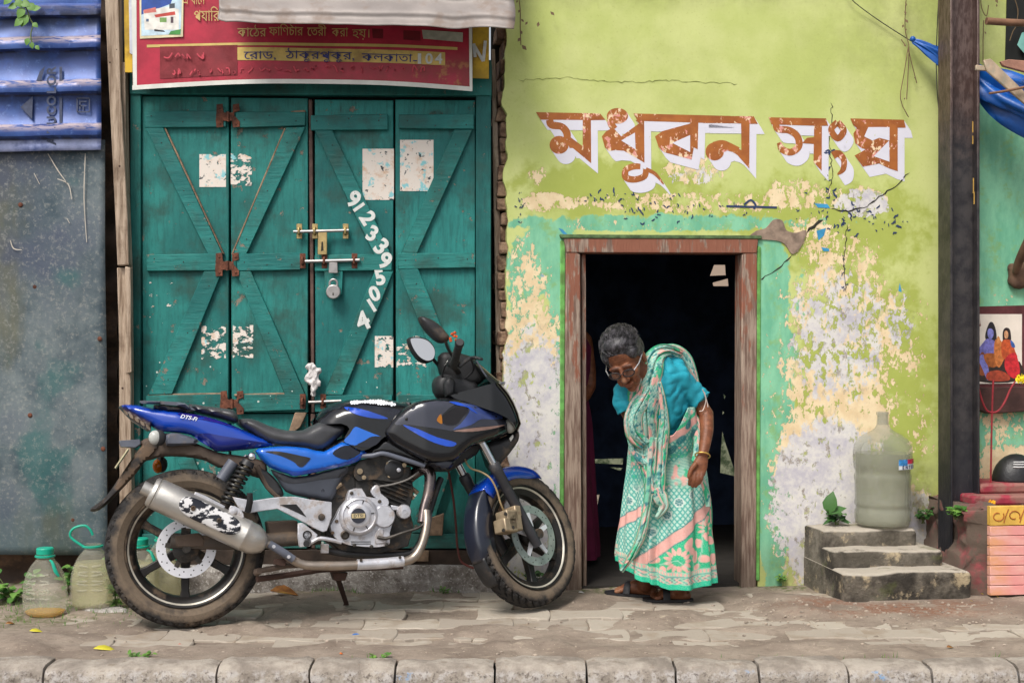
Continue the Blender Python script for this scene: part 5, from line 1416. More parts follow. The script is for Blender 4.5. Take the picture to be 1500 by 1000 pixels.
# wires and dry twigs hanging on the wall
wire_m = mat('dark_wire', (.03, .028, .024), .7, bump=0)
twig_m = mat('dry_twig', lin(120, 98, 72), .9, var=.3, bump=.4)
stick([(1240, -12, -.03), (1252, 4, -.03), (1290, 32, -.02), (1337, 62, -.03)], .0022, wire_m, 'wire', 'thin dark wire slanting to the knot of the blue tarpaulin', 'wire')
stick([(1376, -20, -.10), (1372, 60, -.10), (1372, 120, -.10), (1376, 170, -.10), (1380, 200, -.10)], .0022, wire_m, 'wire', 'dark wire hanging just left of the steel post', 'wire')
def twigs(name, label, stems, leaves, off=-.03):
    t = thing(name, label, 'dry twig', GF, tuple(GF.px(*stems[0][0], off)))
    for L in stems: MB().tube(GF.pts(L, off), .0022, 6, smooth=3).build('stem', twig_m, t)
    for (x, y, s) in leaves:
        p = GF.px(x, y, off-.006); b = MB()
        a = random.uniform(-.8, .8); l_ = s*.0034
        d = Vector((math.sin(a), -.2, -math.cos(a))); w_ = Vector((math.cos(a), 0, math.sin(a)))
        b.add([p, p + d*l_*.5 + w_*l_*.28, p + d*l_, p + d*l_*.5 - w_*l_*.28], [(0, 1, 2), (0, 2, 3)])
        b.build('dry_leaf', twig_m, t)
twigs('dry_creeper', 'dry brown creeper hanging down the wall by the tarpaulin knot', [[(1328, -10), (1326, 20), (1326, 45), (1331, 66), (1331, 90), (1328, 146)], [(1330, 70), (1336, 95), (1343, 122)], [(1330, 72), (1324, 110), (1319, 145), (1331, 172)], [(1320, 58), (1327, 68)]],
      [(1328, 5, 5), (1325, 16, 6), (1326, 28, 7), (1324, 36, 6), (1328, 42, 5), (1326, 64, 5), (1332, 74, 5), (1340, 112, 4), (1326, 143, 4)])
twigs('dry_vine', 'dark shrivelled vine hanging at the upper left edge of the green wall', [[(759, -10), (762, 14), (762, 40), (763, 66)]], [(758, 0, 5), (762, 14, 6), (763, 28, 6), (762, 44, 7), (763, 55, 8), (764, 66, 10), (773, 32, 6), (789, 32, 8), (806, 17, 8)])
twigs('dry_vine', 'dry hanging vine right of the steel post under the roof pole', [[(1436, -10), (1438, 12), (1445, 24), (1448, 8)], [(1441, 30), (1440, 60), (1440, 90)], [(1484, -8), (1491, 14), (1490, 30)], [(1479, 60), (1484, 46), (1488, 40)]], [(1442, 46, 5), (1458, -2, 8), (1460, 6, 5)])
tag(MB().add(GF.pts([(1497, 48), (1510, 46), (1512, 80), (1500, 78), (1490, 66)], -.03), [(0, 1, 2, 3, 4)]).build('cloth_scrap', mat('aqua_scrap', lin(120, 176, 166), .8), None, GF, tuple(GF.px(1498, 50, -.03))), 'pale aqua cloth scrap hanging in the dark opening', 'cloth')
# ================================================================== MOTORCYCLE
bo_ = ground_px(272, 917)
BM = Matrix.Translation(bo_) @ Matrix.Rotation(R(15), 4, 'Z') @ Matrix.Rotation(R(-6), 4, 'X')
BF = Frame(BM)
fc = BM @ BF.px(766, 793, 0)
fc.z = .292
FM = Matrix.Translation(fc) @ BM.to_3x3().to_4x4() @ Matrix.Rotation(R(34), 4, Vector((-math.sin(R(25)), 0, math.cos(R(25)))))   # steered left about the raked axis
FF = Frame(FM)
bike = thing('motorcycle', 'dusty blue and black sports motorcycle parked on its stand before the teal gate', 'motorcycle', BF)
FL = BM.inverted() @ FM                                   # front (steered) frame inside the bike's frame
def B3(x, y, s): return BF.px(x, y, s)
def BPx(L, s): return [(p.x, p.z) for p in BF.pts(L, s)]
def F3(x, y, s): return FF.px(x, y, s)

blue = mat('blue_paint', lin(10, 62, 168), .22, var=.14, nsc=5, bump=.03, dirt=lin(90, 100, 130), dirt_amt=.02, coat=.8)
lblue = mat('light_blue_paint', lin(22, 100, 200), .26, var=.14, nsc=5, bump=.03, dirt=lin(120, 130, 150), dirt_amt=.03, coat=.7)
dblue = mat('deep_blue_paint', lin(10, 32, 120), .25, var=.2, nsc=5, bump=.03, coat=.7)
black = mat('black_gloss', (.007, .007, .009), .13, var=.3, nsc=6, bump=.03, coat=.55, spec=.4)
bgrey = mat('charcoal_paint', lin(30, 32, 42), .18, var=.2, nsc=6, bump=.03, coat=.3, spec=.4, dirt=lin(120, 112, 104), dirt_amt=.1)
plas = mat('black_plastic', (.020, .020, .022), .5, var=.4, nsc=14, bump=.15, dirt=lin(116, 98, 80), dirt_amt=.25, dsc=6)
gplas = mat('grey_plastic', lin(92, 96, 108), .42, var=.2, nsc=12, bump=.12, dirt=lin(140, 120, 100), dirt_amt=.12)
brownp = mat('dusty_plastic', lin(86, 72, 62), .8, var=.4, nsc=10, bump=.3)
seatm = mat('seat_vinyl', (.055, .055, .060), .36, var=.25, nsc=9, bump=.2, bsc=180, dirt=lin(110, 104, 100), dirt_amt=.15, spec=.7)
alu = mat('cast_aluminium', lin(206, 206, 212), .38, metal=.55, var=.18, nsc=22, bump=.2, bsc=110, dirt=lin(130, 108, 86), dirt_amt=.38, dsc=16)
dalu = mat('dark_aluminium', lin(70, 66, 62), .5, metal=.6, var=.4, nsc=22, bump=.4, dirt=lin(110, 86, 64), dirt_amt=.35)
muffm = mat('brushed_muffler', lin(196, 192, 186), .36, metal=.75, var=.12, nsc=10, bump=.15, bsc=90, dirt=lin(150, 132, 112), dirt_amt=.18, dsc=6)
chrome = mat('chrome', (.8, .8, .82), .1, metal=1.0, var=.05, bump=0)
pipem = mat('heat_stained_pipe', lin(164, 152, 140), .35, metal=.75, var=.25, nsc=8, bump=.2, dirt=lin(120, 92, 70), dirt_amt=.3)
engb = mat('black_engine', (.028, .026, .024), .55, metal=.3, var=.5, nsc=24, bump=.4, dirt=lin(110, 88, 66), dirt_amt=.3, dsc=18)
rimm = mat('black_rim', lin(34, 31, 30), .45, metal=.3, var=.3, nsc=16, bump=.15, dirt=lin(120, 100, 80), dirt_amt=.3)
amber = mat('amber_lens', lin(226, 120, 20), .2, trans=.3, var=.1, bump=0); clear = mat('clear_lens', lin(226, 226, 220), .12, trans=.4, var=.05, bump=0)
discm = mat('brake_disc', lin(224, 224, 230), .3, metal=.3, var=.1, nsc=10, bump=.05)
whitep = mat('white_print', lin(224, 226, 232), .5, var=.1, bump=0)

def body(fr, L, hw, bulge=.02, rad=.03, ridge=None, two=True, thick=.012, step=.011, sm=4, inset=None):
    """a panel or closed shell from its side outline. hw: half width as number or [(pixel x, half width)...]; the surface rounds off
    by `bulge` over the distance `rad` from the outline (or from the ridge line only)."""
    hwm = hw if not hasattr(hw, '__len__') else sum(h for _, h in hw)/len(hw)
    off = -(hwm)
    P = [(p.x, p.z) for p in fr.pts(spline2(L, sm) if sm > 1 else L, off)]
    if hasattr(hw, '__len__'):
        kx = [fr.px(x, 600, off).x for x, _ in hw]; ky = [h for _, h in hw]
        hwf = lambda x: np.interp(x, kx, ky)
    else: hwf = lambda x: np.full(np.shape(x), float(hw))
    Rg = P if ridge is None else [(p.x, p.z) for p in fr.pts(ridge, off)]
    closed = ridge is None
    def field(x, z):
        d = pdist(Rg, x, z, closed)
        t = np.clip(d/rad, 0, 1)
        return hwf(np.asarray(x, float)) - bulge*(1 - np.sqrt(np.maximum(0, 1-(1-t)**2)))
    # boundary resampled
    Bd = []
    for (x1, z1), (x2, z2) in zip(P, P[1:] + P[:1]):
        n = max(1, int(math.hypot(x2-x1, z2-z1)/step))
        Bd += [(x1+(x2-x1)*k/n, z1+(z2-z1)*k/n) for k in range(n)]
    xs, zs = [p[0] for p in Bd], [p[1] for p in Bd]
    gx, gz = np.meshgrid(np.arange(min(xs), max(xs), step), np.arange(min(zs), max(zs), step))
    gx = gx.ravel(); gz = gz.ravel(); ins = pip(Bd, gx, gz)
    gx, gz = gx[ins], gz[ins]
    dd = pdist(Bd, gx, gz); k = dd > step*.45; gx, gz = gx[k], gz[k]
    # a ring of points near the edge keeps the rounding smooth
    pts = [Vector(p) for p in Bd] + [Vector((a, b)) for a, b in zip(gx, gz)]
    n = len(Bd)
    v, e, f, *_ = delaunay_2d_cdt(pts, [(i, (i+1) % n) for i in range(n)], [], 0, 1e-7)
    vx, vz = np.array([p.x for p in v]), np.array([p.y for p in v])
    cxs = np.array([[vx[i] for i in t] for t in f if len(t) == 3]).mean(1); czs = np.array([[vz[i] for i in t] for t in f if len(t) == 3]).mean(1)
    T = [tuple(t) for t in f if len(t) == 3]
    ok = pip(Bd, cxs, czs); T = [t for t, o in zip(T, ok) if o]
    y = field(vx, vz)
    N = len(v)
    mb = MB()
    vs = [(a, -b, c) for a, b, c in zip(vx, y, vz)]
    back = [(a, (b if two else -b + thick), c) for a, b, c in zip(vx, y, vz)]
    from collections import Counter
    ec = Counter()
    for t in T:
        for q in range(3): ec[tuple(sorted((t[q], t[(q+1) % 3])))] += 1
    bnd = [k for k, c_ in ec.items() if c_ == 1]
    mb.add(vs + back, T + [tuple(i+N for i in reversed(t)) for t in T] + [(a, b, b+N, a+N) for a, b in bnd])
    mb.field = field
    return mb
def decal(fr, L, fld, lift=.0018, sm=3, step=.012):
    P = spline2(L, sm) if sm > 1 else L
    out = []
    for x, y in P:
        o = -.12
        for _ in range(4):
            p = fr.px(x, y, o); o = -float(fld(p.x, p.z)) - lift
        out.append((p.x, p.z))
    Bd = []
    for (x1, z1), (x2, z2) in zip(out, out[1:] + out[:1]):
        n = max(1, int(math.hypot(x2-x1, z2-z1)/step)); Bd += [(x1+(x2-x1)*k/n, z1+(z2-z1)*k/n) for k in range(n)]
    xs, zs = [p[0] for p in Bd], [p[1] for p in Bd]
    gx, gz = np.meshgrid(np.arange(min(xs), max(xs), step), np.arange(min(zs), max(zs), step)); gx = gx.ravel(); gz = gz.ravel()
    k = pip(Bd, gx, gz) & (pdist(Bd, gx, gz) > step*.4)
    pts = [Vector(p) for p in Bd] + [Vector(q) for q in zip(gx[k], gz[k])]; n = len(Bd)
    v, e, f, *_ = delaunay_2d_cdt(pts, [(i, (i+1) % n) for i in range(n)], [], 0, 1e-7)
    T = []
    for t in f:
        cx_, cz_ = sum(v[i].x for i in t)/len(t), sum(v[i].y for i in t)/len(t)
        if pip(Bd, [cx_], [cz_])[0]: T.append(tuple(t))
    yy = fld(np.array([p.x for p in v]), np.array([p.y for p in v])) + lift
    return MB().add([(p.x, -q, p.y) for p, q in zip(v, yy)], T)

# ---- wheels
def tyre_mat():
    g = G('dusty_tyre'); c = g.co(); n = g.noise(c, 9, 6, .65); f = g.noise(c, 70, 4, .7)
    a = g.attr('dust')
    d = g.math('MULTIPLY', g.step(g.math('ADD', n, g.math('MULTIPLY', a, .30)), .52, .80), .8)
    col = g.mix(d, lin(38, 36, 36), g.mix(f, lin(92, 80, 68), lin(136, 118, 98)))
    return g.fin(col, .85, 0, g.bump(g.math('ADD', n, f), .3, .004))
tyre_m = tyre_mat()
AX = Matrix.Rotation(R(90), 4, 'X')                       # lathe axis -> local y
def tyre_mesh(Ro, Ri, w, nblk, seed=0):
    n = 240; hw = w/2
    prof = []                                             # (lateral, radius, tread?, dust)
    for s, r, t, d in ((-.62, 0, 0, .3), (-.80, .10, 0, .9), (-1.0, .42, 0, .8), (-.99, .58, 0, .6), (-.95, .70, 1, .35), (-.80, .885, 1, .1), (-.60, .955, 1, .1), (-.30, .99, 1, .1), (-.05, 1, 1, .1), (.05, 1, 1, .1), (.30, .99, 1, .1), (.60, .955, 1, .1), (.80, .885, 1, .1), (.95, .70, 1, .35), (.99, .58, 0, .6), (1.0, .42, 0, .8), (.80, .10, 0, .9), (.62, 0, 0, .3)):
        prof.append((s, r, t, d))
    # finer across the tread
    fine = []
    for a, b in zip(prof, prof[1:]):
        k = 4 if a[2] or b[2] else 1
        fine += [tuple(a[q] + (b[q]-a[q])*i/k for q in range(4)) for i in range(k)]
    fine.append(prof[-1]); m = len(fine)
    vs, du = [], []
    for i in range(n):
        a = 2*math.pi*i/n
        for (s, r, t, d) in fine:
            rr = Ri + (Ro-Ri)*r
            if t > .4 and r > .75:
                ph = (i/n*nblk + abs(s)*1.5 + (.5 if s > 0 else 0)) % 1.0
                if ph < .24 and abs(s) > .12: rr -= .011
                ph2 = (i/n*nblk + .5 - abs(s)*.8 + (.5 if s > 0 else 0)) % 1.0
                if ph2 < .16 and abs(s) > .45: rr -= .008
            vs.append((rr*math.cos(a), s*hw, rr*math.sin(a))); du.append(d)
    fs = [(i*m+k, i*m+k+1, ((i+1) % n)*m+k+1, ((i+1) % n)*m+k) for i in range(n) for k in range(m-1)]
    me = bpy.data.meshes.new('tyre'); me.from_pydata(vs, [], fs)
    me.polygons.foreach_set('use_smooth', [True]*len(me.polygons)); me.set_sharp_from_angle(angle=R(28))
    set_attr(me, 'dust', du)
    return me
def wheel(M, Ro, Ri, w, rw, ns, a0, stripe, disc_r, disc_in, disc_y, petal=False, disc_name='brake_disc', discmat=None):
    T = lambda mb_v: M
    root = MB().lathe([(0, -.055), (.020, -.055), (.034, -.045), (.038, -.03), (.030, -.02), (.030, .02), (.038, .03), (.034, .045), (.020, .055), (0, .055)], M @ AX, 28).build('wheel', rimm, bike)
    me = tyre_mesh(Ro, Ri+.004, w, 44); me.transform(M); link('tyre', me, tyre_m, root)
    r = Ri
    prof = [(r+.008, -rw), (r+.010, -rw+.004), (r-.002, -rw+.010), (r-.014, -rw+.016), (r-.030, -rw*.45), (r-.036, 0), (r-.030, rw*.45), (r-.014, rw-.016), (r-.002, rw-.010), (r+.010, rw-.004), (r+.008, rw)]
    prof += [(r+.004, rw-.001), (r+.002, 0), (r+.004, -rw+.001), prof[0]]
    MB().lathe(prof, M @ AX, 72).build('rim', rimm, root)
    for sg in (-1, 1):
        MB().lathe([(r-.0075, sg*(rw-.0125)), (r-.0020, sg*(rw-.0095)), (r-.0008, sg*(rw-.0080)), (r-.0065, sg*(rw-.0110)), (r-.0075, sg*(rw-.0125))], M @ AX, 72).build('rim_stripe', stripe, root)
    for k in range(ns):
        a = R(a0 + k*360/ns); b = MB()
        for sg in (0,):
            d = Vector((math.cos(a), 0, math.sin(a))); t = Vector((-math.sin(a), 0, math.cos(a))); y_ = Vector((0, 1, 0))
            vs = []
            for rr, ht, hy in ((.028, .022, .022), (.07, .018, .018), (r-.06, .015, .015), (r-.033, .020, .018), (r-.026, .024, .018)):
                for (u, q) in ((-1, -1), (1, -1), (1, 1), (-1, 1)): vs.append(M @ (d*rr + t*ht*u + y_*hy*q))
                n_ = 4
            b.add(vs, [(4*j+q, 4*j+(q+1) % 4, 4*j+4+(q+1) % 4, 4*j+4+q) for j in range(4) for q in range(4)] + [(3, 2, 1, 0), (16, 17, 18, 19)])
        b.build('spoke', rimm, root, bevel=.004, seg=2)
    # disc with rows of drilled holes
    b = MB(); n = 72
    prof = [(disc_in, disc_y+.002), (disc_r, disc_y+.002), (disc_r, disc_y-.002), (disc_in, disc_y-.002), (disc_in, disc_y+.002)]
    b.lathe(prof, M @ AX, n)
    disc = b.build(disc_name, discmat or discm, root, smooth=25)
    h = MB()
    sgn = 1 if disc_y > 0 else -1
    for k in range(30):
        for j, rr in enumerate((disc_in + (disc_r-disc_in)*.35, disc_in + (disc_r-disc_in)*.72)):
            if (k + j) % 2: continue
            a = 2*math.pi*(k+.3*j)/30
            h.lathe([(0, .0005), (.0028, .0005)], M @ Matrix.Translation((rr*math.cos(a), -disc_y - .0022 if False else (-abs(disc_y)-.0026), rr*math.sin(a))) @ Matrix.Rotation(R(90), 4, 'X'), 8)
    o = h.build('disc_hole', mat('hole_dark', (.01, .01, .01), .9, bump=0), root); o['kind'] = 'stuff'
    for k in range(5):
        a = 2*math.pi*(k+.35)/5; d = Vector((math.cos(a), 0, math.sin(a))); t = Vector((-math.sin(a), 0, math.cos(a)))
        y0 = -abs(disc_y)
        vs = [M @ (d*rr + t*u + Vector((0, y0+q, 0))) for rr, hw_ in ((.036, .012), (disc_in+.004, .009)) for q in (-.003, .003) for u in (-hw_, hw_)]
        MB().add(vs, [(0, 1, 3, 2), (4, 6, 7, 5), (0, 2, 6, 4), (1, 5, 7, 3), (0, 4, 5, 1), (2, 3, 7, 6)]).build('disc_arm', dalu if not petal else discm, root)
    return root
rc = BF.px(272, 804, 0)
RW = .312
rc.z = RW - .002; rc.y = 0
silver = mat('pinstripe_silver', lin(206, 200, 186), .35, metal=.4, bump=0)
wheel(Matrix.Translation(rc), RW, .225, .128, .058, 6, 29, silver, .116, .078, .072)
wheel(FL @ Matrix.Translation((0, 0, 0)), .292, .218, .098, .045, 6, 35, silver, .130, .094, .062, True, discmat=mat('worn_disc', lin(150, 160, 154), .35, metal=.5, var=.2, nsc=20, bump=.1))
MB().lathe([(0, -.03), (.016, -.03), (.016, .03), (0, .03)], Matrix.Translation(rc + Vector((0, -.085, 0))) @ AX, 18).build('axle_nut', dalu, bike)

# ---- tail, seats, side panels
tailf = body(BF, [(176, 592), (200, 592), (235, 598), (270, 604), (300, 609), (330, 618), (365, 633), (403, 651), (375, 656), (345, 659), (318, 660), (300, 647), (280, 636), (255, 632), (235, 630), (218, 620), (198, 608)], [(176, .05), (260, .10), (403, .125)], .035, .034, sm=2)
tail = tailf.build('tail_fairing', blue, bike, smooth=50)
def crease(L, mt, nm, par, f, lift=.0015): decal(BF, L, f, lift).build(nm, mt, par, smooth=60)
crease([(285, 640), (300, 634), (325, 638), (400, 651), (375, 655), (345, 658), (318, 659)], dblue, 'tail_stripe', tail, tailf.field)
crease([(262, 605), (300, 609.5), (365, 634), (330, 622), (295, 614), (268, 609)], mat('indigo_paint', lin(40, 30, 120), .25, coat=.7, bump=0), 'tail_stripe', tail, tailf.field)
me = text_mesh('DTS-Fi', .023, .0003, shear=.3, bold=.0004); q = decal(BF, [(258, 606), (296, 616), (296, 618), (258, 608)], tailf.field)
pm = BF.px(276, 611.5, -.11); yv = float(tailf.field(pm.x, pm.z))
me.transform(Matrix.Translation((pm.x, -yv-.006, pm.z)) @ Matrix.Rotation(R(12), 4, 'Y') @ Matrix.Rotation(R(-22), 4, 'X')); link('tail_lettering', me, whitep, tail)
lampf = body(BF, [(173, 595), (177, 592), (222, 618), (221, 631), (216, 630), (190, 613)], [(173, .045), (222, .095)], .03, .02, sm=1)
lamp = lampf.build('tail_lamp', mat('smoked_lamp', lin(70, 56, 50), .2, var=.3, bump=0, coat=.6), bike, smooth=40)
for k in range(5):
    x = 181 + k*8.2; y = 600 + k*5.3
    crease([(x, y), (x+5, y+3), (x+6, y+8), (x+1, y+5)], mat('lamp_cell', lin(150, 134, 120), .25, bump=0, coat=.5), 'lamp_cell', lamp, lampf.field, .002)
body(BF, [(205, 586), (222, 586), (264, 588), (275, 592), (287, 600), (270, 597), (258, 593), (230, 591), (208, 590)], .105, .03, .012, two=False, thick=.02, sm=2).build('grab_rail', gplas, bike)
body(BF, [(205, 586), (222, 586), (264, 588), (275, 592), (287, 600), (270, 597), (258, 593), (230, 591), (208, 590)], -.085, .03, .012, two=False, thick=.02, sm=2).build('grab_rail', gplas, bike)
body(BF, [(226, 592), (258, 594), (286, 601), (262, 603), (232, 598)], .085, .02, .02, sm=2).build('seat_base', plas, bike)
body(BF, [(278, 590), (300, 593), (335, 598), (345, 601), (350, 612), (346, 618), (325, 611), (300, 605), (284, 600)], [(278, .09), (345, .12)], .05, .025, sm=2).build('pillion_seat', seatm, bike, smooth=60)
body(BF, [(348, 615), (370, 612), (395, 622), (420, 629), (445, 629), (460, 622), (472, 617), (490, 619), (505, 621), (511, 628), (500, 640), (474, 660), (445, 656), (400, 651), (372, 634)], [(348, .12), (430, .135), (510, .10)], .06, .035, sm=3).build('rider_seat', seatm, bike, smooth=60)
spf = body(BF, [(375, 660), (390, 655), (420, 653), (450, 656), (476, 661), (502, 647), (520, 652), (536, 659), (535, 669), (514, 680), (475, 689), (434, 697), (424, 694), (396, 684)], [(375, .135), (450, .15), (536, .125)], .022, .020, two=False, thick=.03, sm=2)
sp = spf.build('side_panel', lblue, bike, smooth=50)
crease([(388, 661), (410, 661), (440, 667), (455, 671), (446, 677), (438, 683), (430, 676), (410, 667)], plas, 'side_recess', sp, spf.field, .0012)
crease([(436, 681), (450, 673), (455, 671), (444, 683)], mat('recess_rim', lin(30, 30, 40), .5, bump=0), 'side_recess', sp, spf.field, .0022)
crease([(487, 664), (506, 652), (531, 659), (509, 673)], bgrey, 'side_decal', sp, spf.field, .0014)
crease([(396, 683), (430, 690), (475, 684), (512, 674), (534, 662), (534.5, 668), (514, 679), (475, 688), (434, 696), (424, 693)], mat('mid_blue', lin(16, 74, 190), .25, coat=.7, bump=0), 'side_stripe', sp, spf.field, .0012)
lpf = body(BF, [(398, 687), (430, 698), (470, 692), (511, 682), (504, 697), (495, 716), (486, 733), (462, 730), (442, 727), (420, 720), (408, 703)], [(398, .125), (510, .115)], .015, .018, two=False, thick=.03, sm=2)
cvg = mat('cover_grey', lin(66, 70, 80), .4, var=.15, nsc=8, bump=.05, dirt=lin(120, 112, 104), dirt_amt=.1)
lp = lpf.build('battery_cover', cvg, bike, smooth=50)
crease([(402, 690), (430, 699), (470, 694), (508, 685), (503, 697), (470, 702), (430, 708), (410, 702)], mat('dark_charcoal', lin(34, 34, 40), .35, coat=.4, bump=0), 'cover_band', lp, lpf.field)
p = BF.px(473, 718, -.118); 
MB().lathe([(0, .001), (.010, .001), (.011, 0)], Matrix.Translation((p.x, -.1165, p.z)) @ AX, 18).build('emblem', whitep, lp)
MB().tube([(p.x-.004, -.1182, p.z-.006), (p.x-.004, -.1182, p.z+.002), (p.x+.001, -.1182, p.z+.005), (p.x+.004, -.1182, p.z+.001), (p.x+.004, -.1182, p.z-.006)], .0016, 6).build('emblem_mark', bgrey, lp)

# ---- tank, fairing, cowl
tkf = body(BF, [(463, 620), (467, 608), (482, 594), (500, 586), (530, 582), (560, 582), (590, 586), (612, 592), (600, 615), (580, 632), (562, 640), (548, 652), (530, 660), (512, 650), (505, 640), (512, 628), (500, 620)], [(463, .10), (520, .135), (612, .15)], .115, .075, ridge=[(463, 621), (467, 608), (482, 594), (500, 586), (530, 582), (560, 582), (590, 586), (612, 592)], sm=2)
tk = tkf.build('fuel_tank', black, bike, smooth=60)
crease([(504, 596), (530, 599), (558, 608), (568, 613), (545, 612), (520, 606)], mat('mid_blue', lin(16, 74, 206)), 'tank_stripe', tk, tkf.field, .002)
crease([(472, 606), (500, 598), (545, 613), (575, 616), (588, 602), (560, 596), (520, 591), (490, 592)], bgrey, 'tank_panel', tk, tkf.field, .0012)
crease([(520, 625), (530, 628), (545, 634), (559, 640), (548, 640), (534, 645), (520, 652), (504, 646), (512, 636)], lblue, 'tank_cover', tk, tkf.field, .004)
crease([(534, 645), (545, 639), (559, 640), (551, 651), (536, 655), (522, 652)], bgrey, 'tank_cover', tk, tkf.field, .005)
rs = random.Random(12)
for k in range(17):                                       # half-peeled white maker's name
    x = 515 + k*3.9; y = 589.5 - 2.6*math.sin(k/16*math.pi) + 2.6*k/16
    h = rs.uniform(1.8, 3.6) if not 9 < k < 13 else rs.uniform(3.6, 4.6)
    crease([(x-2.2, y-h*.6), (x+1.5, y-h), (x+2.6, y+h*.5), (x-.6, y+h)], whitep, 'tank_lettering', tk, tkf.field, .0045)
fairf = body(BF, [(563, 634), (570, 620), (582, 606), (608, 589), (630, 585), (650, 583), (680, 587), (710, 597), (740, 610), (756, 616), (757, 630), (745, 638), (710, 648), (682, 660), (670, 672), (655, 678), (628, 677), (600, 664), (575, 650)], [(563, .165), (620, .205), (680, .20), (730, .14), (757, .085)], .035, .035, two=False, thick=.05, sm=2)
fair = fairf.build('side_fairing', black, bike, smooth=60)
body(BF, [(575, 640), (582, 606), (608, 589), (650, 584), (680, 588), (710, 598), (740, 611), (752, 618), (745, 634), (710, 644), (680, 655), (650, 668)], [(575, -.12), (620, -.155), (680, -.15), (752, -.04)], .03, .035, two=False, thick=.05, sm=2).build('side_fairing', black, bike, smooth=60)
crease([(590, 622), (612, 628), (640, 640), (668, 648), (660, 654), (636, 648), (612, 636)], mat('mid_blue', lin(16, 74, 206)), 'fairing_stripe', fair, fairf.field, .002)
crease([(578, 620), (600, 622), (645, 628), (668, 631), (700, 625), (742, 622), (735, 612), (712, 603), (690, 593), (684, 602), (668, 620), (650, 620), (646, 610), (660, 596), (668, 590), (640, 587), (610, 594)], mat('panel_grey', lin(58, 60, 72), .2, var=.15, nsc=6, coat=.3, bump=0), 'fairing_panel', fair, fairf.field, .0012)
crease([(659, 588), (676, 592), (686, 597), (687, 604), (675, 620), (664, 629), (690, 622), (704, 614), (724, 614), (738, 611), (712, 600), (690, 592)], mat('slate_blue', lin(60, 78, 140), .3, coat=.5, bump=0), 'fairing_stripe', fair, fairf.field, .0022)
crease([(658, 588), (672, 589), (686, 596), (682, 593), (692, 598), (700, 606), (690, 601), (684, 596), (670, 593)], mat('mid_blue', lin(16, 74, 206)), 'fairing_stripe', fair, fairf.field, .0034)
crease([(648, 612), (660, 601), (676, 594), (686, 600), (676, 612), (668, 621), (652, 621)], mat('recess_dark', lin(22, 19, 24), .5, bump=0), 'fairing_recess', fair, fairf.field, .0040)
crease([(640, 614), (646, 606), (648, 620), (642, 618)], mat('amber_mark', lin(176, 110, 30), .3, bump=0), 'fairing_badge', fair, fairf.field, .003)  # small amber mark on the fairing
crease([(664, 631), (690, 627), (720, 624), (740, 622), (720, 628), (690, 632)], mat('bronze_line', lin(150, 120, 110), .35, bump=0), 'fairing_stripe', fair, fairf.field, .0036)
p = BF.px(596, 613, -.2); yv = float(fairf.field(p.x, p.z)); MB().ball((p.x, -yv-.003, p.z), (.007, .004, .007), 10).build('fairing_bolt', plas, fair)
body(BF, [(628, 678), (640, 673), (655, 671), (668, 674), (664, 681), (655, 689), (640, 685)], .185, .012, .012, two=False, thick=.02, sm=2).build('fairing_winglet', bgrey, bike)
cwf = body(BF, [(660, 579), (690, 570), (720, 562), (740, 560), (752, 570), (762, 586), (769, 602), (773, 620), (766, 631), (757, 627), (745, 613), (710, 599), (680, 588)], [(660, .15), (720, .175), (773, .13)], .12, .055, ridge=[(739, 556), (752, 570), (762, 586), (769, 602), (774, 620), (768, 633)], sm=2)
cw = cwf.build('headlamp_cowl', black, bike, smooth=60)
scm = G('smoked_screen'); scm = scm.fin((.012, .016, .014), .08, Transmission_Weight=.35, IOR=1.45)
scf = body(BF, [(697, 527), (706, 527), (722, 542), (740, 558), (744, 562), (721, 563), (708, 546)], [(697, .10), (740, .135)], .095, .05, ridge=[(697, 526), (706, 527), (722, 542), (740, 558), (745, 562)], sm=2)
scr_ = scf.build('windscreen', scm, bike, smooth=60)
MB().tube([BF.px(x, y, -.108) for x, y in ((698, 528), (708, 545), (720, 562), (740, 560))], .0035, 6).build('screen_trim', gplas, scr_)
body(BF, [(742, 616), (752, 611), (758, 618), (758, 630), (750, 634), (744, 630)], [(742, .125), (758, .10)], .03, .02, two=False, thick=.03, sm=2).build('headlamp', clear, bike)
body(BF, [(752, 636), (760, 626), (763, 632), (762, 645), (748, 665), (738, 676), (726, 690), (716, 668), (712, 650), (730, 644)], .075, .03, .03, sm=2).build('lower_cowl', plas, bike)
body(BF, [(747, 642), (752, 636), (753, 640), (749, 646)], .095, .008, .006, two=False, thick=.01, sm=1).build('side_reflector', clear, bike)
# black frame spine and knee covers under tank and fairing
body(BF, [(532, 664), (550, 652), (565, 640), (590, 652), (628, 680), (600, 676), (570, 668), (548, 666)], [(532, .11), (628, .15)], .03, .02, two=False, thick=.05, sm=2).build('frame_cover', black, bike, smooth=60)
MB().tube([BF.px(*q) for q in ((520, 668, -.10), (545, 667, -.135), (562, 664, -.145), (590, 672, -.15), (622, 682, -.15))], .010, 10, smooth=4).build('frame_tube', gplas, bike)
body(BF, [(470, 655), (505, 640), (545, 640), (600, 640), (660, 640), (715, 640), (700, 665), (660, 690), (630, 690), (600, 680), (540, 668), (480, 670)], .075, .02, .02, sm=1).build('frame_spine', plas, bike)

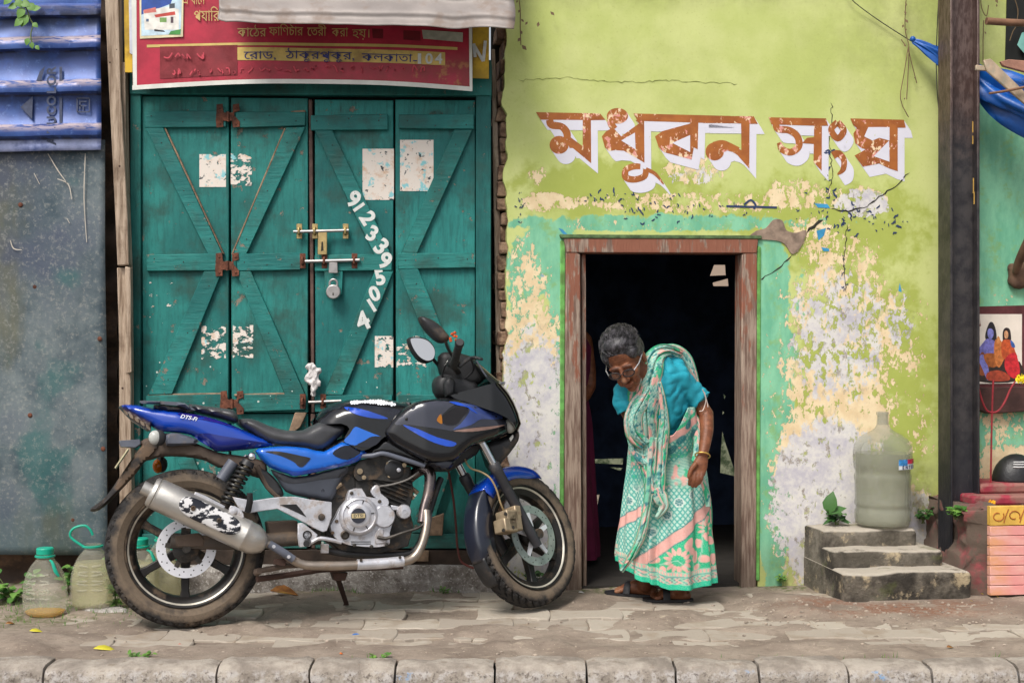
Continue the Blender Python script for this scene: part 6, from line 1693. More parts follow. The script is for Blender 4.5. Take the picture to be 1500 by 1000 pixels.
# ---- cockpit: bars, mirrors, instruments (steered)
def FB(x, y, s): return FL @ FF.px(x, y, s)
body(BF, [(640, 560), (648, 548), (664, 548), (690, 556), (702, 562), (700, 580), (670, 584), (646, 580)], .07, .03, .03, sm=2).build('instrument_cluster', plas, bike)
body(BF, [(646, 520), (660, 514), (690, 520), (706, 536), (712, 556), (690, 566), (664, 560), (648, 545)], .05, .03, .03, sm=2).build('fork_yoke', mat('deep_black', (.008, .008, .009), .6, var=.3, bump=.1), bike)
gm = mat('grip_rubber', (.03, .03, .028), .75, var=.3, bump=.4)
bar_r = FB(673, 503, -.34); bar_m = FB(664, 536, -.16); bar_c = FB(676, 550, 0)
MB().tube([bar_c, bar_m, bar_m + (bar_r-bar_m)*.15], .0115, 10, smooth=3).build('handlebar', dalu, bike)
MB().tube([bar_m, bar_r], [.0175, .0165], 14).build('handle_grip', gm, bike)
MB().lathe([(0, -.014), (.017, -.014), (.019, -.006), (.019, .006), (.015, .014), (0, .014)], Matrix.Translation(bar_r) @ (bar_r-bar_m).to_track_quat('Z', 'Y').to_matrix().to_4x4(), 16).build('bar_end', plas, bike)
bl_ = FB(676, 556, .18); bl2 = FB(668, 540, .34)
MB().tube([bar_c, bl_, bl2], .0115, 10, smooth=3).build('handlebar', dalu, bike)
MB().tube([bl_ + (bl2-bl_)*.3, bl2], .017, 12).build('handle_grip', gm, bike)
MB().tube([bar_m + Vector((.02, -.02, -.005)), FB(690, 524, -.22), FB(706, 526, -.30)], [.008, .008, .006], 8, smooth=3).build('brake_lever', plas, bike)
MB().ball(bar_m + Vector((0, 0, .012)), (.030, .035, .022), 14).build('switch_housing', plas, bike)
body(BF, [(652, 560), (660, 552), (668, 560), (666, 578), (655, 580)], .11, .012, .012, two=False, thick=.03, sm=2).build('brake_reservoir', plas, bike)
# near mirror: dark shell, seen from the back edge; far mirror turned to show its glass
m1 = body(BF, [(616, 463), (630, 465), (645, 474), (655, 485), (661, 494), (655, 500), (645, 500), (634, 492), (622, 478)], .30, .025, .02, two=False, thick=.03, sm=3)
mir = m1.build('mirror_shell', plas, bike, smooth=60)
MB().tube([BF.px(652, 498, -.285), BF.px(656, 510, -.26), BF.px(664, 524, -.22)], .006, 8, smooth=3).build('mirror_stalk', plas, mir)
m2 = body(BF, [(598, 497), (604, 493), (616, 493), (628, 497), (637, 508), (638, 520), (633, 529), (622, 531), (612, 525), (603, 512)], .02, .012, .012, two=False, thick=.03, sm=3)
mir2 = m2.build('mirror_shell', plas, bike, smooth=60)
gl_m = G('mirror_glass'); gl_m = gl_m.fin((.92, .90, .86), .05, 1.0)
P = [BF.px(x, y, -.0235) for x, y in spline2([(601, 498), (605, 495), (616, 495), (627, 499), (635, 509), (636, 519), (632, 527), (623, 529), (613, 523), (605, 511)], 3)]
cen = sum(P, Vector())/len(P)
tl = Matrix.Translation(cen) @ Matrix.Rotation(R(-14), 4, 'X') @ Matrix.Rotation(R(4), 4, 'Z') @ Matrix.Translation(-cen)
g2 = MB().add([tl @ p + Vector((0, -.010, 0)) for p in P], [tuple(range(len(P)))]); g2.build('mirror_glass', gl_m, mir2, smooth=0)
MB().add([tl @ p + Vector((0, -.0088, 0)) for p in P] + [tl @ (cen + (p-cen)*1.06) + Vector((0, -.003, 0)) for p in P], [tuple(range(len(P)))] + [(k, (k+1) % len(P), len(P)+(k+1) % len(P), len(P)+k) for k in range(len(P))]).build('mirror_rim', plas, mir2)
MB().tube([BF.px(634, 525, .0), BF.px(642, 535, .02), BF.px(654, 546, .02)], .007, 8, smooth=3).build('mirror_stalk', plas, mir2)
# orange thread garland round the near mirror's stalk
gar = MB()
for k in range(14): gar.ball(BF.px(664 + 4.5*math.cos(k*2.4) , 493 + 6*math.sin(k*1.7), -.30 + .006*math.sin(k)), .006, 6)
tag(gar.build('flower_garland', mat('orange_thread', lin(220, 90, 30), .7, var=.5, nsc=80, bump=.6), None, BF, tuple(BF.px(664, 494, -.30))), 'small orange and red flower garland tied on the mirror stalk of the motorcycle', 'garland')
# cables
def cable(L, r, mt, nm='cable'): MB().tube([BF.px(*q) for q in L], r, 7, smooth=5).build(nm, mt, bike)
beige = mat('beige_cable', lin(150, 128, 92), .6, var=.3, bump=.1)
cable([(679, 658, -.06), (681, 672, -.07), (689, 685, -.09), (705, 691, -.11), (718, 700, -.13), (727, 716, -.14), (733, 736, -.15), (738, 748, -.14)], .004, beige)
cable([(556, 712, -.12), (575, 709, -.125), (597, 702, -.125), (613, 691, -.11)], .004, mat('grey_cable', lin(120, 116, 112), .5, bump=0))
cable([(668, 574, -.02), (655, 566, -.04), (648, 552, -.06), (652, 536, -.1), (660, 528, -.14)], .0045, plas)
cable([(672, 560, -.02), (684, 552, -.06), (694, 540, -.10), (690, 526, -.14)], .0045, plas)
cable([(657, 690, .08), (664, 730, .10), (668, 770, .12), (670, 800, .13), (676, 822, .14), (694, 832, .14)], .005, mat('red_brown_hose', lin(92, 44, 40), .6, bump=0), 'brake_hose')

# ---- front fork, fender, caliper
leg_t, leg_m_, leg_b = (706, 648), (722, 678), (784, 792)
for s in (-.092, .092):
    a = FF.px(*leg_t, -.092); b_ = FF.px(*leg_m_, -.092); c_ = FF.px(*leg_b, -.092)
    a, b_, c_ = [Vector((v.x, s, v.z)) for v in (a, b_, c_)]
    top = a + (a-b_)*.35
    MB().tube([FL @ top, FL @ (b_ + (c_-b_)*.1)], .0165, 16).build('fork_tube', chrome, bike)
    sl = MB().tube([FL @ b_, FL @ (b_ + (c_-b_)*.02), FL @ (b_ + (c_-b_)*.10), FL @ (b_ + (c_-b_)*.12), FL @ (b_ + (c_-b_)*.9), FL @ (c_ + (c_-b_)*.06)], [.020, .026, .026, .0235, .022, .020], 16).build('fork_slider', mat('black_slider', lin(50, 50, 54), .42, var=.25, nsc=14, bump=.1, dirt=lin(120, 110, 100), dirt_amt=.15), bike)
    MB().lathe([(0, -.022), (.019, -.022), (.021, -.01), (.021, .012), (0, .012)], FL @ Matrix.Translation((0, s, 0)) @ AX, 18).build('axle_lug', dalu, sl)
# fender: a shell round the tyre
def fender(a0, a1, rad, hw, mt, nm, n=30, skirt=.05, flare=0):
    vs, m = [], 13
    for i in range(n+1):
        t = i/n; a = R(a0 + (a1-a0)*t)
        w_ = hw*(1 - .55*max(0, 1-t/.22)**2) if flare == 0 else hw*(1 - .25*max(0, (t-.75)/.25)**2)
        sk = skirt*(math.sin(min(1, max(t, .0)*3)*math.pi/2))
        for j in range(m):
            u = -1 + 2*j/(m-1)
            yy = w_*math.sin(u*math.pi/2) if abs(u) < .8 else w_*math.copysign(math.sin(.8*math.pi/2) + (abs(u)-.8)*.12, u)
            rr = rad - .012*u*u - max(0, abs(u)-.62)/.38*sk
            vs.append(FL @ Vector((rr*math.cos(a), yy, rr*math.sin(a))))
    o = MB().add(vs, [(i*m+j, (i+1)*m+j, (i+1)*m+j+1, i*m+j+1) for i in range(n) for j in range(m-1)]).build(nm, mt, bike, smooth=70)
    s_ = o.modifiers.new('thick', 'SOLIDIFY'); s_.thickness = .004
    return o
fender(60, 142, .313, .057, blue, 'front_fender')
fender(141, 200, .312, .052, mat('dark_fender', lin(30, 34, 48), .3, var=.25, nsc=6, bump=.05, coat=.5, dirt=lin(130, 118, 108), dirt_amt=.2), 'fender_flap', 24, .075, 1)
fender(198, 222, .309, .040, plas, 'mud_flap', 10, .0, 1)
cal = FF.px(744, 763, -.10)
goldc = mat('caliper_metal', lin(166, 148, 122), .45, metal=.5, var=.25, nsc=20, bump=.25, dirt=lin(110, 86, 64), dirt_amt=.3)
cb = MB()
for (x, y, rx, rz_) in ((744, 757, 11, 9), (742, 770, 12, 10), (748, 764, 13, 14), (752, 750, 6, 8)):
    pp = FF.px(x, y, -.095); cb.box((pp.x-rx*.0029/.76*.8, -.125, pp.z-rz_*.0029), (pp.x+rx*.0029/.76*.8, -.055, pp.z+rz_*.0029), FL)
cal_o = cb.build('brake_caliper', goldc, bike, bevel=.006, seg=2)
for (x, y) in ((738, 776), (752, 772), (741, 752)):
    MB().lathe([(0, -.006), (.007, -.006), (.008, 0), (0, 0)], FL @ Matrix.Translation(FF.px(x, y, -.126)) @ Matrix.Rotation(R(90), 4, 'X'), 10).build('caliper_bolt', dalu, cal_o)

# ---- engine
def bprism(L, s0, s1, mt, nm, par=bike, bev=.004, seg=2, sm=1):
    Q = BPx(spline2(L, sm) if sm > 1 else L, s0)
    return MB().prism(Q, s0, s1).build(nm, mt, par, bevel=bev, smooth=40) if bev == 0 else MB().prism(Q, s0, s1).build(nm, mt, par, bevel=bev, seg=seg)
bprism([(478, 690), (520, 680), (560, 674), (602, 684), (606, 720), (600, 745), (606, 770), (598, 800), (560, 810), (500, 808), (478, 790), (470, 740)], -.085, .11, engb, 'engine_block')
case = bprism([(484, 770), (492, 757), (498, 744), (508, 732), (512, 718), (530, 715), (537, 727), (556, 730), (570, 741), (577, 755), (574, 770), (571, 780), (571, 796), (560, 800), (546, 801), (520, 799), (505, 796), (490, 786)], -.135, -.06, alu, 'engine_case', bev=.008, seg=3, sm=2)
def disc_at(x, y, s, prof, mt, nm, par, seg=36):
    p = BF.px(x, y, s); return MB().lathe([(r, h) for r, h in prof], Matrix.Translation(p) @ AX, seg).build(nm, mt, par)
cl_ = disc_at(525, 755, -.135, [(.080, -.002), (.080, .010), (.074, .022), (.066, .026), (.062, .022), (.050, .024), (.045, .030), (.034, .032), (0, .033)], alu, 'clutch_cover', bike)
disc_at(525, 755, -.170, [(.030, 0), (.030, .0015), (0, .002)], mat('badge_dark', lin(60, 62, 72), .35, metal=.4, bump=0), 'cover_badge', cl_)
p = BF.px(525, 755, -.1735)
MB().box((p.x-.027, -.1745, p.z-.009), (p.x+.027, -.1722, p.z+.009)).build('badge_plate', mat('badge_gold', lin(216, 196, 150), .35, metal=.4, bump=0), cl_)
me = text_mesh('DTSi', .0165, .0002, bold=.0004, space=1.2); me.transform(Matrix.Translation((p.x, -.1750, p.z))); link('badge_lettering', me, mat('badge_ink', lin(60, 60, 66), .5, bump=0), cl_)
for a in (8, 70, 140, 250, 305):
    d = Vector((math.cos(R(a)), 0, math.sin(R(a)))); q = BF.px(525, 755, -.160)
    MB().tube([q + d*.050, q + d*.064], .0022, 6).build('cover_groove', engb, cl_)
disc_at(562, 756, -.135, [(.046, -.002), (.046, .010), (.041, .018), (0, .020)], alu, 'starter_cover', bike)
disc_at(591, 749, -.09, [(.028, -.03), (.030, .0), (.030, .016), (.026, .022), (.008, .024), (.008, .021), (0, .021)], alu, 'horn', bike)
bprism([(572, 739), (586, 741), (586, 746), (574, 748)], -.10, -.08, alu, 'horn_bracket')
disc_at(505, 783, -.137, [(.017, -.002), (.018, .008), (.012, .012), (.010, .006), (0, .005)], dalu, 'filler_cap', bike)
bprism([(543, 720), (550, 710), (556, 712), (558, 722), (568, 730), (570, 738), (563, 740), (552, 730)], -.125, -.10, alu, 'case_bracket', sm=2)
bprism([(548, 785), (556, 770), (562, 764), (562, 783), (570, 785), (566, 795), (550, 796)], -.140, -.12, alu, 'case_rib', bev=.004)
for q in ((519, 798), (544, 800), (566, 797), (556, 734), (493, 763), (515, 722), (487, 780)):
    disc_at(q[0], q[1], -.136, [(.0075, -.002), (.0075, .005), (.005, .007), (0, .007)], dalu, 'case_bolt', case, 8)
for y in (793, 796): 
    MB().tube([BF.px(514, y, -.1365), BF.px(543, y, -.1365)], .0016, 6).build('case_line', engb, case)
# finned cylinder, tilted forward
cyl = MB()
c0, c1 = BF.px(556, 742, 0), BF.px(585, 668, 0)
d = (c1-c0).normalized(); t = Vector((d.z, 0, -d.x))
for k in range(9):
    q = c0 + d*(.028 + k*.0165); hw_ = .080 + .004*math.sin(k*1.3); hl = .078
    M = Matrix(((t.x, 0, d.x, q.x), (0, 1, 0, 0), (t.z, 0, d.z, q.z), (0, 0, 0, 1)))
    cyl.box((-hl, -hw_-.02, -.0032), (hl, hw_, .0032), M)
cyl.build('cooling_fin', engb, bike, bevel=.0015)['kind'] = 'stuff'
M = Matrix(((t.x, 0, d.x, c0.x), (0, 1, 0, 0), (t.z, 0, d.z, c0.z), (0, 0, 0, 1)))
MB().box((-.058, -.078, 0), (.058, .07, .17), M).build('cylinder', engb, bike, bevel=.01, seg=2)
hd = bprism([(518, 690), (526, 676), (545, 670), (566, 668), (585, 674), (600, 690), (596, 700), (578, 706), (548, 702), (524, 704)], -.105, .09, engb, 'cylinder_head', bev=.01, seg=3, sm=2)
disc_at(577, 687, -.105, [(.040, -.004), (.040, .006), (.034, .010), (0, .011)], mat('head_black', (.03, .03, .032), .3, metal=.3, bump=.05), 'head_cap', hd)
disc_at(584, 688, -.117, [(.0085, -.002), (.0085, .004), (.004, .006), (0, .006)], alu, 'head_bolt', hd, 10)
for q, r_ in (((568, 679), .008), ((592, 681), .009), ((570, 697), .007), ((527, 690), .012), ((533, 699), .009)):
    disc_at(q[0], q[1], -.107, [(r_, -.003), (r_, .006), (0, .007)], goldc, 'head_bolt', hd, 10)
bprism([(478, 700), (500, 692), (520, 700), (516, 722), (496, 730), (480, 726)], -.09, .05, engb, 'carburettor', bev=.012, seg=2, sm=2)
for L in ([(600, 712, -.06), (612, 722, -.06)], [(596, 720, -.07), (606, 730, -.07)], [(490, 715, -.10), (500, 708, -.10)]):
    MB().tube([BF.px(*q) for q in L], .009, 8).build('engine_fitting', goldc, bike)
# front downtube, header, brake pedal rod
MB().tube([BF.px(*q) for q in ((646, 700, -.03), (640, 715, -.04), (626, 760, -.05), (612, 800, -.05), (590, 812, -.06), (520, 812, -.08), (480, 806, -.08))], .014, 10, smooth=4).build('frame_tube', plas, bike)
MB().tube([BF.px(*q) for q in ((600, 700, -.03), (612, 690, -.05), (622, 687, -.07), (630, 695, -.085), (628, 720, -.10), (621, 745, -.115), (618, 765, -.13))], [.022, .024, .025, .025, .022, .020, .019], 14, smooth=5).build('header_pipe', mat('blued_chrome', lin(110, 100, 98), .22, metal=.9, var=.35, nsc=9, bump=.05, dirt=lin(80, 64, 54), dirt_amt=.2), bike)
bprism([(626, 752), (634, 750), (630, 782), (623, 782)], -.06, -.045, gplas, 'bracket')
MB().tube([BF.px(*q) for q in ((553, 786, -.14), (566, 788, -.15), (590, 780, -.155), (612, 773, -.155), (624, 764, -.15), (627, 758, -.14))], [.007, .007, .006, .006, .006, .007], 8, smooth=4).build('brake_pedal', dalu, bike)
# ---- exhaust
ex = MB().tube([BF.px(*q) for q in ((624, 748, -.125), (625, 762, -.14), (623, 780, -.155), (617, 800, -.165), (607, 815, -.17), (592, 822, -.175), (560, 825, -.18), (500, 828, -.185), (460, 828, -.19), (443, 826, -.19), (430, 820, -.195), (410, 806, -.20), (388, 794, -.20))], [.0175, .0175, .0175, .018, .018, .018, .018, .018, .018, .0175, .017, .0165, .016], 16, smooth=5).build('exhaust_pipe', pipem, bike)
MB().tube([BF.px(*q) for q in ((523, 826.5, -.186), (556, 825, -.183), (591, 821.5, -.178))], [(.0215, .0215)]*3, 14, smooth=3).build('heat_shield', alu, ex)
for q in ((529, 820), (586, 816)): disc_at(q[0], q[1], -.207, [(.006, -.004), (.006, .002), (0, .003)], dalu, 'shield_bolt', ex, 10)
sh = MB().tube([BF.px(*q) for q in ((394, 796, -.212), (412, 807, -.212), (430, 819, -.208))], [.0155, .0165, .0155], 12, smooth=3).build('pipe_guard', gplas, ex)
for q in ((401, 800), (423, 815)): disc_at(q[0], q[1], -.226, [(.007, -.004), (.007, .002), (0, .002)], alu, 'shield_bolt', ex, 10)
ma, mb_ = BF.px(219, 718, -.20), BF.px(372, 790, -.20)
ax = (mb_-ma); Lm = ax.length; TM = Matrix.Translation(ma) @ ax.to_track_quat('Z', 'Y').to_matrix().to_4x4()
muf = MB().lathe([(.022, -.028), (.026, -.030), (.026, .004), (.052, .006), (.058, .012), (.060, .022), (.0565, .026), (.0605, .030), (.0605, .034), (.0615, .036), (.0625, Lm*.5), (.0615, Lm-.045), (.0625, Lm-.043), (.0625, Lm-.037), (.0610, Lm-.035), (.060, Lm-.005), (.050, Lm+.022), (.034, Lm+.045), (.018, Lm+.052)], TM, 36).build('muffler', muffm, bike)
MB().lathe([(.0222, -.029), (.0222, .02), (0, .02)], TM, 20).build('muffler_outlet', mat('soot', (.01, .009, .008), .9, bump=0), muf)
# peeling black heat plate wrapped on the muffler
g = G('peeling_plate'); c = g.co(); n = g.noise(g.co((.8, 1, 1.5), rot=(0, R(26), 0)), 26, 6, .62)
pm_ = g.fin(g.mix(g.step(n, .505, .53), (.012, .013, .02), lin(216, 214, 214)), .4, 0)
vs, du = [], []
NA, NL = 14, 30
fwd = (TM.inverted().to_3x3() @ Vector((0, -1, 0))); a_c = math.atan2(fwd.y, fwd.x)
upv = (TM.inverted().to_3x3() @ Vector((0, 0, 1))); sgn = 1 if math.sin(math.atan2(upv.y, upv.x)-a_c) > 0 else -1
z0_, z1_ = Lm*.27, Lm*.84
for i in range(NL+1):
    u = i/NL; half = R(36)*math.sqrt(max(.02, 1-abs(2*u-1)**5))
    for j in range(NA+1):
        a = a_c + sgn*R(10) + half*(-1+2*j/NA)
        r_ = .0632 + .0035
        vs.append(TM @ Vector((r_*math.cos(a), r_*math.sin(a), z0_ + (z1_-z0_)*u)))
m = NA+1
o = MB().add(vs, [(i*m+j, (i+1)*m+j, (i+1)*m+j+1, i*m+j+1) for i in range(NL) for j in range(NA)]).build('heat_plate', pm_, muf)
s_ = o.modifiers.new('thick', 'SOLIDIFY'); s_.thickness = .004; s_.offset = -1
for q in ((283, 744), (321, 762)): disc_at(q[0], q[1], -.268, [(.010, -.004), (.010, .002), (.006, .003), (.005, -.001), (0, -.001)], dalu, 'plate_bolt', muf, 14)
bprism([(286, 720), (300, 725), (330, 741), (328, 745), (298, 730), (284, 724)], -.215, -.20, alu, 'muffler_bracket', bev=.002)
disc_at(342, 748, -.225, [(.014, -.02), (.014, .004), (.006, .006), (0, .006)], alu, 'muffler_mount', bike, 16)
bprism([(338, 740), (352, 745), (358, 758), (345, 756), (336, 750)], -.225, -.205, alu, 'muffler_bracket', sm=2)
# ---- footrest hanger, swingarm, shocks, undertray
hang = bprism([(340, 727), (360, 731), (370, 733), (396, 729), (415, 727), (434, 727), (454, 731), (470, 733), (486, 735), (486, 757), (479, 777), (473, 779), (458, 772), (440, 762), (406, 745), (385, 748), (366, 751), (352, 748)], -.165, -.145, alu, 'footrest_hanger', bev=.005, seg=2)
bprism([(410, 739), (434, 738), (441, 746), (449, 757), (428, 747)], -.1665, -.1655, mat('hanger_gap', (.012, .012, .014), .9, bump=0), 'hanger_opening', hang, bev=0)
bprism([(436, 766), (444, 765), (466, 783), (460, 794), (454, 800), (438, 801), (436, 785)], -.16, -.145, alu, 'footrest_bracket', bev=.004)
disc_at(450, 783, -.161, [(.018, -.002), (.018, .003), (.013, .003), (.013, -.001), (0, -.001)], engb, 'pivot_bolt', bike, 20)
disc_at(471, 757, -.166, [(.014, -.002), (.014, .004), (.008, .006), (0, .006)], engb, 'hanger_bolt', hang, 18)
MB().tube([BF.px(451, 790, -.16), BF.px(449, 796, -.235)], [.010, .013], 10).build('footpeg', plas, bike)
MB().tube([BF.px(455, 795, -.17), BF.px(470, 788, -.175), BF.px(500, 794, -.165)], .008, 8, smooth=4).build('gear_rod', alu, bike)
bprism([(470, 796), (482, 796), (482, 810), (470, 810)], -.12, -.10, alu, 'engine_mount', bev=.003)
MB().tube([BF.px(363, 748, -.17), BF.px(366, 735, -.195), BF.px(366, 722, -.20)], [.013, .013, .012], 10).build('pillion_peg', plas, bike)
for s in (-.10, .10):
    MB().tube([BF.px(250, 792, s) if s < 0 else Vector((BF.px(250, 792, -.1).x, s, BF.px(250, 792, -.1).z)), Vector((BF.px(330, 795, -.1).x, s, BF.px(330, 795, -.1).z)), Vector((BF.px(470, 786, -.1).x, s*.9, BF.px(470, 786, -.1).z))], [(.026, .016), (.028, .018), (.030, .02)], 10, flat=(0, 0, 1)).build('swingarm', mat('swingarm_grey', lin(74, 66, 60), .6, var=.3, nsc=10, bump=.2, dirt=lin(120, 98, 76), dirt_amt=.35), bike)
bprism([(392, 764), (436, 762), (438, 792), (396, 796)], -.09, .06, brownp, 'chain_box', bev=.006)
disc_at(272, 805, -.078, [(.050, -.01), (.050, .004), (.03, .014), (.014, .016), (.014, .024), (0, .024)], engb, 'hub_cover', bike)
bprism([(255, 785), (292, 780), (300, 790), (298, 800), (258, 800)], -.118, -.09, brownp, 'caliper_bracket', bev=.005)
MB().tube([BF.px(378, 836, -.16), BF.px(420, 828, -.15), BF.px(470, 826, -.14)], .011, 8).build('stand_tube', brownp, bike)
MB().tube([BF.px(376, 848, -.12), BF.px(420, 842, -.08), BF.px(470, 834, 0), BF.px(590, 829, .0)], .012, 8).build('lower_tube', mat('rusty_brown', lin(70, 50, 42), .9, var=.4, bump=.4), bike)
MB().tube([BF.px(376, 838, -.158), BF.px(380, 836, -.175)], [.016, .013], 10).build('peg_rubber', brownp, bike)
bprism([(402, 818), (420, 818), (418, 830), (400, 826)], -.19, -.17, mat('rusty_brown', lin(70, 50, 42)), 'exhaust_hanger', bev=.003)
foot = BM.inverted() @ ground_px(507, 886, .004)
MB().tube([BF.px(492, 838, .10), foot + Vector((0, 0, .01)), foot], [.012, .010, .013], 8).build('side_stand', mat('rusty_brown', lin(70, 50, 42)), bike)
bprism([(486, 838), (510, 838), (506, 850), (490, 850)], .02, .09, mat('rusty_brown', lin(70, 50, 42)), 'stand_bracket', bev=.003)
springm = mat('spring_dark', (.03, .03, .03), .35, metal=.5, var=.3, bump=.1)
for s in (-.135, .135):
    a = BF.px(364, 676, -.135); b_ = BF.px(329, 742, -.135); a.y = b_.y = s
    d = (b_-a); t_ = d.normalized().orthogonal().normalized(); w_ = d.normalized().cross(t_)
    pts = [a + d*(.08 + .84*k/150) + (t_*math.cos(k/150*2*math.pi*9) + w_*math.sin(k/150*2*math.pi*9))*.026 for k in range(151)]
    sp_ = MB().tube(pts, .0062, 8).build('shock_spring', springm, bike)
    MB().tube([a, b_], .012, 10).build('shock_rod', mat('shock_metal', lin(150, 140, 120), .4, metal=.6, bump=0), sp_)
    MB().tube([a - d*.02, a + d*.09], [.024, .029], 14).build('shock_cap', plas, sp_)
    MB().ball(a + Vector((.012, -.02 if s < 0 else .02, .02)), .017, 14).build('shock_bolt', chrome, sp_)
    MB().tube([b_ - d*.06, b_ + d*.05], [.026, .016], 12).build('shock_foot', dalu, sp_)
MB().tube([BF.px(342, 676, -.12), BF.px(324, 702, -.12)], [.024, .024], 14).build('shock_reservoir', gplas, bike)
body(BF, [(206, 646), (222, 640), (236, 636), (254, 634), (286, 648), (320, 662), (345, 666), (390, 676), (384, 700), (360, 690), (336, 684), (322, 684), (300, 673), (270, 668), (235, 668), (212, 674)], [(206, .045), (390, .08)], .015, .012, sm=2).build('rear_undertray', brownp, bike, smooth=50)
body(BF, [(244, 636), (262, 634), (290, 644), (286, 650), (262, 652), (244, 652)], .088, .012, .01, two=False, thick=.03, sm=2).build('undertray_panel', gplas, bike)
body(BF, [(205, 655), (214, 646), (226, 642), (236, 648), (226, 664), (212, 676), (200, 692), (180, 714), (160, 735), (145, 747), (134, 749), (133, 744), (153, 729), (170, 706), (190, 676)], [(133, .07), (205, .06), (236, .06)], .02, .012, sm=2).build('rear_mudguard', mat('mudguard_black', lin(50, 46, 44), .45, var=.35, nsc=8, bump=.15, dirt=lin(122, 98, 76), dirt_amt=.4), bike, smooth=50)
bprism([(174, 645), (205, 643), (207, 650), (200, 655), (176, 654)], -.05, .05, gplas, 'tail_light_bracket', bev=.004)
MB().box((0, 0, 0), (0, 0, 0)) 
a, b_ = BF.px(187, 657, -.03), BF.px(168, 685, -.03)
MB().add([Vector((a.x, -.10, a.z)), Vector((a.x, .10, a.z)), Vector((b_.x, .10, b_.z)), Vector((b_.x, -.10, b_.z)), Vector((a.x+.004, -.10, a.z-.003)), Vector((a.x+.004, .10, a.z-.003)), Vector((b_.x+.004, .10, b_.z-.003)), Vector((b_.x+.004, -.10, b_.z-.003))], [(0, 1, 2, 3), (7, 6, 5, 4), (0, 4, 5, 1), (1, 5, 6, 2), (2, 6, 7, 3), (3, 7, 4, 0)]).build('number_plate', mat('plate_cream', lin(206, 196, 160), .5, bump=0), bike)
p = BF.px(232, 641, -.14)
ind = MB().ball(p, (.030, .024, .032), 18).build('indicator', plas, bike)
MB().ball(p + Vector((-.012, -.006, .001)), (.026, .022, .029), 18).build('indicator_lens', clear, ind)
MB().tube([p, p + Vector((.01, .09, 0))], .008, 8).build('indicator_stalk', plas, ind)
p = BF.px(236, 680, .13)
ind = MB().ball(p, (.026, .024, .034), 18).build('indicator', plas, bike)
MB().ball(p + Vector((-.012, -.006, -.006)), (.022, .022, .030), 18).build('indicator_lens', amber, ind)
MB().tube([p + Vector((0, 0, .02)), p + Vector((.01, -.06, .05))], .008, 8).build('indicator_stalk', plas, ind)
body(BF, [(374, 684), (392, 690), (408, 706), (416, 722), (412, 728), (398, 724), (384, 706)], .10, .01, .01, two=False, thick=.02, sm=2).build('frame_panel', plas, bike)
MB().tube([BF.px(*q) for q in ((376, 682, -.09), (392, 712, -.09), (408, 728, -.09))], .012, 8).build('frame_tube', brownp, bike)
# ================================================================== OLD WOMAN STEPPING OUT OF THE DOORWAY
skin = None
g = G('brown_skin'); c = g.co(); n = g.noise(c, 30, 5, .6)
col = g.mix(g.step(n, .35, .65), lin(108, 64, 42), lin(138, 86, 58))
col = g.mix(g.attr('dark'), col, lin(52, 30, 24)); col = g.mix(g.attr('red'), col, lin(150, 84, 66)); col = g.mix(g.attr('pale'), col, lin(186, 140, 110))
skin = g.fin(col, .5, 0, g.bump(g.noise(c, 55, 5, .65), .5, .004), Subsurface_Weight=.08, Specular_IOR_Level=.4)
def W3(x, y, Y): return WF.px(x, y, Y)
base = W3(965, 880, .50); base.z = 0
woman = thing('person', 'bent old woman in spectacles, turquoise blouse and printed green sari, stepping out of the doorway', 'person', WF, (base.x, .50, 0))
hc = W3(916, 527, .29)
HM = Matrix.Translation(hc) @ Matrix.Rotation(R(-15), 4, 'Y') @ Matrix.Rotation(R(-24), 4, 'Z') @ Matrix.Rotation(R(30), 4, 'X')
bd = MB()
def hb(c, r, seg=18): bd.ball(HM @ Vector(c), r, seg, HM.to_3x3().to_4x4())
k = 1.01
def H(x, y, z): return (x*k, y*k, z*k)
hb(H(0, .012, .035), H(.074, .090, .088), 26)            # skull
hb(H(0, -.030, -.012), H(.060, .055, .075), 22)          # face
hb(H(0, -.040, -.078), H(.040, .040, .036))              # jaw
hb(H(0, -.068, -.098), H(.020, .017, .015))              # chin
for sg in (-1, 1):
    hb(H(.036*sg, -.062, -.022), H(.024, .020, .022))    # cheekbone
    hb(H(.030*sg, -.060, -.060), H(.020, .022, .026))
    hb(H(.026*sg, -.077, .018), H(.028, .012, .010))     # brow
    hb(H(.075*sg, .012, -.012), H(.010, .020, .032))     # ear
    hb(H(.012*sg, -.093, -.036), H(.010, .012, .009))    # nostril
    hb(H(.018*sg, -.074, -.066), H(.016, .012, .007))    # mouth corners
bd.tube([HM @ Vector(H(0, -.080, .014)), HM @ Vector(H(0, -.094, -.010)), HM @ Vector(H(0, -.104, -.034))], [.009, .012, .014], 12)
hb(H(0, -.103, -.034), H(.014, .013, .012))
hb(H(0, -.088, -.061), H(.022, .010, .006)); hb(H(0, -.086, -.071), H(.020, .011, .007))
# neck, trunk
def cap(pts, rr, seg=16):
    bd.tube(pts, rr, seg, smooth=4)
    for p, r in ((pts[0], rr[0]), (pts[-1], rr[-1])): bd.ball(p, r, 14)
cap([HM @ Vector((0, .03, -.05)), W3(945, 552, .36), W3(960, 565, .42)], [.050, .052, .065])
cap([W3(958, 566, .42), W3(964, 600, .48), W3(972, 650, .55), W3(976, 690, .57)], [.09, .115, .105, .13], 20)
shL, shR = W3(992, 553, .45), W3(918, 575, .40)
cap([shL, W3(960, 564, .43), shR], [.052, .06, .050])
elL, wrL = W3(1034, 606, .47), W3(1030, 664, .37)
cap([shL, W3(1016, 580, .48), elL], [.040, .036, .031])
cap([elL, W3(1035, 632, .42), wrL], [.033, .029, .021])
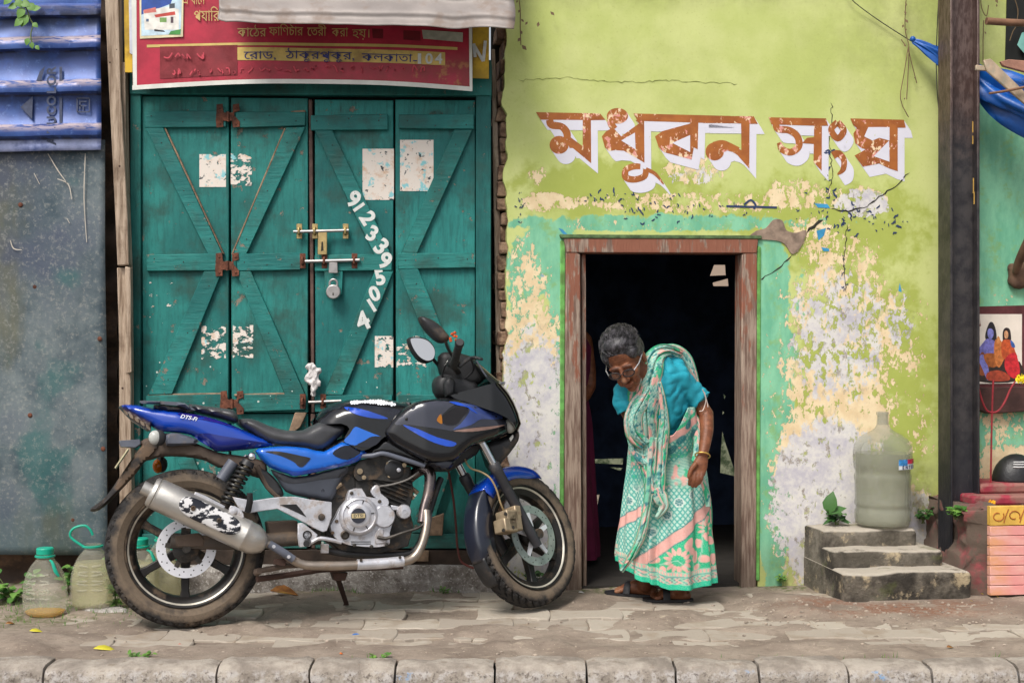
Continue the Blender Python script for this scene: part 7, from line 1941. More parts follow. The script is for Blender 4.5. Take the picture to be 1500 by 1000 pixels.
# left hand resting on the hip: palm, four fingers, thumb
pal = [W3(1030, 666, .37), W3(1026, 680, .362), W3(1022, 694, .357)]
bd.tube(pal, [(.016, .022), (.015, .033), (.013, .032)], 14, flat=(0, 1, 0), smooth=3)
for kx, L, bend in ((-9.5, 17, 0), (-4, 20, 1), (1.5, 20, 1), (6.5, 16, 0)):
    a = W3(1022 + kx, 692, .352); b_ = W3(1021 + kx*1.02, 692 + L*.5, .345); c_ = W3(1018 + kx*.9, 692 + L, .352)
    bd.tube([a, b_, c_], [.0098, .0090, .0072], 10, smooth=3); bd.ball(c_, .0074, 10); bd.ball(a, .0098, 10)
ta, tb, tc = W3(1020, 678, .345), W3(1012, 688, .338), W3(1009, 698, .338)
bd.tube([ta, tb, tc], [.012, .0105, .008], 10, smooth=3); bd.ball(tc, .0082, 10)
# right arm, mostly under the sari
elR = W3(926, 612, .40); wrR = W3(945, 650, .42)
cap([shR, W3(918, 592, .39), elR], [.046, .042, .034]); cap([elR, wrR], [.034, .026]); bd.ball(wrR + Vector((.02, 0, -.02)), (.035, .02, .03), 12)
# legs and feet
for hx, kx, ax, ay, tx, ty, Ya in ((958, 948, 946, 862, 902, 866, .62), (992, 990, 994, 872, 958, 876, .52)):
    an = W3(ax, ay - 14, Ya); an.z = .055
    cap([W3(hx, 690, .57), W3(kx, 770, .54), an], [.085, .052, .034])
    toe = ground_px(tx, ty + 3, .0); toe.z = .022
    heel = Vector((an.x + .030, an.y + .012, .024))
    d = (toe - heel); d.z = 0; d.normalize(); sd_ = Vector((-d.y, d.x, 0))
    bd.tube([heel, heel + (toe-heel)*.45 + Vector((0, 0, .012)), heel + (toe-heel)*.82], [(.030, .026), (.034, .034), (.018, .042)], 14, flat=(0, 0, 1), smooth=3)
    bd.ball(heel, (.028, .028, .024), 12)
    cap([an, heel + (toe-heel)*.30 + Vector((0, 0, .02))], [.032, .030])
    for q in range(5):
        o_ = (q - 2)*.0175; ln = [.030, .034, .032, .026, .020][q if d.x < 0 else q]
        a = heel + (toe-heel)*.80 + sd_*o_; a.z = .020
        b_ = a + d*ln; b_.z = .016
        bd.tube([a, b_], [.011 if q else .0135, .009 if q else .0125], 10); bd.ball(b_, .0095 if q else .013, 10)
    woman['foot%d' % (hx == 992)] = [*heel, *toe]
bme = remesh(bd, .0036, 3, .5)
V = verts_np(bme)
HI = HM.inverted()
hl = np.array([(HI @ Vector(v))[:] for v in V]) / k
dark = np.zeros(len(V)); red = np.zeros(len(V)); pale = np.zeros(len(V))
def hblob(x, y, z, r, rz=None):
    rz = rz or r
    return 1 - sstep(.6, 1.2, np.sqrt(((hl[:,0]-x)/r)**2 + ((hl[:,1]-y)/(r*1.5))**2 + ((hl[:,2]-z)/rz)**2))
for sg in (-1, 1):
    dark = np.maximum(dark, .85*hblob(.026*sg, -.075, -.003, .018, .007)); dark = np.maximum(dark, .7*hblob(.027*sg, -.085, .022, .024, .006))
    dark = np.maximum(dark, .7*hblob(.009*sg, -.104, -.044, .006, .005)); pale = np.maximum(pale, .35*hblob(.034*sg, -.075, -.024, .020))
    dark = np.maximum(dark, .45*hblob(.026*sg, -.085, -.052, .006, .020))
    dark = np.maximum(dark, .35*hblob(.026*sg, -.078, -.016, .018, .004))
dark = np.maximum(dark, .8*hblob(0, -.095, -.066, .024, .0035)); red = np.maximum(red, .5*hblob(0, -.092, -.067, .022, .009)); pale = np.maximum(pale, .45*hblob(0, -.110, -.028, .010, .018))
for zz in (.046, .055, .064): dark = np.maximum(dark, .35*hblob(0, -.075, zz, .045, .0025))
dark = np.maximum(dark, .25*(V[:,2] < .10)*(V[:,2] > .0))
pale = np.maximum(pale, .55*(V[:,2] < .035)*sstep(-.02, -.10, np.minimum(V[:,0]-base.x+.10, 1)))
set_attr(bme, 'dark', dark); set_attr(bme, 'red', red); set_attr(bme, 'pale', pale)
link('body', bme, skin, woman)
# hair: grey-black, pulled back, wisps standing off
g = G('grey_hair'); c = g.co((1, 1, 1)); n = g.noise(g.co((1.3, .6, .9), rot=(R(-25), 0, R(20))), 60, 6, .7)
hair_m = g.fin(g.mix(g.step(n, .36, .80), (.009, .0088, .0095), lin(104, 100, 106)), .5, 0, g.bump(n, .35, .003))
hm = MB()
def hh(c, r, seg=20): hm.ball(HM @ Vector(H(*c)), H(*r), seg, HM.to_3x3().to_4x4())
hh((0, .022, .058), (.083, .092, .080), 28); hh((0, .055, .020), (.080, .068, .075)); hh((0, .105, .02), (.045, .035, .042)); hh((.055, -.012, .052), (.030, .050, .034)); hh((-.055, -.012, .052), (.030, .050, .034)); hh((.070, .010, .030), (.016, .030, .036)); hh((-.072, .0, .028), (.014, .030, .040)); hh((0, -.02, .10), (.060, .05, .034))
hme = remesh(hm, .005, 2)
displace(hme, lambda c_: (lambda l_: mnoise.noise(Vector((l_.x*85, l_.y*9, l_.z*34)))*.0012)(HI @ c_))
hair = link('hair', hme, hair_m, woman)
ws = MB(); rs = random.Random(4)
for _ in range(620):
    th = rs.uniform(0, 2*math.pi); ph = rs.uniform(.05, 1.35)
    d = Vector((math.sin(ph)*math.cos(th), math.sin(ph)*math.sin(th), math.cos(ph)))
    p0 = Vector(H(d.x*.080, .022 + d.y*.090, .058 + d.z*.078)); t = Vector((rs.gauss(0, .4), 1, rs.gauss(-.1, .4))).normalized()
    ln = rs.uniform(.02, .055)
    cc_ = Vector(H(0, .022, .058)); P = []; li = rs.uniform(.99, 1.07)
    for q in (-.2, .3, .65, 1):
        e_ = p0 + t*ln*q - cc_; e_ = Vector((e_.x/.090, e_.y/.100, e_.z/.088)).normalized()*(1.0 + (li-1)*max(0, q))
        P.append(HM @ (cc_ + Vector((e_.x*.090, e_.y*.100, e_.z*.088))))
    ws.tube(P, [.0011, .0011, .0009, .0005], 3, caps=False)
ws.build('hair_wisp', hair_m, hair)['kind'] = 'stuff'
# spectacles
gl = mat('spectacle_frame', (.03, .02, .02), .35, bump=0); lens_m = G('spectacle_lens'); lens_m = lens_m.fin((.55, .5, .52), .05, Transmission_Weight=.85, IOR=1.1, Alpha=.35)
spc = link('spectacles', MB().tube([HM @ Vector(H(x, -.108, .004)) for x in (-.008, 0, .008)], .002, 8).mesh('spectacles'), gl, woman)
for sg in (-1, 1):
    ring = [HM @ Vector(H(sg*.031 + .0245*math.cos(a), -.104 + abs(.35*.0245*math.cos(a)) * (.5 if math.cos(a)*sg > 0 else 0), .000 + .0165*math.sin(a))) for a in np.linspace(0, 2*math.pi, 24, endpoint=False)]
    MB().tube(ring, .0030, 8, closed=True).build('lens_rim', gl, spc)
    MB().add(ring, [tuple(range(24))]).build('lens', lens_m, spc)
    MB().tube([HM @ Vector(H(sg*.055, -.100, .004)), HM @ Vector(H(sg*.074, -.06, .008)), HM @ Vector(H(sg*.080, .005, .010))], .0020, 8).build('temple', mat('silver_temple', lin(206, 206, 210), .3, metal=.6, bump=0), spc)
# blouse
bl_m = mat('turquoise_blouse', lin(22, 148, 168), .75, var=.2, nsc=16, bump=.5, bsc=26)
bb = MB()
def bcap(pts, rr, seg=18):
    bb.tube(pts, rr, seg, smooth=4)
    for p, r in ((pts[0], rr[0]), (pts[-1], rr[-1])): bb.ball(p, r*.98, 14)
bcap([W3(958, 568, .425), W3(964, 598, .48), W3(970, 628, .53)], [.112, .130, .120], 22)
bcap([shL, W3(960, 560, .43), shR], [.064, .086, .062])
bb.tube([shL, W3(1002, 566, .465), W3(1018, 579, .475), W3(1028, 588, .47)], [.062, .058, .054, .054], 20, smooth=4)
bb.tube([shR, W3(916, 585, .385), W3(922, 600, .38)], [.056, .056, .056], 18, smooth=4)
bb.ball(W3(984, 538, .50), (.062, .06, .062), 18); bb.ball(W3(966, 540, .44), (.07, .06, .06), 18)
blm = remesh(bb, .005, 5)
displace(blm, lambda c_: abs(mnoise.noise(Vector((c_.x*13 + c_.z*19, c_.y*11, c_.z*15 - c_.x*17))))*.014 - .004)
link('blouse', blm, bl_m, woman)
# ---------------- sari: printed cloth, print painted in the cloth's own coordinates
def cloth_mat(name):
    g = G(name); c = g.co(); n = g.noise(c, 260, 2, .5)
    col = g.attr('print', True)
    return g.fin(g.mix(g.math('MULTIPLY', g.step(n, .4, .7), .18), col, (.75, .75, .7)), .85, 0, g.bump(g.noise(c, 60, 5, .6), .35, .004), Specular_IOR_Level=.2)
sari_m = cloth_mat('printed_cotton')
GRN, PNK, PAL, TEA, DTE, WHT = [np.array(lin(*q)) for q in ((30, 176, 128), (226, 168, 158), (160, 206, 186), (50, 160, 150), (28, 120, 124), (214, 224, 214))]
def over(C, m, col): return C*(1-m[:, None]) + np.asarray(col)[None]*m[:, None]
def petal(u, v, cx, cy, r, ang, ln=1.5):
    a = R(ang); x = (u-cx)*math.cos(a) + (v-cy)*math.sin(a); y = -(u-cx)*math.sin(a) + (v-cy)*math.cos(a)
    r = r*.74; w = r*np.sqrt(np.maximum(0, 1-(x/(r*ln))**2))*(1-.35*x/(r*ln))
    return (np.abs(x) < r*ln) * sstep(.6, -.6, np.abs(y)-w)
def skirt_print(u, v, hem):
    """u, v in photo-pixel sized cloth units; hem: distance above the lower border"""
    C = np.tile(GRN, (len(u), 1))
    n1 = fbm(u, v, .10, 3, 31); n2 = fbm(u, v, .4, 3, 32)
    rs = random.Random(9)
    leaves = [(1001, 789, 9, -60), (975, 783, 7, 35), (959, 791, 6, 15), (952, 800, 5, 60), (1008, 800, 7, 20), (955, 812, 6, 150), (940, 812, 5, 90), (950, 826, 5, 80), (966, 826, 6, 60), (1015, 808, 8, -70), (1022, 790, 6, 80), (1034, 780, 6, -60), (1040, 800, 6, 60), (1030, 812, 7, 10), (1000, 832, 7, 20), (1018, 824, 7, -40), (1040, 820, 5, 90), (1026, 760, 5, 30), (1036, 756, 6, -30), (1030, 745, 6, 60),
              (930, 756, 9, 80), (917, 765, 6, 70), (921, 778, 5, 20), (932, 775, 5, 130), (912, 785, 5, 60), (932, 800, 6, 70), (906, 775, 5, 60)]
    for k_ in range(60): leaves.append((rs.uniform(1046, 1260) if k_ % 2 else rs.uniform(700, 900), rs.uniform(740, 835), rs.uniform(5, 8), rs.uniform(0, 180)))
    for (a, b, r, an) in leaves: C = over(C, petal(u, v, a, b, r, an), PNK)
    for k_ in range(13):                                  # large flower
        an = k_*360/13; C = over(C, petal(u, v, 985 + 13.5*math.cos(R(an)), 812 + 13.5*math.sin(R(an)), 3.4, an, 2.3), PNK)
    for fx_, fy_ in ((1034, 770), (880, 800), (1130, 800)):
        for k_ in range(9): C = over(C, petal(u, v, fx_ + 9*math.cos(k_*.7), fy_ + 9*math.sin(k_*.7), 2.6, math.degrees(k_*.7), 2.0), PNK)
    for ln in ([(1028, 745), (1026, 800), (1020, 838)], [(1000, 800), (1010, 815), (1012, 838)], [(985, 812), (960, 818)], [(985, 812), (1005, 830)]): C = over(C, .8*sstep(1.0, .3, pdist(ln, u, v, False)), PAL)
    # diagonal pink band with trellis above
    band = v - (808 - .74*(u-945))                        # 0 on the band's centre line
    trel = band < -9
    lat = np.minimum(np.abs(((u*.9+v*.7) % 6.2)-3.1), np.abs(((u*.9-v*.7) % 6.2)-3.1))
    T = np.tile(PAL*.6 + WHT*.4, (len(u), 1)); T = over(T, sstep(1.5, .6, lat), TEA)
    for (a, b) in ((1008, 720), (988, 730), (972, 748), (950, 772), (925, 710), (912, 730), (1030, 705), (905, 752), (1060, 700), (1100, 690), (860, 740)):
        d = np.hypot(u-a, v-b); an = np.arctan2(v-b, u-a)
        T = over(T, sstep(7.2, 6.2, d), WHT); T = over(T, sstep(5.8, 4.8, d)*(.55+.45*(np.sin(an*7) > -.2)), DTE)
    C = np.where(trel[:, None], T, C)
    C = over(C, sstep(9, 8, np.abs(band))*1.0, PNK*.92)
    C = over(C, sstep(1.2, .4, np.abs(np.abs(band)-9.5)), DTE)
    # upper part: pale field with fine teal lines, pink patches
    up = sstep(716, 700, v + 8*(n1-.5) + .25*(u-960)*0)
    U = np.tile(PAL, (len(u), 1)); U = over(U, .75*sstep(1.2, .3, np.abs(((v + 6*np.sin(u*.06)) % 4.4)-2.2)), TEA*.8+WHT*.2)
    U = over(U, sstep(.62, .68, n1), PNK); U = over(U, .9*sstep(.60, .66, fbm(u, v, .12, 3, 33)), GRN)
    bn = v - (628 - .62*(u-990))
    U = over(U, sstep(22, 14, np.abs(bn-22))*sstep(1.6, .6, lat), TEA); U = over(U, sstep(8, 6, np.abs(bn))*(u > 960), PNK); U = over(U, sstep(3.5, 2.5, np.abs(bn+8))*(u > 960), GRN)
    for (a, b) in ((1002, 618), (990, 640), (1012, 632), (978, 655)):
        U = over(U, sstep(6.5, 5, np.hypot((u-a)*1.0+(v-b)*.5, (v-b)*.8)), DTE)
    C = over(C, up, np.zeros(3)) + U*up[:, None]
    # left wrap: pink band running up to the left
    b2 = v - (757 + .42*(905-u)); lm = (u < 938)
    C = over(C, sstep(8, 7, np.abs(b2))*lm, PNK); C = over(C, sstep(1.2, .4, np.abs(np.abs(b2)-8))*lm, DTE)
    # hem border
    C = over(C, (hem < 26)*1.0, PAL*.75+GRN*.25)
    C = over(C, ((hem > 20) & (hem < 25) & ((u % 4) < 2.4))*1.0, PNK); C = over(C, ((hem > 17.5) & (hem < 19.5))*1.0, DTE*.6 + PAL*.4)
    C = over(C, ((hem > 8) & (hem < 17))*(sstep(-.2, .3, np.sin(u*.55+np.sin(v*.9)*1.5)))*.85, PNK); C = over(C, ((hem > 8) & (hem < 17))*(np.sin(u*.9+1)*np.sin(v*1.3) > .35)*.7, DTE)
    C = over(C, (hem < 7.5)*1.0, lin(24, 190, 150))
    return np.clip(C*(.92+.16*n2[:, None]), 0, 1)
ky = [592, 620, 650, 680, 700, 740, 780, 810, 835, 866]
kl = [930, 922, 920, 918, 915, 910, 905, 902, 905, 910]; kr = [1016, 1022, 1029, 1034, 1038, 1042, 1045, 1047, 1048, 1049]
NT, NV = 300, 210
vs, uu, vv, hh_ = [], [], [], []
th = np.linspace(-math.pi, math.pi, NT, endpoint=False)
for j in range(NV+1):
    for t in th:
        s_ = math.sin(t)                                   # -1 viewer left ... 1 viewer right; t=0 towards the camera
        hemy = 854 - 14*max(0, (-s_-.05))**1.2*1.9 - 10*max(0, s_-.4)**1.3 - (0 if abs(t) < math.pi/2 else 8)
        topy = 634 - 40*sstep(.05, .75, s_) if abs(t) < math.pi/2 else 596
        y = topy + (hemy-topy)*j/NV
        l, r = np.interp(y, ky, kl), np.interp(y, ky, kr)
        a = (r-l)/2*.955; cx_ = (l+r)/2
        f = sstep(600, 860, y)
        fold = (.040+.075*f)*(math.sin(t*7+y*.006+1.1)*.45 + math.sin(t*12+y*.012)*.32 + math.sin(t*19-y*.02)*.18)
        # deep pleats near the middle, and a sharp overlap edge
        x0 = -.32 - .10*f
        fold += .085*math.exp(-((t-x0)/.045)**2)*(.4+.6*f) - .08*math.exp(-((t-x0-.10)/.05)**2) + .06*math.exp(-((t-x0+.16)/.05)**2)
        fold += .020*(mnoise.noise(Vector((t*3, y*.03, 2))) )
        rr = a*(1+fold*1.25*(abs(t) < 2.2))
        d = 6.05
        X = (cx_ + rr*s_ - 750)/FPX*d; Y = .555 - .07*(1-sstep(592, 690, y)) - .024*sstep(640, 850, y) - rr/FPX*d*(.74 + .36*(1-sstep(592, 690, y)))*math.cos(t); Z = CAMH - (y-500)/FPX*d
        vs.append((X, Y, max(Z, .016))); uu.append(cx_ + a*t*.92); vv.append(y); hh_.append(hemy-y)
fs = [(j*NT+i_, j*NT+(i_+1) % NT, (j+1)*NT+(i_+1) % NT, (j+1)*NT+i_) for j in range(NV) for i_ in range(NT)]
me = bpy.data.meshes.new('sari'); me.from_pydata(vs, [], fs); me.polygons.foreach_set('use_smooth', [True]*len(me.polygons))
Cc = skirt_print(np.array(uu), np.array(vv), np.array(hh_))
set_attr(me, 'print', np.concatenate([Cc, np.ones((len(Cc), 1))], 1), 'FLOAT_COLOR')
sari = link('sari', me, sari_m, woman)
s_ = sari.modifiers.new('thick', 'SOLIDIFY'); s_.thickness = .003; s_.offset = 1
def drape(name, path, nf, amp, seed, na=40, ns=90, bulge=.5, tone=0):
    """a folded length of the sari's end. path: (px, py, depth, half width in px)"""
    P = [(x, y) for x, y, _, _ in path]; n = len(path)
    Q, W = spline([(x, y, Yd*1000) for x, y, Yd, _ in path], max(4, ns//(n-1)), [w for *_, w in path])
    vs, uu, vv = [], [], []; L = 0
    for k_, q in enumerate(Q):
        t = Q[min(k_+1, len(Q)-1)] - Q[max(k_-1, 0)]; t.z = 0; t.normalize(); nn = Vector((-t.y, t.x, 0))
        if k_: L += (Vector(q[:2]) - Vector(Q[k_-1][:2])).length
        for j in range(na+1):
            u = -1 + 2*j/na
            ph = u*nf*math.pi*(1+.25*u) + 2.6*mnoise.noise(Vector((u*1.1, L*.018, seed))) + .008*L*u
            fold = amp*(math.sin(ph)*.7 + .35*math.sin(1.7*ph+1)) * (1-.5*abs(u)**3)*(.6 + .9*abs(mnoise.noise(Vector((u*2.2, L*.03, seed+9)))))
            Yd = q.z/1000 + bulge*W[k_]*.003*(u*u) - fold
            w = W[k_]*(1 + .10*mnoise.noise(Vector((L*.05, seed, 3))))
            x, y = q.x + nn.x*w*u + 1.3*math.cos(ph), q.y + nn.y*w*u
            vs.append(WF.px(x, y, Yd)); uu.append(u*W[k_]*1.6 + 40*seed); vv.append(L)
    m = na+1
    fs = [(a*m+j, a*m+j+1, (a+1)*m+j+1, (a+1)*m+j) for a in range(len(Q)-1) for j in range(na)]
    me = bpy.data.meshes.new(name); me.from_pydata([tuple(v) for v in vs], [], fs); me.polygons.foreach_set('use_smooth', [True]*len(me.polygons))
    u, v = np.array(uu), np.array(vv); n1 = fbm(u, v, .07, 3, 40+seed); n2 = fbm(u*1.6, v*.55, .10, 3, 44+seed); n3 = fbm(u, v, .45, 2, 47)
    C = np.tile(PAL*.75 + WHT*.1, (len(u), 1))
    C = over(C, sstep(.50, .55, n2), GRN); C = over(C, sstep(.44, .40, fbm(u*1.5, v*.6, .13, 3, 50+seed)), PNK)
    lat = np.minimum(np.abs(((u+v*.8) % 5.5)-2.7), np.abs(((u-v*.8) % 5.5)-2.7))
    tz = sstep(.48, .53, n1)*(.8 if tone == 0 else .3)
    C = over(C, tz, PAL*.5+WHT*.5); C = over(C, tz*sstep(1.4, .5, lat), TEA)
    C = over(C, sstep(.66, .70, fbm(u, v, .16, 2, 55+seed)), DTE)
    e = np.abs(np.array([(-1+2*(i_ % m)/na) for i_ in range(len(u))]))
    C = over(C, sstep(.90, .93, e), GRN*.8); C = over(C, sstep(.80, .83, e)*sstep(.90, .87, e)*.8, PNK)
    C = np.clip(C*(.9+.2*n3[:, None]), 0, 1)
    set_attr(me, 'print', np.concatenate([C, np.ones((len(C), 1))], 1), 'FLOAT_COLOR')
    o = link(name, me, sari_m, woman); q_ = o.modifiers.new('thick', 'SOLIDIFY'); q_.thickness = .003
    return o
drape('pallu', [(998, 520, .47, 7), (978, 514, .42, 10), (962, 522, .35, 15), (953, 545, .305, 20), (945, 580, .30, 25), (943, 615, .31, 23), (948, 650, .345, 17), (953, 690, .355, 12), (958, 722, .36, 10)], 3.6, .011, 1, 60, 120)
drape('pallu', [(958, 520, .40, 10), (985, 514, .46, 11), (1003, 526, .50, 10), (1014, 546, .52, 8), (1021, 570, .54, 6)], 2.0, .006, 2, 24, 50)
drape('pallu_fold', [(952, 566, .30, 8), (938, 588, .285, 12), (928, 610, .285, 13), (930, 634, .30, 14), (945, 652, .33, 9)], 2.6, .010, 3, 36, 60)
drape('pallu_fold', [(964, 560, .315, 6), (970, 590, .325, 7), (972, 620, .345, 9), (968, 660, .36, 10), (966, 700, .362, 9), (968, 728, .362, 5)], 1.8, .008, 4, 28, 70)
drape('pallu_fold', [(956, 640, .335, 8), (953, 690, .348, 8), (948, 740, .355, 7), (938, 785, .362, 7), (924, 815, .375, 6), (910, 836, .395, 4)], 1.6, .009, 5, 24, 80, tone=1)
drape('pallu_fold', [(922, 640, .37, 5), (930, 655, .355, 9), (944, 664, .35, 9), (954, 656, .345, 5)], 1.8, .008, 6, 24, 40)
drape('pallu_fold', [(925, 652, .36, 4), (938, 672, .35, 8), (950, 676, .35, 8), (956, 668, .35, 4)], 1.4, .007, 7, 20, 40)
drape('pallu_fold', [(960, 715, .355, 9), (968, 730, .355, 12), (972, 742, .36, 8), (962, 758, .37, 3)], 1.6, .007, 8, 24, 30, tone=1)
drape('hip_fold', [(1008, 600, .46, 8), (1018, 622, .44, 10), (1024, 648, .42, 9), (1018, 676, .41, 6)], 1.6, .008, 9, 24, 40)
drape('hip_fold', [(1028, 700, .42, 3), (1036, 722, .43, 5), (1038, 742, .43, 4)], 1.0, .006, 12, 14, 24, tone=1)
# bangle, thread, sandals
bx = W3(1029, 667, .369); dr = (wrL - elL).normalized()
MB().tube([bx + (dr.orthogonal().normalized()*math.cos(a) + dr.cross(dr.orthogonal().normalized())*math.sin(a))*.031 for a in np.linspace(0, 2*math.pi, 28, endpoint=False)], .0032, 8, closed=True).build('bangle', mat('gold_bangle', lin(216, 176, 96), .3, metal=.8, bump=0), woman)
thm = mat('white_thread', lin(226, 206, 196), .8, bump=0)
MB().tube([W3(*q) for q in ((1029, 570, .41), (1034, 585, .42), (1030, 600, .43), (1025, 602, .42))], .0022, 6, smooth=5).build('arm_thread', thm, woman)
MB().tube([W3(*q) for q in ((1032, 574, .41), (1036, 590, .42), (1037, 596, .42))], .0018, 6, smooth=4).build('arm_thread', thm, woman)
sole_m = mat('black_sandal', (.014, .014, .018), .6, var=.3, bump=.2)
for key in ('foot0', 'foot1'):
    f_ = list(woman[key]); heel, toe = Vector(f_[:3]), Vector(f_[3:]); d = (toe-heel); d.z = 0; Ls = d.length + .085; d.normalize(); s2 = Vector((-d.y, d.x, 0))
    out = []
    for t in np.linspace(0, 1, 13): out.append((t, .030 + .014*math.sin(t*2.6) if 0 < t < 1 else .012))
    L = [heel - d*.035 + d*Ls*t + s2*w for t, w in out] + [heel - d*.035 + d*Ls*t - s2*w for t, w in reversed(out)]
    N = len(L)
    sd2 = MB().add([Vector((p.x, p.y, .006)) for p in L] + [Vector((p.x, p.y, -.004)) for p in L], [tuple(range(N)), tuple(reversed(range(N, 2*N)))] + [(i_, (i_+1) % N, (i_+1) % N + N, i_ + N) for i_ in range(N)])
    for v_ in range(len(sd2.v)): sd2.v[v_] = (sd2.v[v_][0], sd2.v[v_][1], sd2.v[v_][2] + .004)
    so = sd2.build('sandal', sole_m, woman)
    m_ = heel + (toe-heel)*.62
    MB().tube([m_ + s2*.048 + Vector((0, 0, -.012)), m_ + s2*.034 + Vector((0, 0, .022)), m_ + Vector((0, 0, .036)), m_ - s2*.034 + Vector((0, 0, .022)), m_ - s2*.048 + Vector((0, 0, -.012))], [(.004, .016)]*5, 10, flat=(0, 0, 1), smooth=4).build('sandal_strap', sole_m, so)
for key in ('foot0', 'foot1'): del woman[key]

# ================================================================== SECOND PERSON, in the dark behind the left jamb
p2 = W3(812, 840, 1.5); p2.z = 0
wom2 = thing('person', 'person in a maroon sari standing half hidden in the dark behind the left door jamb', 'person', WF, tuple(p2))
bd = MB()
q = lambda dx, dy, z: Vector((p2.x + dx, p2.y + dy, z))
def cap2(pts, rr):
    bd.tube(pts, rr, 14, smooth=3)
    for p, r in ((pts[0], rr[0]), (pts[-1], rr[-1])): bd.ball(p, r, 12)
bd.ball(q(0, -.01, 1.36), (.075, .09, .105), 18); bd.ball(q(0, -.09, 1.34), (.014, .018, .02), 10)
for sg in (-1, 1): bd.ball(q(.074*sg, 0, 1.35), (.01, .02, .03), 8)
cap2([q(0, 0, 1.28), q(0, 0, 1.18)], [.045, .05]); cap2([q(-.13, 0, 1.14), q(.13, 0, 1.14)], [.055, .055]); cap2([q(0, 0, 1.12), q(0, 0, .85)], [.12, .12])
for sg in (-1, 1):
    cap2([q(.15*sg, 0, 1.13), q(.175*sg, -.01, .90), q(.09*sg, -.14, .82)], [.045, .036, .026])
    bd.ball(q(.06*sg, -.16, .82), (.04, .02, .026), 10)
    for f_ in range(4): bd.tube([q(.05*sg, -.165, .835-.014*f_), q(-.01*sg, -.17, .83-.014*f_)], .008, 8)
    cap2([q(.07*sg, 0, .82), q(.07*sg, 0, .45), q(.07*sg, .01, .06)], [.08, .055, .035]); cap2([q(.07*sg, .02, .03), q(.07*sg, -.14, .025)], [.03, .025])
me = remesh(bd, .007, 3)
for nm in ('dark', 'red', 'pale'): set_attr(me, nm, np.zeros(len(me.vertices)))
link('body', me, skin, wom2)
mar = mat('maroon_cloth', lin(104, 20, 58), .85, var=.3, nsc=10, bump=.4)
vs = []; NT2 = 80; rows = [(1.18, .15, .11), (1.1, .19, .13), (.98, .185, .14), (.86, .165, .14), (.7, .19, .15), (.4, .205, .17), (.1, .225, .19), (.04, .225, .19)]
P, W = spline([(0, 0, z) for z, *_ in rows], 8, [(a, b) for _, a, b in rows])
for k_, p in enumerate(P):
    for i_ in range(NT2):
        t = 2*math.pi*i_/NT2; f_ = 1 + .05*math.sin(9*t+p.z*3)*(1.2-p.z)
        vs.append(q(W[k_][0]*math.cos(t)*f_, W[k_][1]*math.sin(t)*f_, p.z))
MB().add(vs, [(k_*NT2+i_, k_*NT2+(i_+1) % NT2, (k_+1)*NT2+(i_+1) % NT2, (k_+1)*NT2+i_) for k_ in range(len(P)-1) for i_ in range(NT2)]).build('sari', mar, wom2)
hm = MB(); hm.ball(q(0, .015, 1.385), (.085, .10, .10), 18); hm.ball(q(0, .12, 1.36), (.05, .04, .05), 12); hm.build('hair', hair_m, wom2)
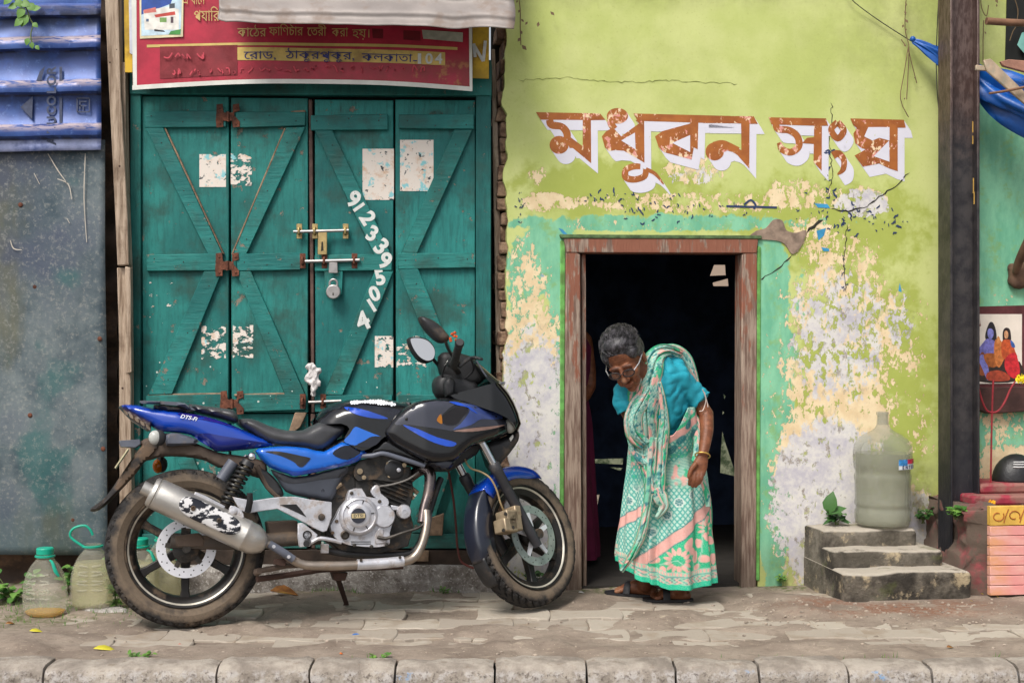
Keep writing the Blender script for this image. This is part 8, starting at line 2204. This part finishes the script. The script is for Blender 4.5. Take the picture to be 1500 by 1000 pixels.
# ================================================================== BOTTLES, WEEDS, LITTER
bot_m = plastic('hazy_bottle', lin(222, 220, 204), .3, .14, .5, alpha=.27)
liq_m = G('yellow_water'); liq_m = liq_m.fin(lin(228, 176, 60), .1, Transmission_Weight=.2, IOR=1.2, Alpha=.62)
liq2_m = G('pale_water'); liq2_m = liq2_m.fin(lin(206, 200, 140), .1, Transmission_Weight=.2, IOR=1.2, Alpha=.4)
cap_m = mat('green_cap', lin(22, 166, 138), .4, var=.12, bump=.05)
def bottle(px_, py_, Y, hpx, label, cap=True, handle=False, rot=0, lq=None):
    d = Y + CAMD; s = d/FPX
    p = WF.px(px_, py_, Y); p.z = max(ground_height(np.array([p.x]), np.array([p.y]))[0], 0) + .001
    t = thing('jerry_bottle', label, 'bottle', WF, tuple(p), 'jerry bottles of water by the steel sheet')
    h = hpx*s; w = 31*s*(hpx/98)
    M = Matrix.Translation(p) @ Matrix.Rotation(R(rot), 4, 'Z')
    rows = [(0, .60, .5), (.02, .82, .62), (.08, .96, .72), (.25, 1.0, .76), (.45, .98, .74), (.62, .86, .66), (.74, .66, .55), (.82, .46, .45), (.86, .36, .36), (.89, .34, .34), (.905, .36, .36), (.93, .36, .36)]
    P, W = spline([(0, 0, r[0]*h) for r in rows], 5, [(r[1]*w, r[2]*w) for r in rows])
    def shell(k0, k1, sc, rib):
        vs, n = [], 56
        for k_ in range(k0, k1):
            q = P[k_]
            for i_ in range(n):
                a = 2*math.pi*i_/n; ca, sa = math.cos(a), math.sin(a)
                sq = 1/(abs(ca)**3.0 + abs(sa)**3.0)**(1/3.0)
                z = q.z/h
                r_ = 1 + rib*(.012*math.sin(z*64) * (.18 < z < .68) * (1 if abs(ca) > .25 else .3) - .03*math.exp(-(ca/.10)**2)*(.18 < z < .72))
                vs.append(M @ Vector((W[k_][0]*sc*ca*sq*r_, W[k_][1]*sc*sa*sq*r_, q.z)))
        m = k1-k0
        fs = [(k_*n+i_, k_*n+(i_+1) % n, (k_+1)*n+(i_+1) % n, (k_+1)*n+i_) for k_ in range(m-1) for i_ in range(n)] + [tuple(reversed(range(n))), tuple((m-1)*n+i_ for i_ in range(n))]
        return MB().add(vs, fs)
    shell(0, len(P), 1, 1).build('bottle_body', bot_m, t, smooth=60)
    shell(1, int(len(P)*(.20 if lq is None else .5)), .93, 0).build('water', lq or liq_m, t)
    # embossed panel: raised bars on the shoulder
    for j in range(6):
        z = h*(.30 + .065*j); wf = np.interp(z/h, [r[0] for r in rows], [r[2] for r in rows])*w; wx = np.interp(z/h, [r[0] for r in rows], [r[1] for r in rows])*w
        for sg in (-1, 1):
            pts = [M @ Vector((wx*sg*u, -wf*(1.0 - .45*u**3) - .002, z + (.012*u if j % 2 else -.006*u)*1)) for u in (.10, .25, .42, .58)]
            MB().tube(pts, .004, 6, smooth=3).build('embossed_bar', bot_m, t)
    zt = h*.925
    if cap:
        MB().lathe([(w*.36, zt), (w*.40, zt+.002), (w*.41, zt+h*.085), (w*.37, zt+h*.10), (0, zt+h*.10)], M, 24).build('cap', cap_m, t)
    MB().lathe([(w*.40, zt-.012), (w*.47, zt-.010), (w*.47, zt-.004), (w*.40, zt-.002)], M, 24).build('neck_ring', cap_m, t)
    if handle:
        MB().tube([M @ Vector(q) for q in ((-w*.42, -.01, zt-.006), (-w*.9, -.01, zt+h*.09), (-w*1.0, -.01, zt+h*.17), (-w*.8, -.01, zt+h*.25), (-w*.35, -.01, zt+h*.28), (-w*.10, -.01, zt+h*.22), (w*.02, -.01, zt+h*.14))], .0055, 8, smooth=4).build('handle', cap_m, t)
    else:
        MB().tube([M @ Vector(q) for q in ((w*.40, -w*.3, zt-.02), (w*.62, -w*.5, zt-h*.10), (w*.80, -w*.55, zt-h*.22), (w*.95, -w*.5, zt-h*.30))], [.004, .006, .008, .004], 8, smooth=4).build('handle', cap_m, t)
bottle(66, 894, .18, 97, 'leftmost jerry bottle with green cap and yellow water at the bottom', rot=-8)
bottle(136, 886, .28, 100, 'uncapped jerry bottle with its green handle standing up beside the rear tyre', cap=False, handle=True, rot=6, lq=liq2_m)
bottle(205, 902, .42, 96, 'capped jerry bottle seen through the rear wheel spokes', rot=4, lq=liq2_m)
bottle(240, 884, .58, 95, 'capped jerry bottle behind the rear wheel hub against the plinth', rot=-12, lq=liq2_m)
# ---- weeds
def leafm(name, c1, c2):
    g = G(name); c = g.co(rand=True); n = g.noise(c, 40, 4)
    r = g.t.nodes.new('ShaderNodeNewGeometry').outputs['Random Per Island']
    return g.fin(g.mix(r, g.mix(n, c1, sc3(c1, .7)), c2), .5, 0, g.bump(n, .3, .003), Specular_IOR_Level=.35)
wl = leafm('weed_leaf', lin(62, 110, 44), lin(110, 148, 66)); wd = leafm('dark_leaf', lin(44, 84, 40), lin(74, 116, 56))
stm = mat('weed_stem', lin(96, 112, 60), .7, bump=0)
def leaf(mb, p, d, n, L, w, fold=.25):
    d = d.normalized(); s = d.cross(n).normalized(); n = s.cross(d)
    rows = [(0, .06), (.2, .75), (.45, 1), (.7, .72), (.9, .25), (1, 0)]
    vs = []
    for t, k_ in rows:
        c_ = p + d*L*t - n*L*.25*t*t
        vs += [c_ + s*w*k_ + n*w*k_*fold, c_, c_ - s*w*k_ + n*w*k_*fold]
    mb.add(vs, [(3*i_+j, 3*i_+j+1, 3*i_+j+4, 3*i_+j+3) for i_ in range(5) for j in (0, 1)])
def weed(px_, py_, Y, hgt, spread, n, L, label, name='weed', mt=None, seed=0, frame=WF, z0=None, cat='weed'):
    rs = random.Random(seed)
    p = frame.px(px_, py_, Y)
    if z0 is not None: p.z = z0
    else: p.z = max(.0, p.z - .0)
    t = thing(name, label, cat, frame, tuple(p))
    st, lf = MB(), MB()
    for k_ in range(n):
        a = rs.uniform(0, 6.28); tip = p + Vector((math.cos(a)*spread*rs.uniform(.3, 1), math.sin(a)*spread*.6*rs.uniform(.3, 1), hgt*rs.uniform(.35, 1)))
        mid = (p+tip)/2 + Vector((0, 0, hgt*.15))
        st.tube([p + Vector((rs.uniform(-.01, .01), 0, 0)), mid, tip], .0018, 5, smooth=2)
        for q in range(rs.randint(3, 5)):
            b_ = rs.uniform(0, 6.28); f_ = p.lerp(tip, rs.uniform(.4, 1)) + Vector((0, 0, hgt*.08))
            leaf(lf, f_, Vector((math.cos(b_), math.sin(b_)-.3, rs.uniform(-.2, .7))), Vector((0, -.4, 1)), L*rs.uniform(.6, 1.1), L*.27)
    st.build('stem', stm, t); lf.build('foliage', mt or wl, t)
weed(18, 880, .40, .13, .10, 10, .062, 'broad-leaved weed at the left edge beside the leftmost jerry bottle', seed=1, z0=.0)
weed(98, 850, .62, .15, .05, 8, .05, 'small weed growing between the two full jerry bottles', seed=2, z0=.0)
weed(160, 845, .45, .26, .05, 12, .040, 'tall pale weed standing just left of the rear tyre', seed=3, z0=.0)
weed(172, 880, .30, .10, .05, 7, .04, 'low weed under the rear tyre and uncapped bottle', seed=13, z0=.0)
weed(790, 862, .72, .10, .07, 12, .045, 'dark weed growing at the wall seen through the front wheel', mt=wd, seed=4, z0=.0)
weed(650, 858, .66, .035, .02, 3, .022, 'tiny weed in the crack below the plinth', seed=5, z0=.0)
weed(1226, 762, -.06, .05, .05, 8, .055, 'dark leafy plant on the top step beside the water jar', mt=wd, seed=6, frame=GF, z0=.275, cat='plant')
lf = MB(); p = GF.px(1214, 752, -.10); leaf(lf, p, Vector((.10, -.1, 1)), Vector((-.6, -.8, 0)), .105, .036); leaf(lf, p, Vector((.6, -.2, .35)), Vector((0, -.6, 1)), .085, .028)
tag(lf.build('broad_leaf', wd, None, GF, tuple(p)), 'pair of broad dark leaves standing on the top step left of the jar', 'leaf')
weed(1352, 770, -.04, .07, .05, 8, .035, 'weed between the water jar and the steel post', mt=wd, seed=7, frame=GF, z0=.27)
weed(1400, 762, -.36, .06, .06, 9, .05, 'bright weed hanging on the shrine plinth beside the post foot', seed=8, frame=GF, z0=.33)
weed(1146, 846, -.02, .04, .03, 4, .025, 'tiny weed at the wall foot left of the steps', seed=9, frame=GF, z0=0)
weed(560, 964, -.62, .03, .05, 6, .022, 'grass tuft in the joint behind the kerb stones', seed=10, z0=.0)
weed(205, 962, -.60, .03, .05, 6, .024, 'grass tuft behind the second kerb stone from the left', seed=11, z0=.0)
# ---- vine with big leaves at the top left corner
vt = thing('hanging_vine', 'green vine with broad leaves hanging over the blue roofing sheet', 'vine', SF, tuple(SF.px(35, 0, -.12)))
MB().tube(SF.pts([(14, -20), (24, 4), (38, 12), (44, 28), (48, 36), (45, 52), (48, 66)], -.12), .003, 6, smooth=4).build('stem', stm, vt)
for (x, y, dx, dz, L) in ((24, 0, .5, -.6, .045), (30, 4, .9, -.2, .05), (40, 6, .7, -.5, .05), (36, 12, -.6, -.8, .055), (26, 8, -.9, -.2, .045), (40, 22, -.5, -.9, .06), (34, 28, -.8, -.6, .05), (47, 14, .8, .2, .04), (48, 34, .8, -.6, .03), (42, 56, -.3, -.9, .035), (46, 62, .2, -1, .03), (52, 67, .6, -.6, .025), (18, -4, -.6, -.5, .05), (36, -4, .6, .3, .05)):
    b = MB(); leaf(b, SF.px(x, y, -.13), Vector((dx, -.25, dz)), Vector((0, -1, .35)), L, L*.40, .15); b.build('leaf', wl, vt, smooth=60)
# ---- fallen leaves and scraps
def flat_leaf(px_, py_, L, w, ang, mt, label, name='fallen_leaf', cat='leaf', h=.02, grp='leaves fallen on the pavement'):
    p = ground_px(px_, py_); p.z = ground_height(np.array([p.x]), np.array([p.y]))[0] + h*.35
    b = MB(); leaf(b, p - Vector((math.cos(ang), math.sin(ang), 0))*L/2, Vector((math.cos(ang), math.sin(ang), .06)), Vector((0, -.35, 1)), L, w, .35)
    o = b.build(name, mt, None, WF, tuple(p)); s_ = o.modifiers.new('thick', 'SOLIDIFY'); s_.thickness = .0012
    tag(o, label, cat, grp)
yl = mat('yellow_leaf', lin(206, 196, 60), .5, var=.15, bump=.1); rl = mat('rust_leaf', lin(150, 96, 44), .6, var=.5, nsc=30, bump=.3, dirt=lin(150, 130, 40), dirt_amt=.4)
flat_leaf(154, 953, .082, .016, .15, yl, 'yellow leaf lying on the mud near the kerb')
flat_leaf(53, 928, .050, .012, .2, yl, 'smaller yellow-green leaf left on the mud below the jerry bottle')
flat_leaf(416, 872, .125, .036, -.1, rl, 'large curled orange-brown leaf under the motorcycle', h=.06)
flat_leaf(15, 916, .035, .010, .5, rl, 'small brown leaf at the left edge of the pavement')
flat_leaf(265, 944, .022, .008, .9, mat('pink_scrap', lin(196, 130, 116), .6, bump=0), 'tiny pink scrap on the mud below the rear tyre', 'litter_scrap', 'litter', .01, 'scraps of litter on the pavement')
flat_leaf(524, 930, .050, .011, .25, mat('blue_wrapper', lin(40, 120, 206), .4, var=.5, nsc=90, bump=0), 'small blue sweet wrapper on the mud in front of the motorcycle', 'litter_scrap', 'litter', .01, 'scraps of litter on the pavement')
flat_leaf(852, 867, .03, .007, .1, mat('white_scrap', lin(226, 224, 220), .5, bump=0), 'white paper scrap by the front tyre and the left door jamb', 'litter_scrap', 'litter', .01, 'scraps of litter on the pavement')
flat_leaf(500, 962, .012, .006, .3, mat('orange_scrap', lin(226, 120, 50), .5, bump=0), 'tiny orange scrap just behind the kerb', 'litter_scrap', 'litter', .01, 'scraps of litter on the pavement')
flat_leaf(1392, 950, .03, .008, .3, rl, 'brown leaf on the mud near the kerb at the right')
# slab of broken mortar by the bottles, pebbles, petals
b = MB(); c0 = ground_px(150, 897); 
b.ball((c0.x, c0.y, .0), (.10, .07, .030), 24); b.ball((c0.x+.06, c0.y-.03, .0), (.06, .05, .022), 18)
me = remesh(b, .007, 1)
displace(me, lambda c_: mnoise.noise(c_*22)*.012 + mnoise.noise(c_*60)*.005)
tag(link('mortar_lump', me, plinth_m, None, WF, tuple(c0)), 'rough lump of broken pale mortar between the bottles and the rear tyre', 'rubble')
rs = random.Random(21); pb = MB()
for _ in range(420):
    x, y = rs.uniform(-2.4, 2.4), rs.uniform(-.60, .72)
    if rs.random() < .45: x, y = rs.uniform(1.0, 2.1), rs.uniform(.0, .5)
    if GF.I @ Vector((x, y, 0)) and (GF.I @ Vector((x, y, 0))).y > -.02 and x > 0: continue
    r_ = rs.uniform(.002, .0075); z = ground_height(np.array([x]), np.array([y]))[0]
    pb.ball((x, y, max(z, -.002) + r_*.3), (r_*rs.uniform(.8, 1.6), r_, r_*.7), 6)
o = pb.build('gravel', mat('gravel_grey', lin(166, 152, 138), .9, var=.5, nsc=40, bump=.3)); tag(o, 'scattered grit on the pavement', None, None, 'stuff')
pt = MB()
for (x, y) in ((1357, 869), (1364, 870), (1396, 872), (1399, 876), (1405, 822), (1402, 830), (1420, 858), (1423, 866), (1407, 845), (1463, 878), (1440, 874), (1437, 872), (1425, 884)):
    p = ground_px(x, max(y, 866)); p.z = .006 + max(0, (868-y))*.003 + ground_height(np.array([p.x]), np.array([p.y]))[0]
    a = rs.uniform(0, 6); L = rs.uniform(.006, .012)
    pt.add([p, p + Vector((math.cos(a)*L, math.sin(a)*L, .004)), p + Vector((math.cos(a+1)*L, math.sin(a+1)*L, .007)), p + Vector((math.cos(a+1.8)*L*.7, math.sin(a+1.8)*L*.7, .003))], [(0, 1, 2, 3)])
o = pt.build('petals', mgy); tag(o, 'loose yellow petals scattered at the foot of the shrine', None, None, 'stuff')
# grass growing in patches along the wall foot
gr = MB()
for _ in range(700):
    q = rs.random()
    if q < .6: x, y = rs.gauss(-1.95, .28), rs.gauss(.30, .16)
    elif q < .8: x, y = rs.uniform(-2.4, 2.4), rs.gauss(-.61, .01)
    else: x, y = rs.uniform(-.9, -.1), rs.gauss(.71, .01)
    if y > .72 or y < -.63: continue
    z = ground_height(np.array([x]), np.array([y]))[0]; h_ = rs.uniform(.008, .028); a = rs.uniform(-.5, .5)
    if q > .6 and mnoise.noise(Vector((x*3, y, 0))) < .1: continue
    gr.add([(x-.0015, y, z), (x+.0015, y, z), (x + a*h_, y + rs.uniform(-.4, .2)*h_, z+h_)], [(0, 1, 2)])
o = gr.build('grass', wl); tag(o, 'sparse short grass on the dirt', None, None, 'stuff')
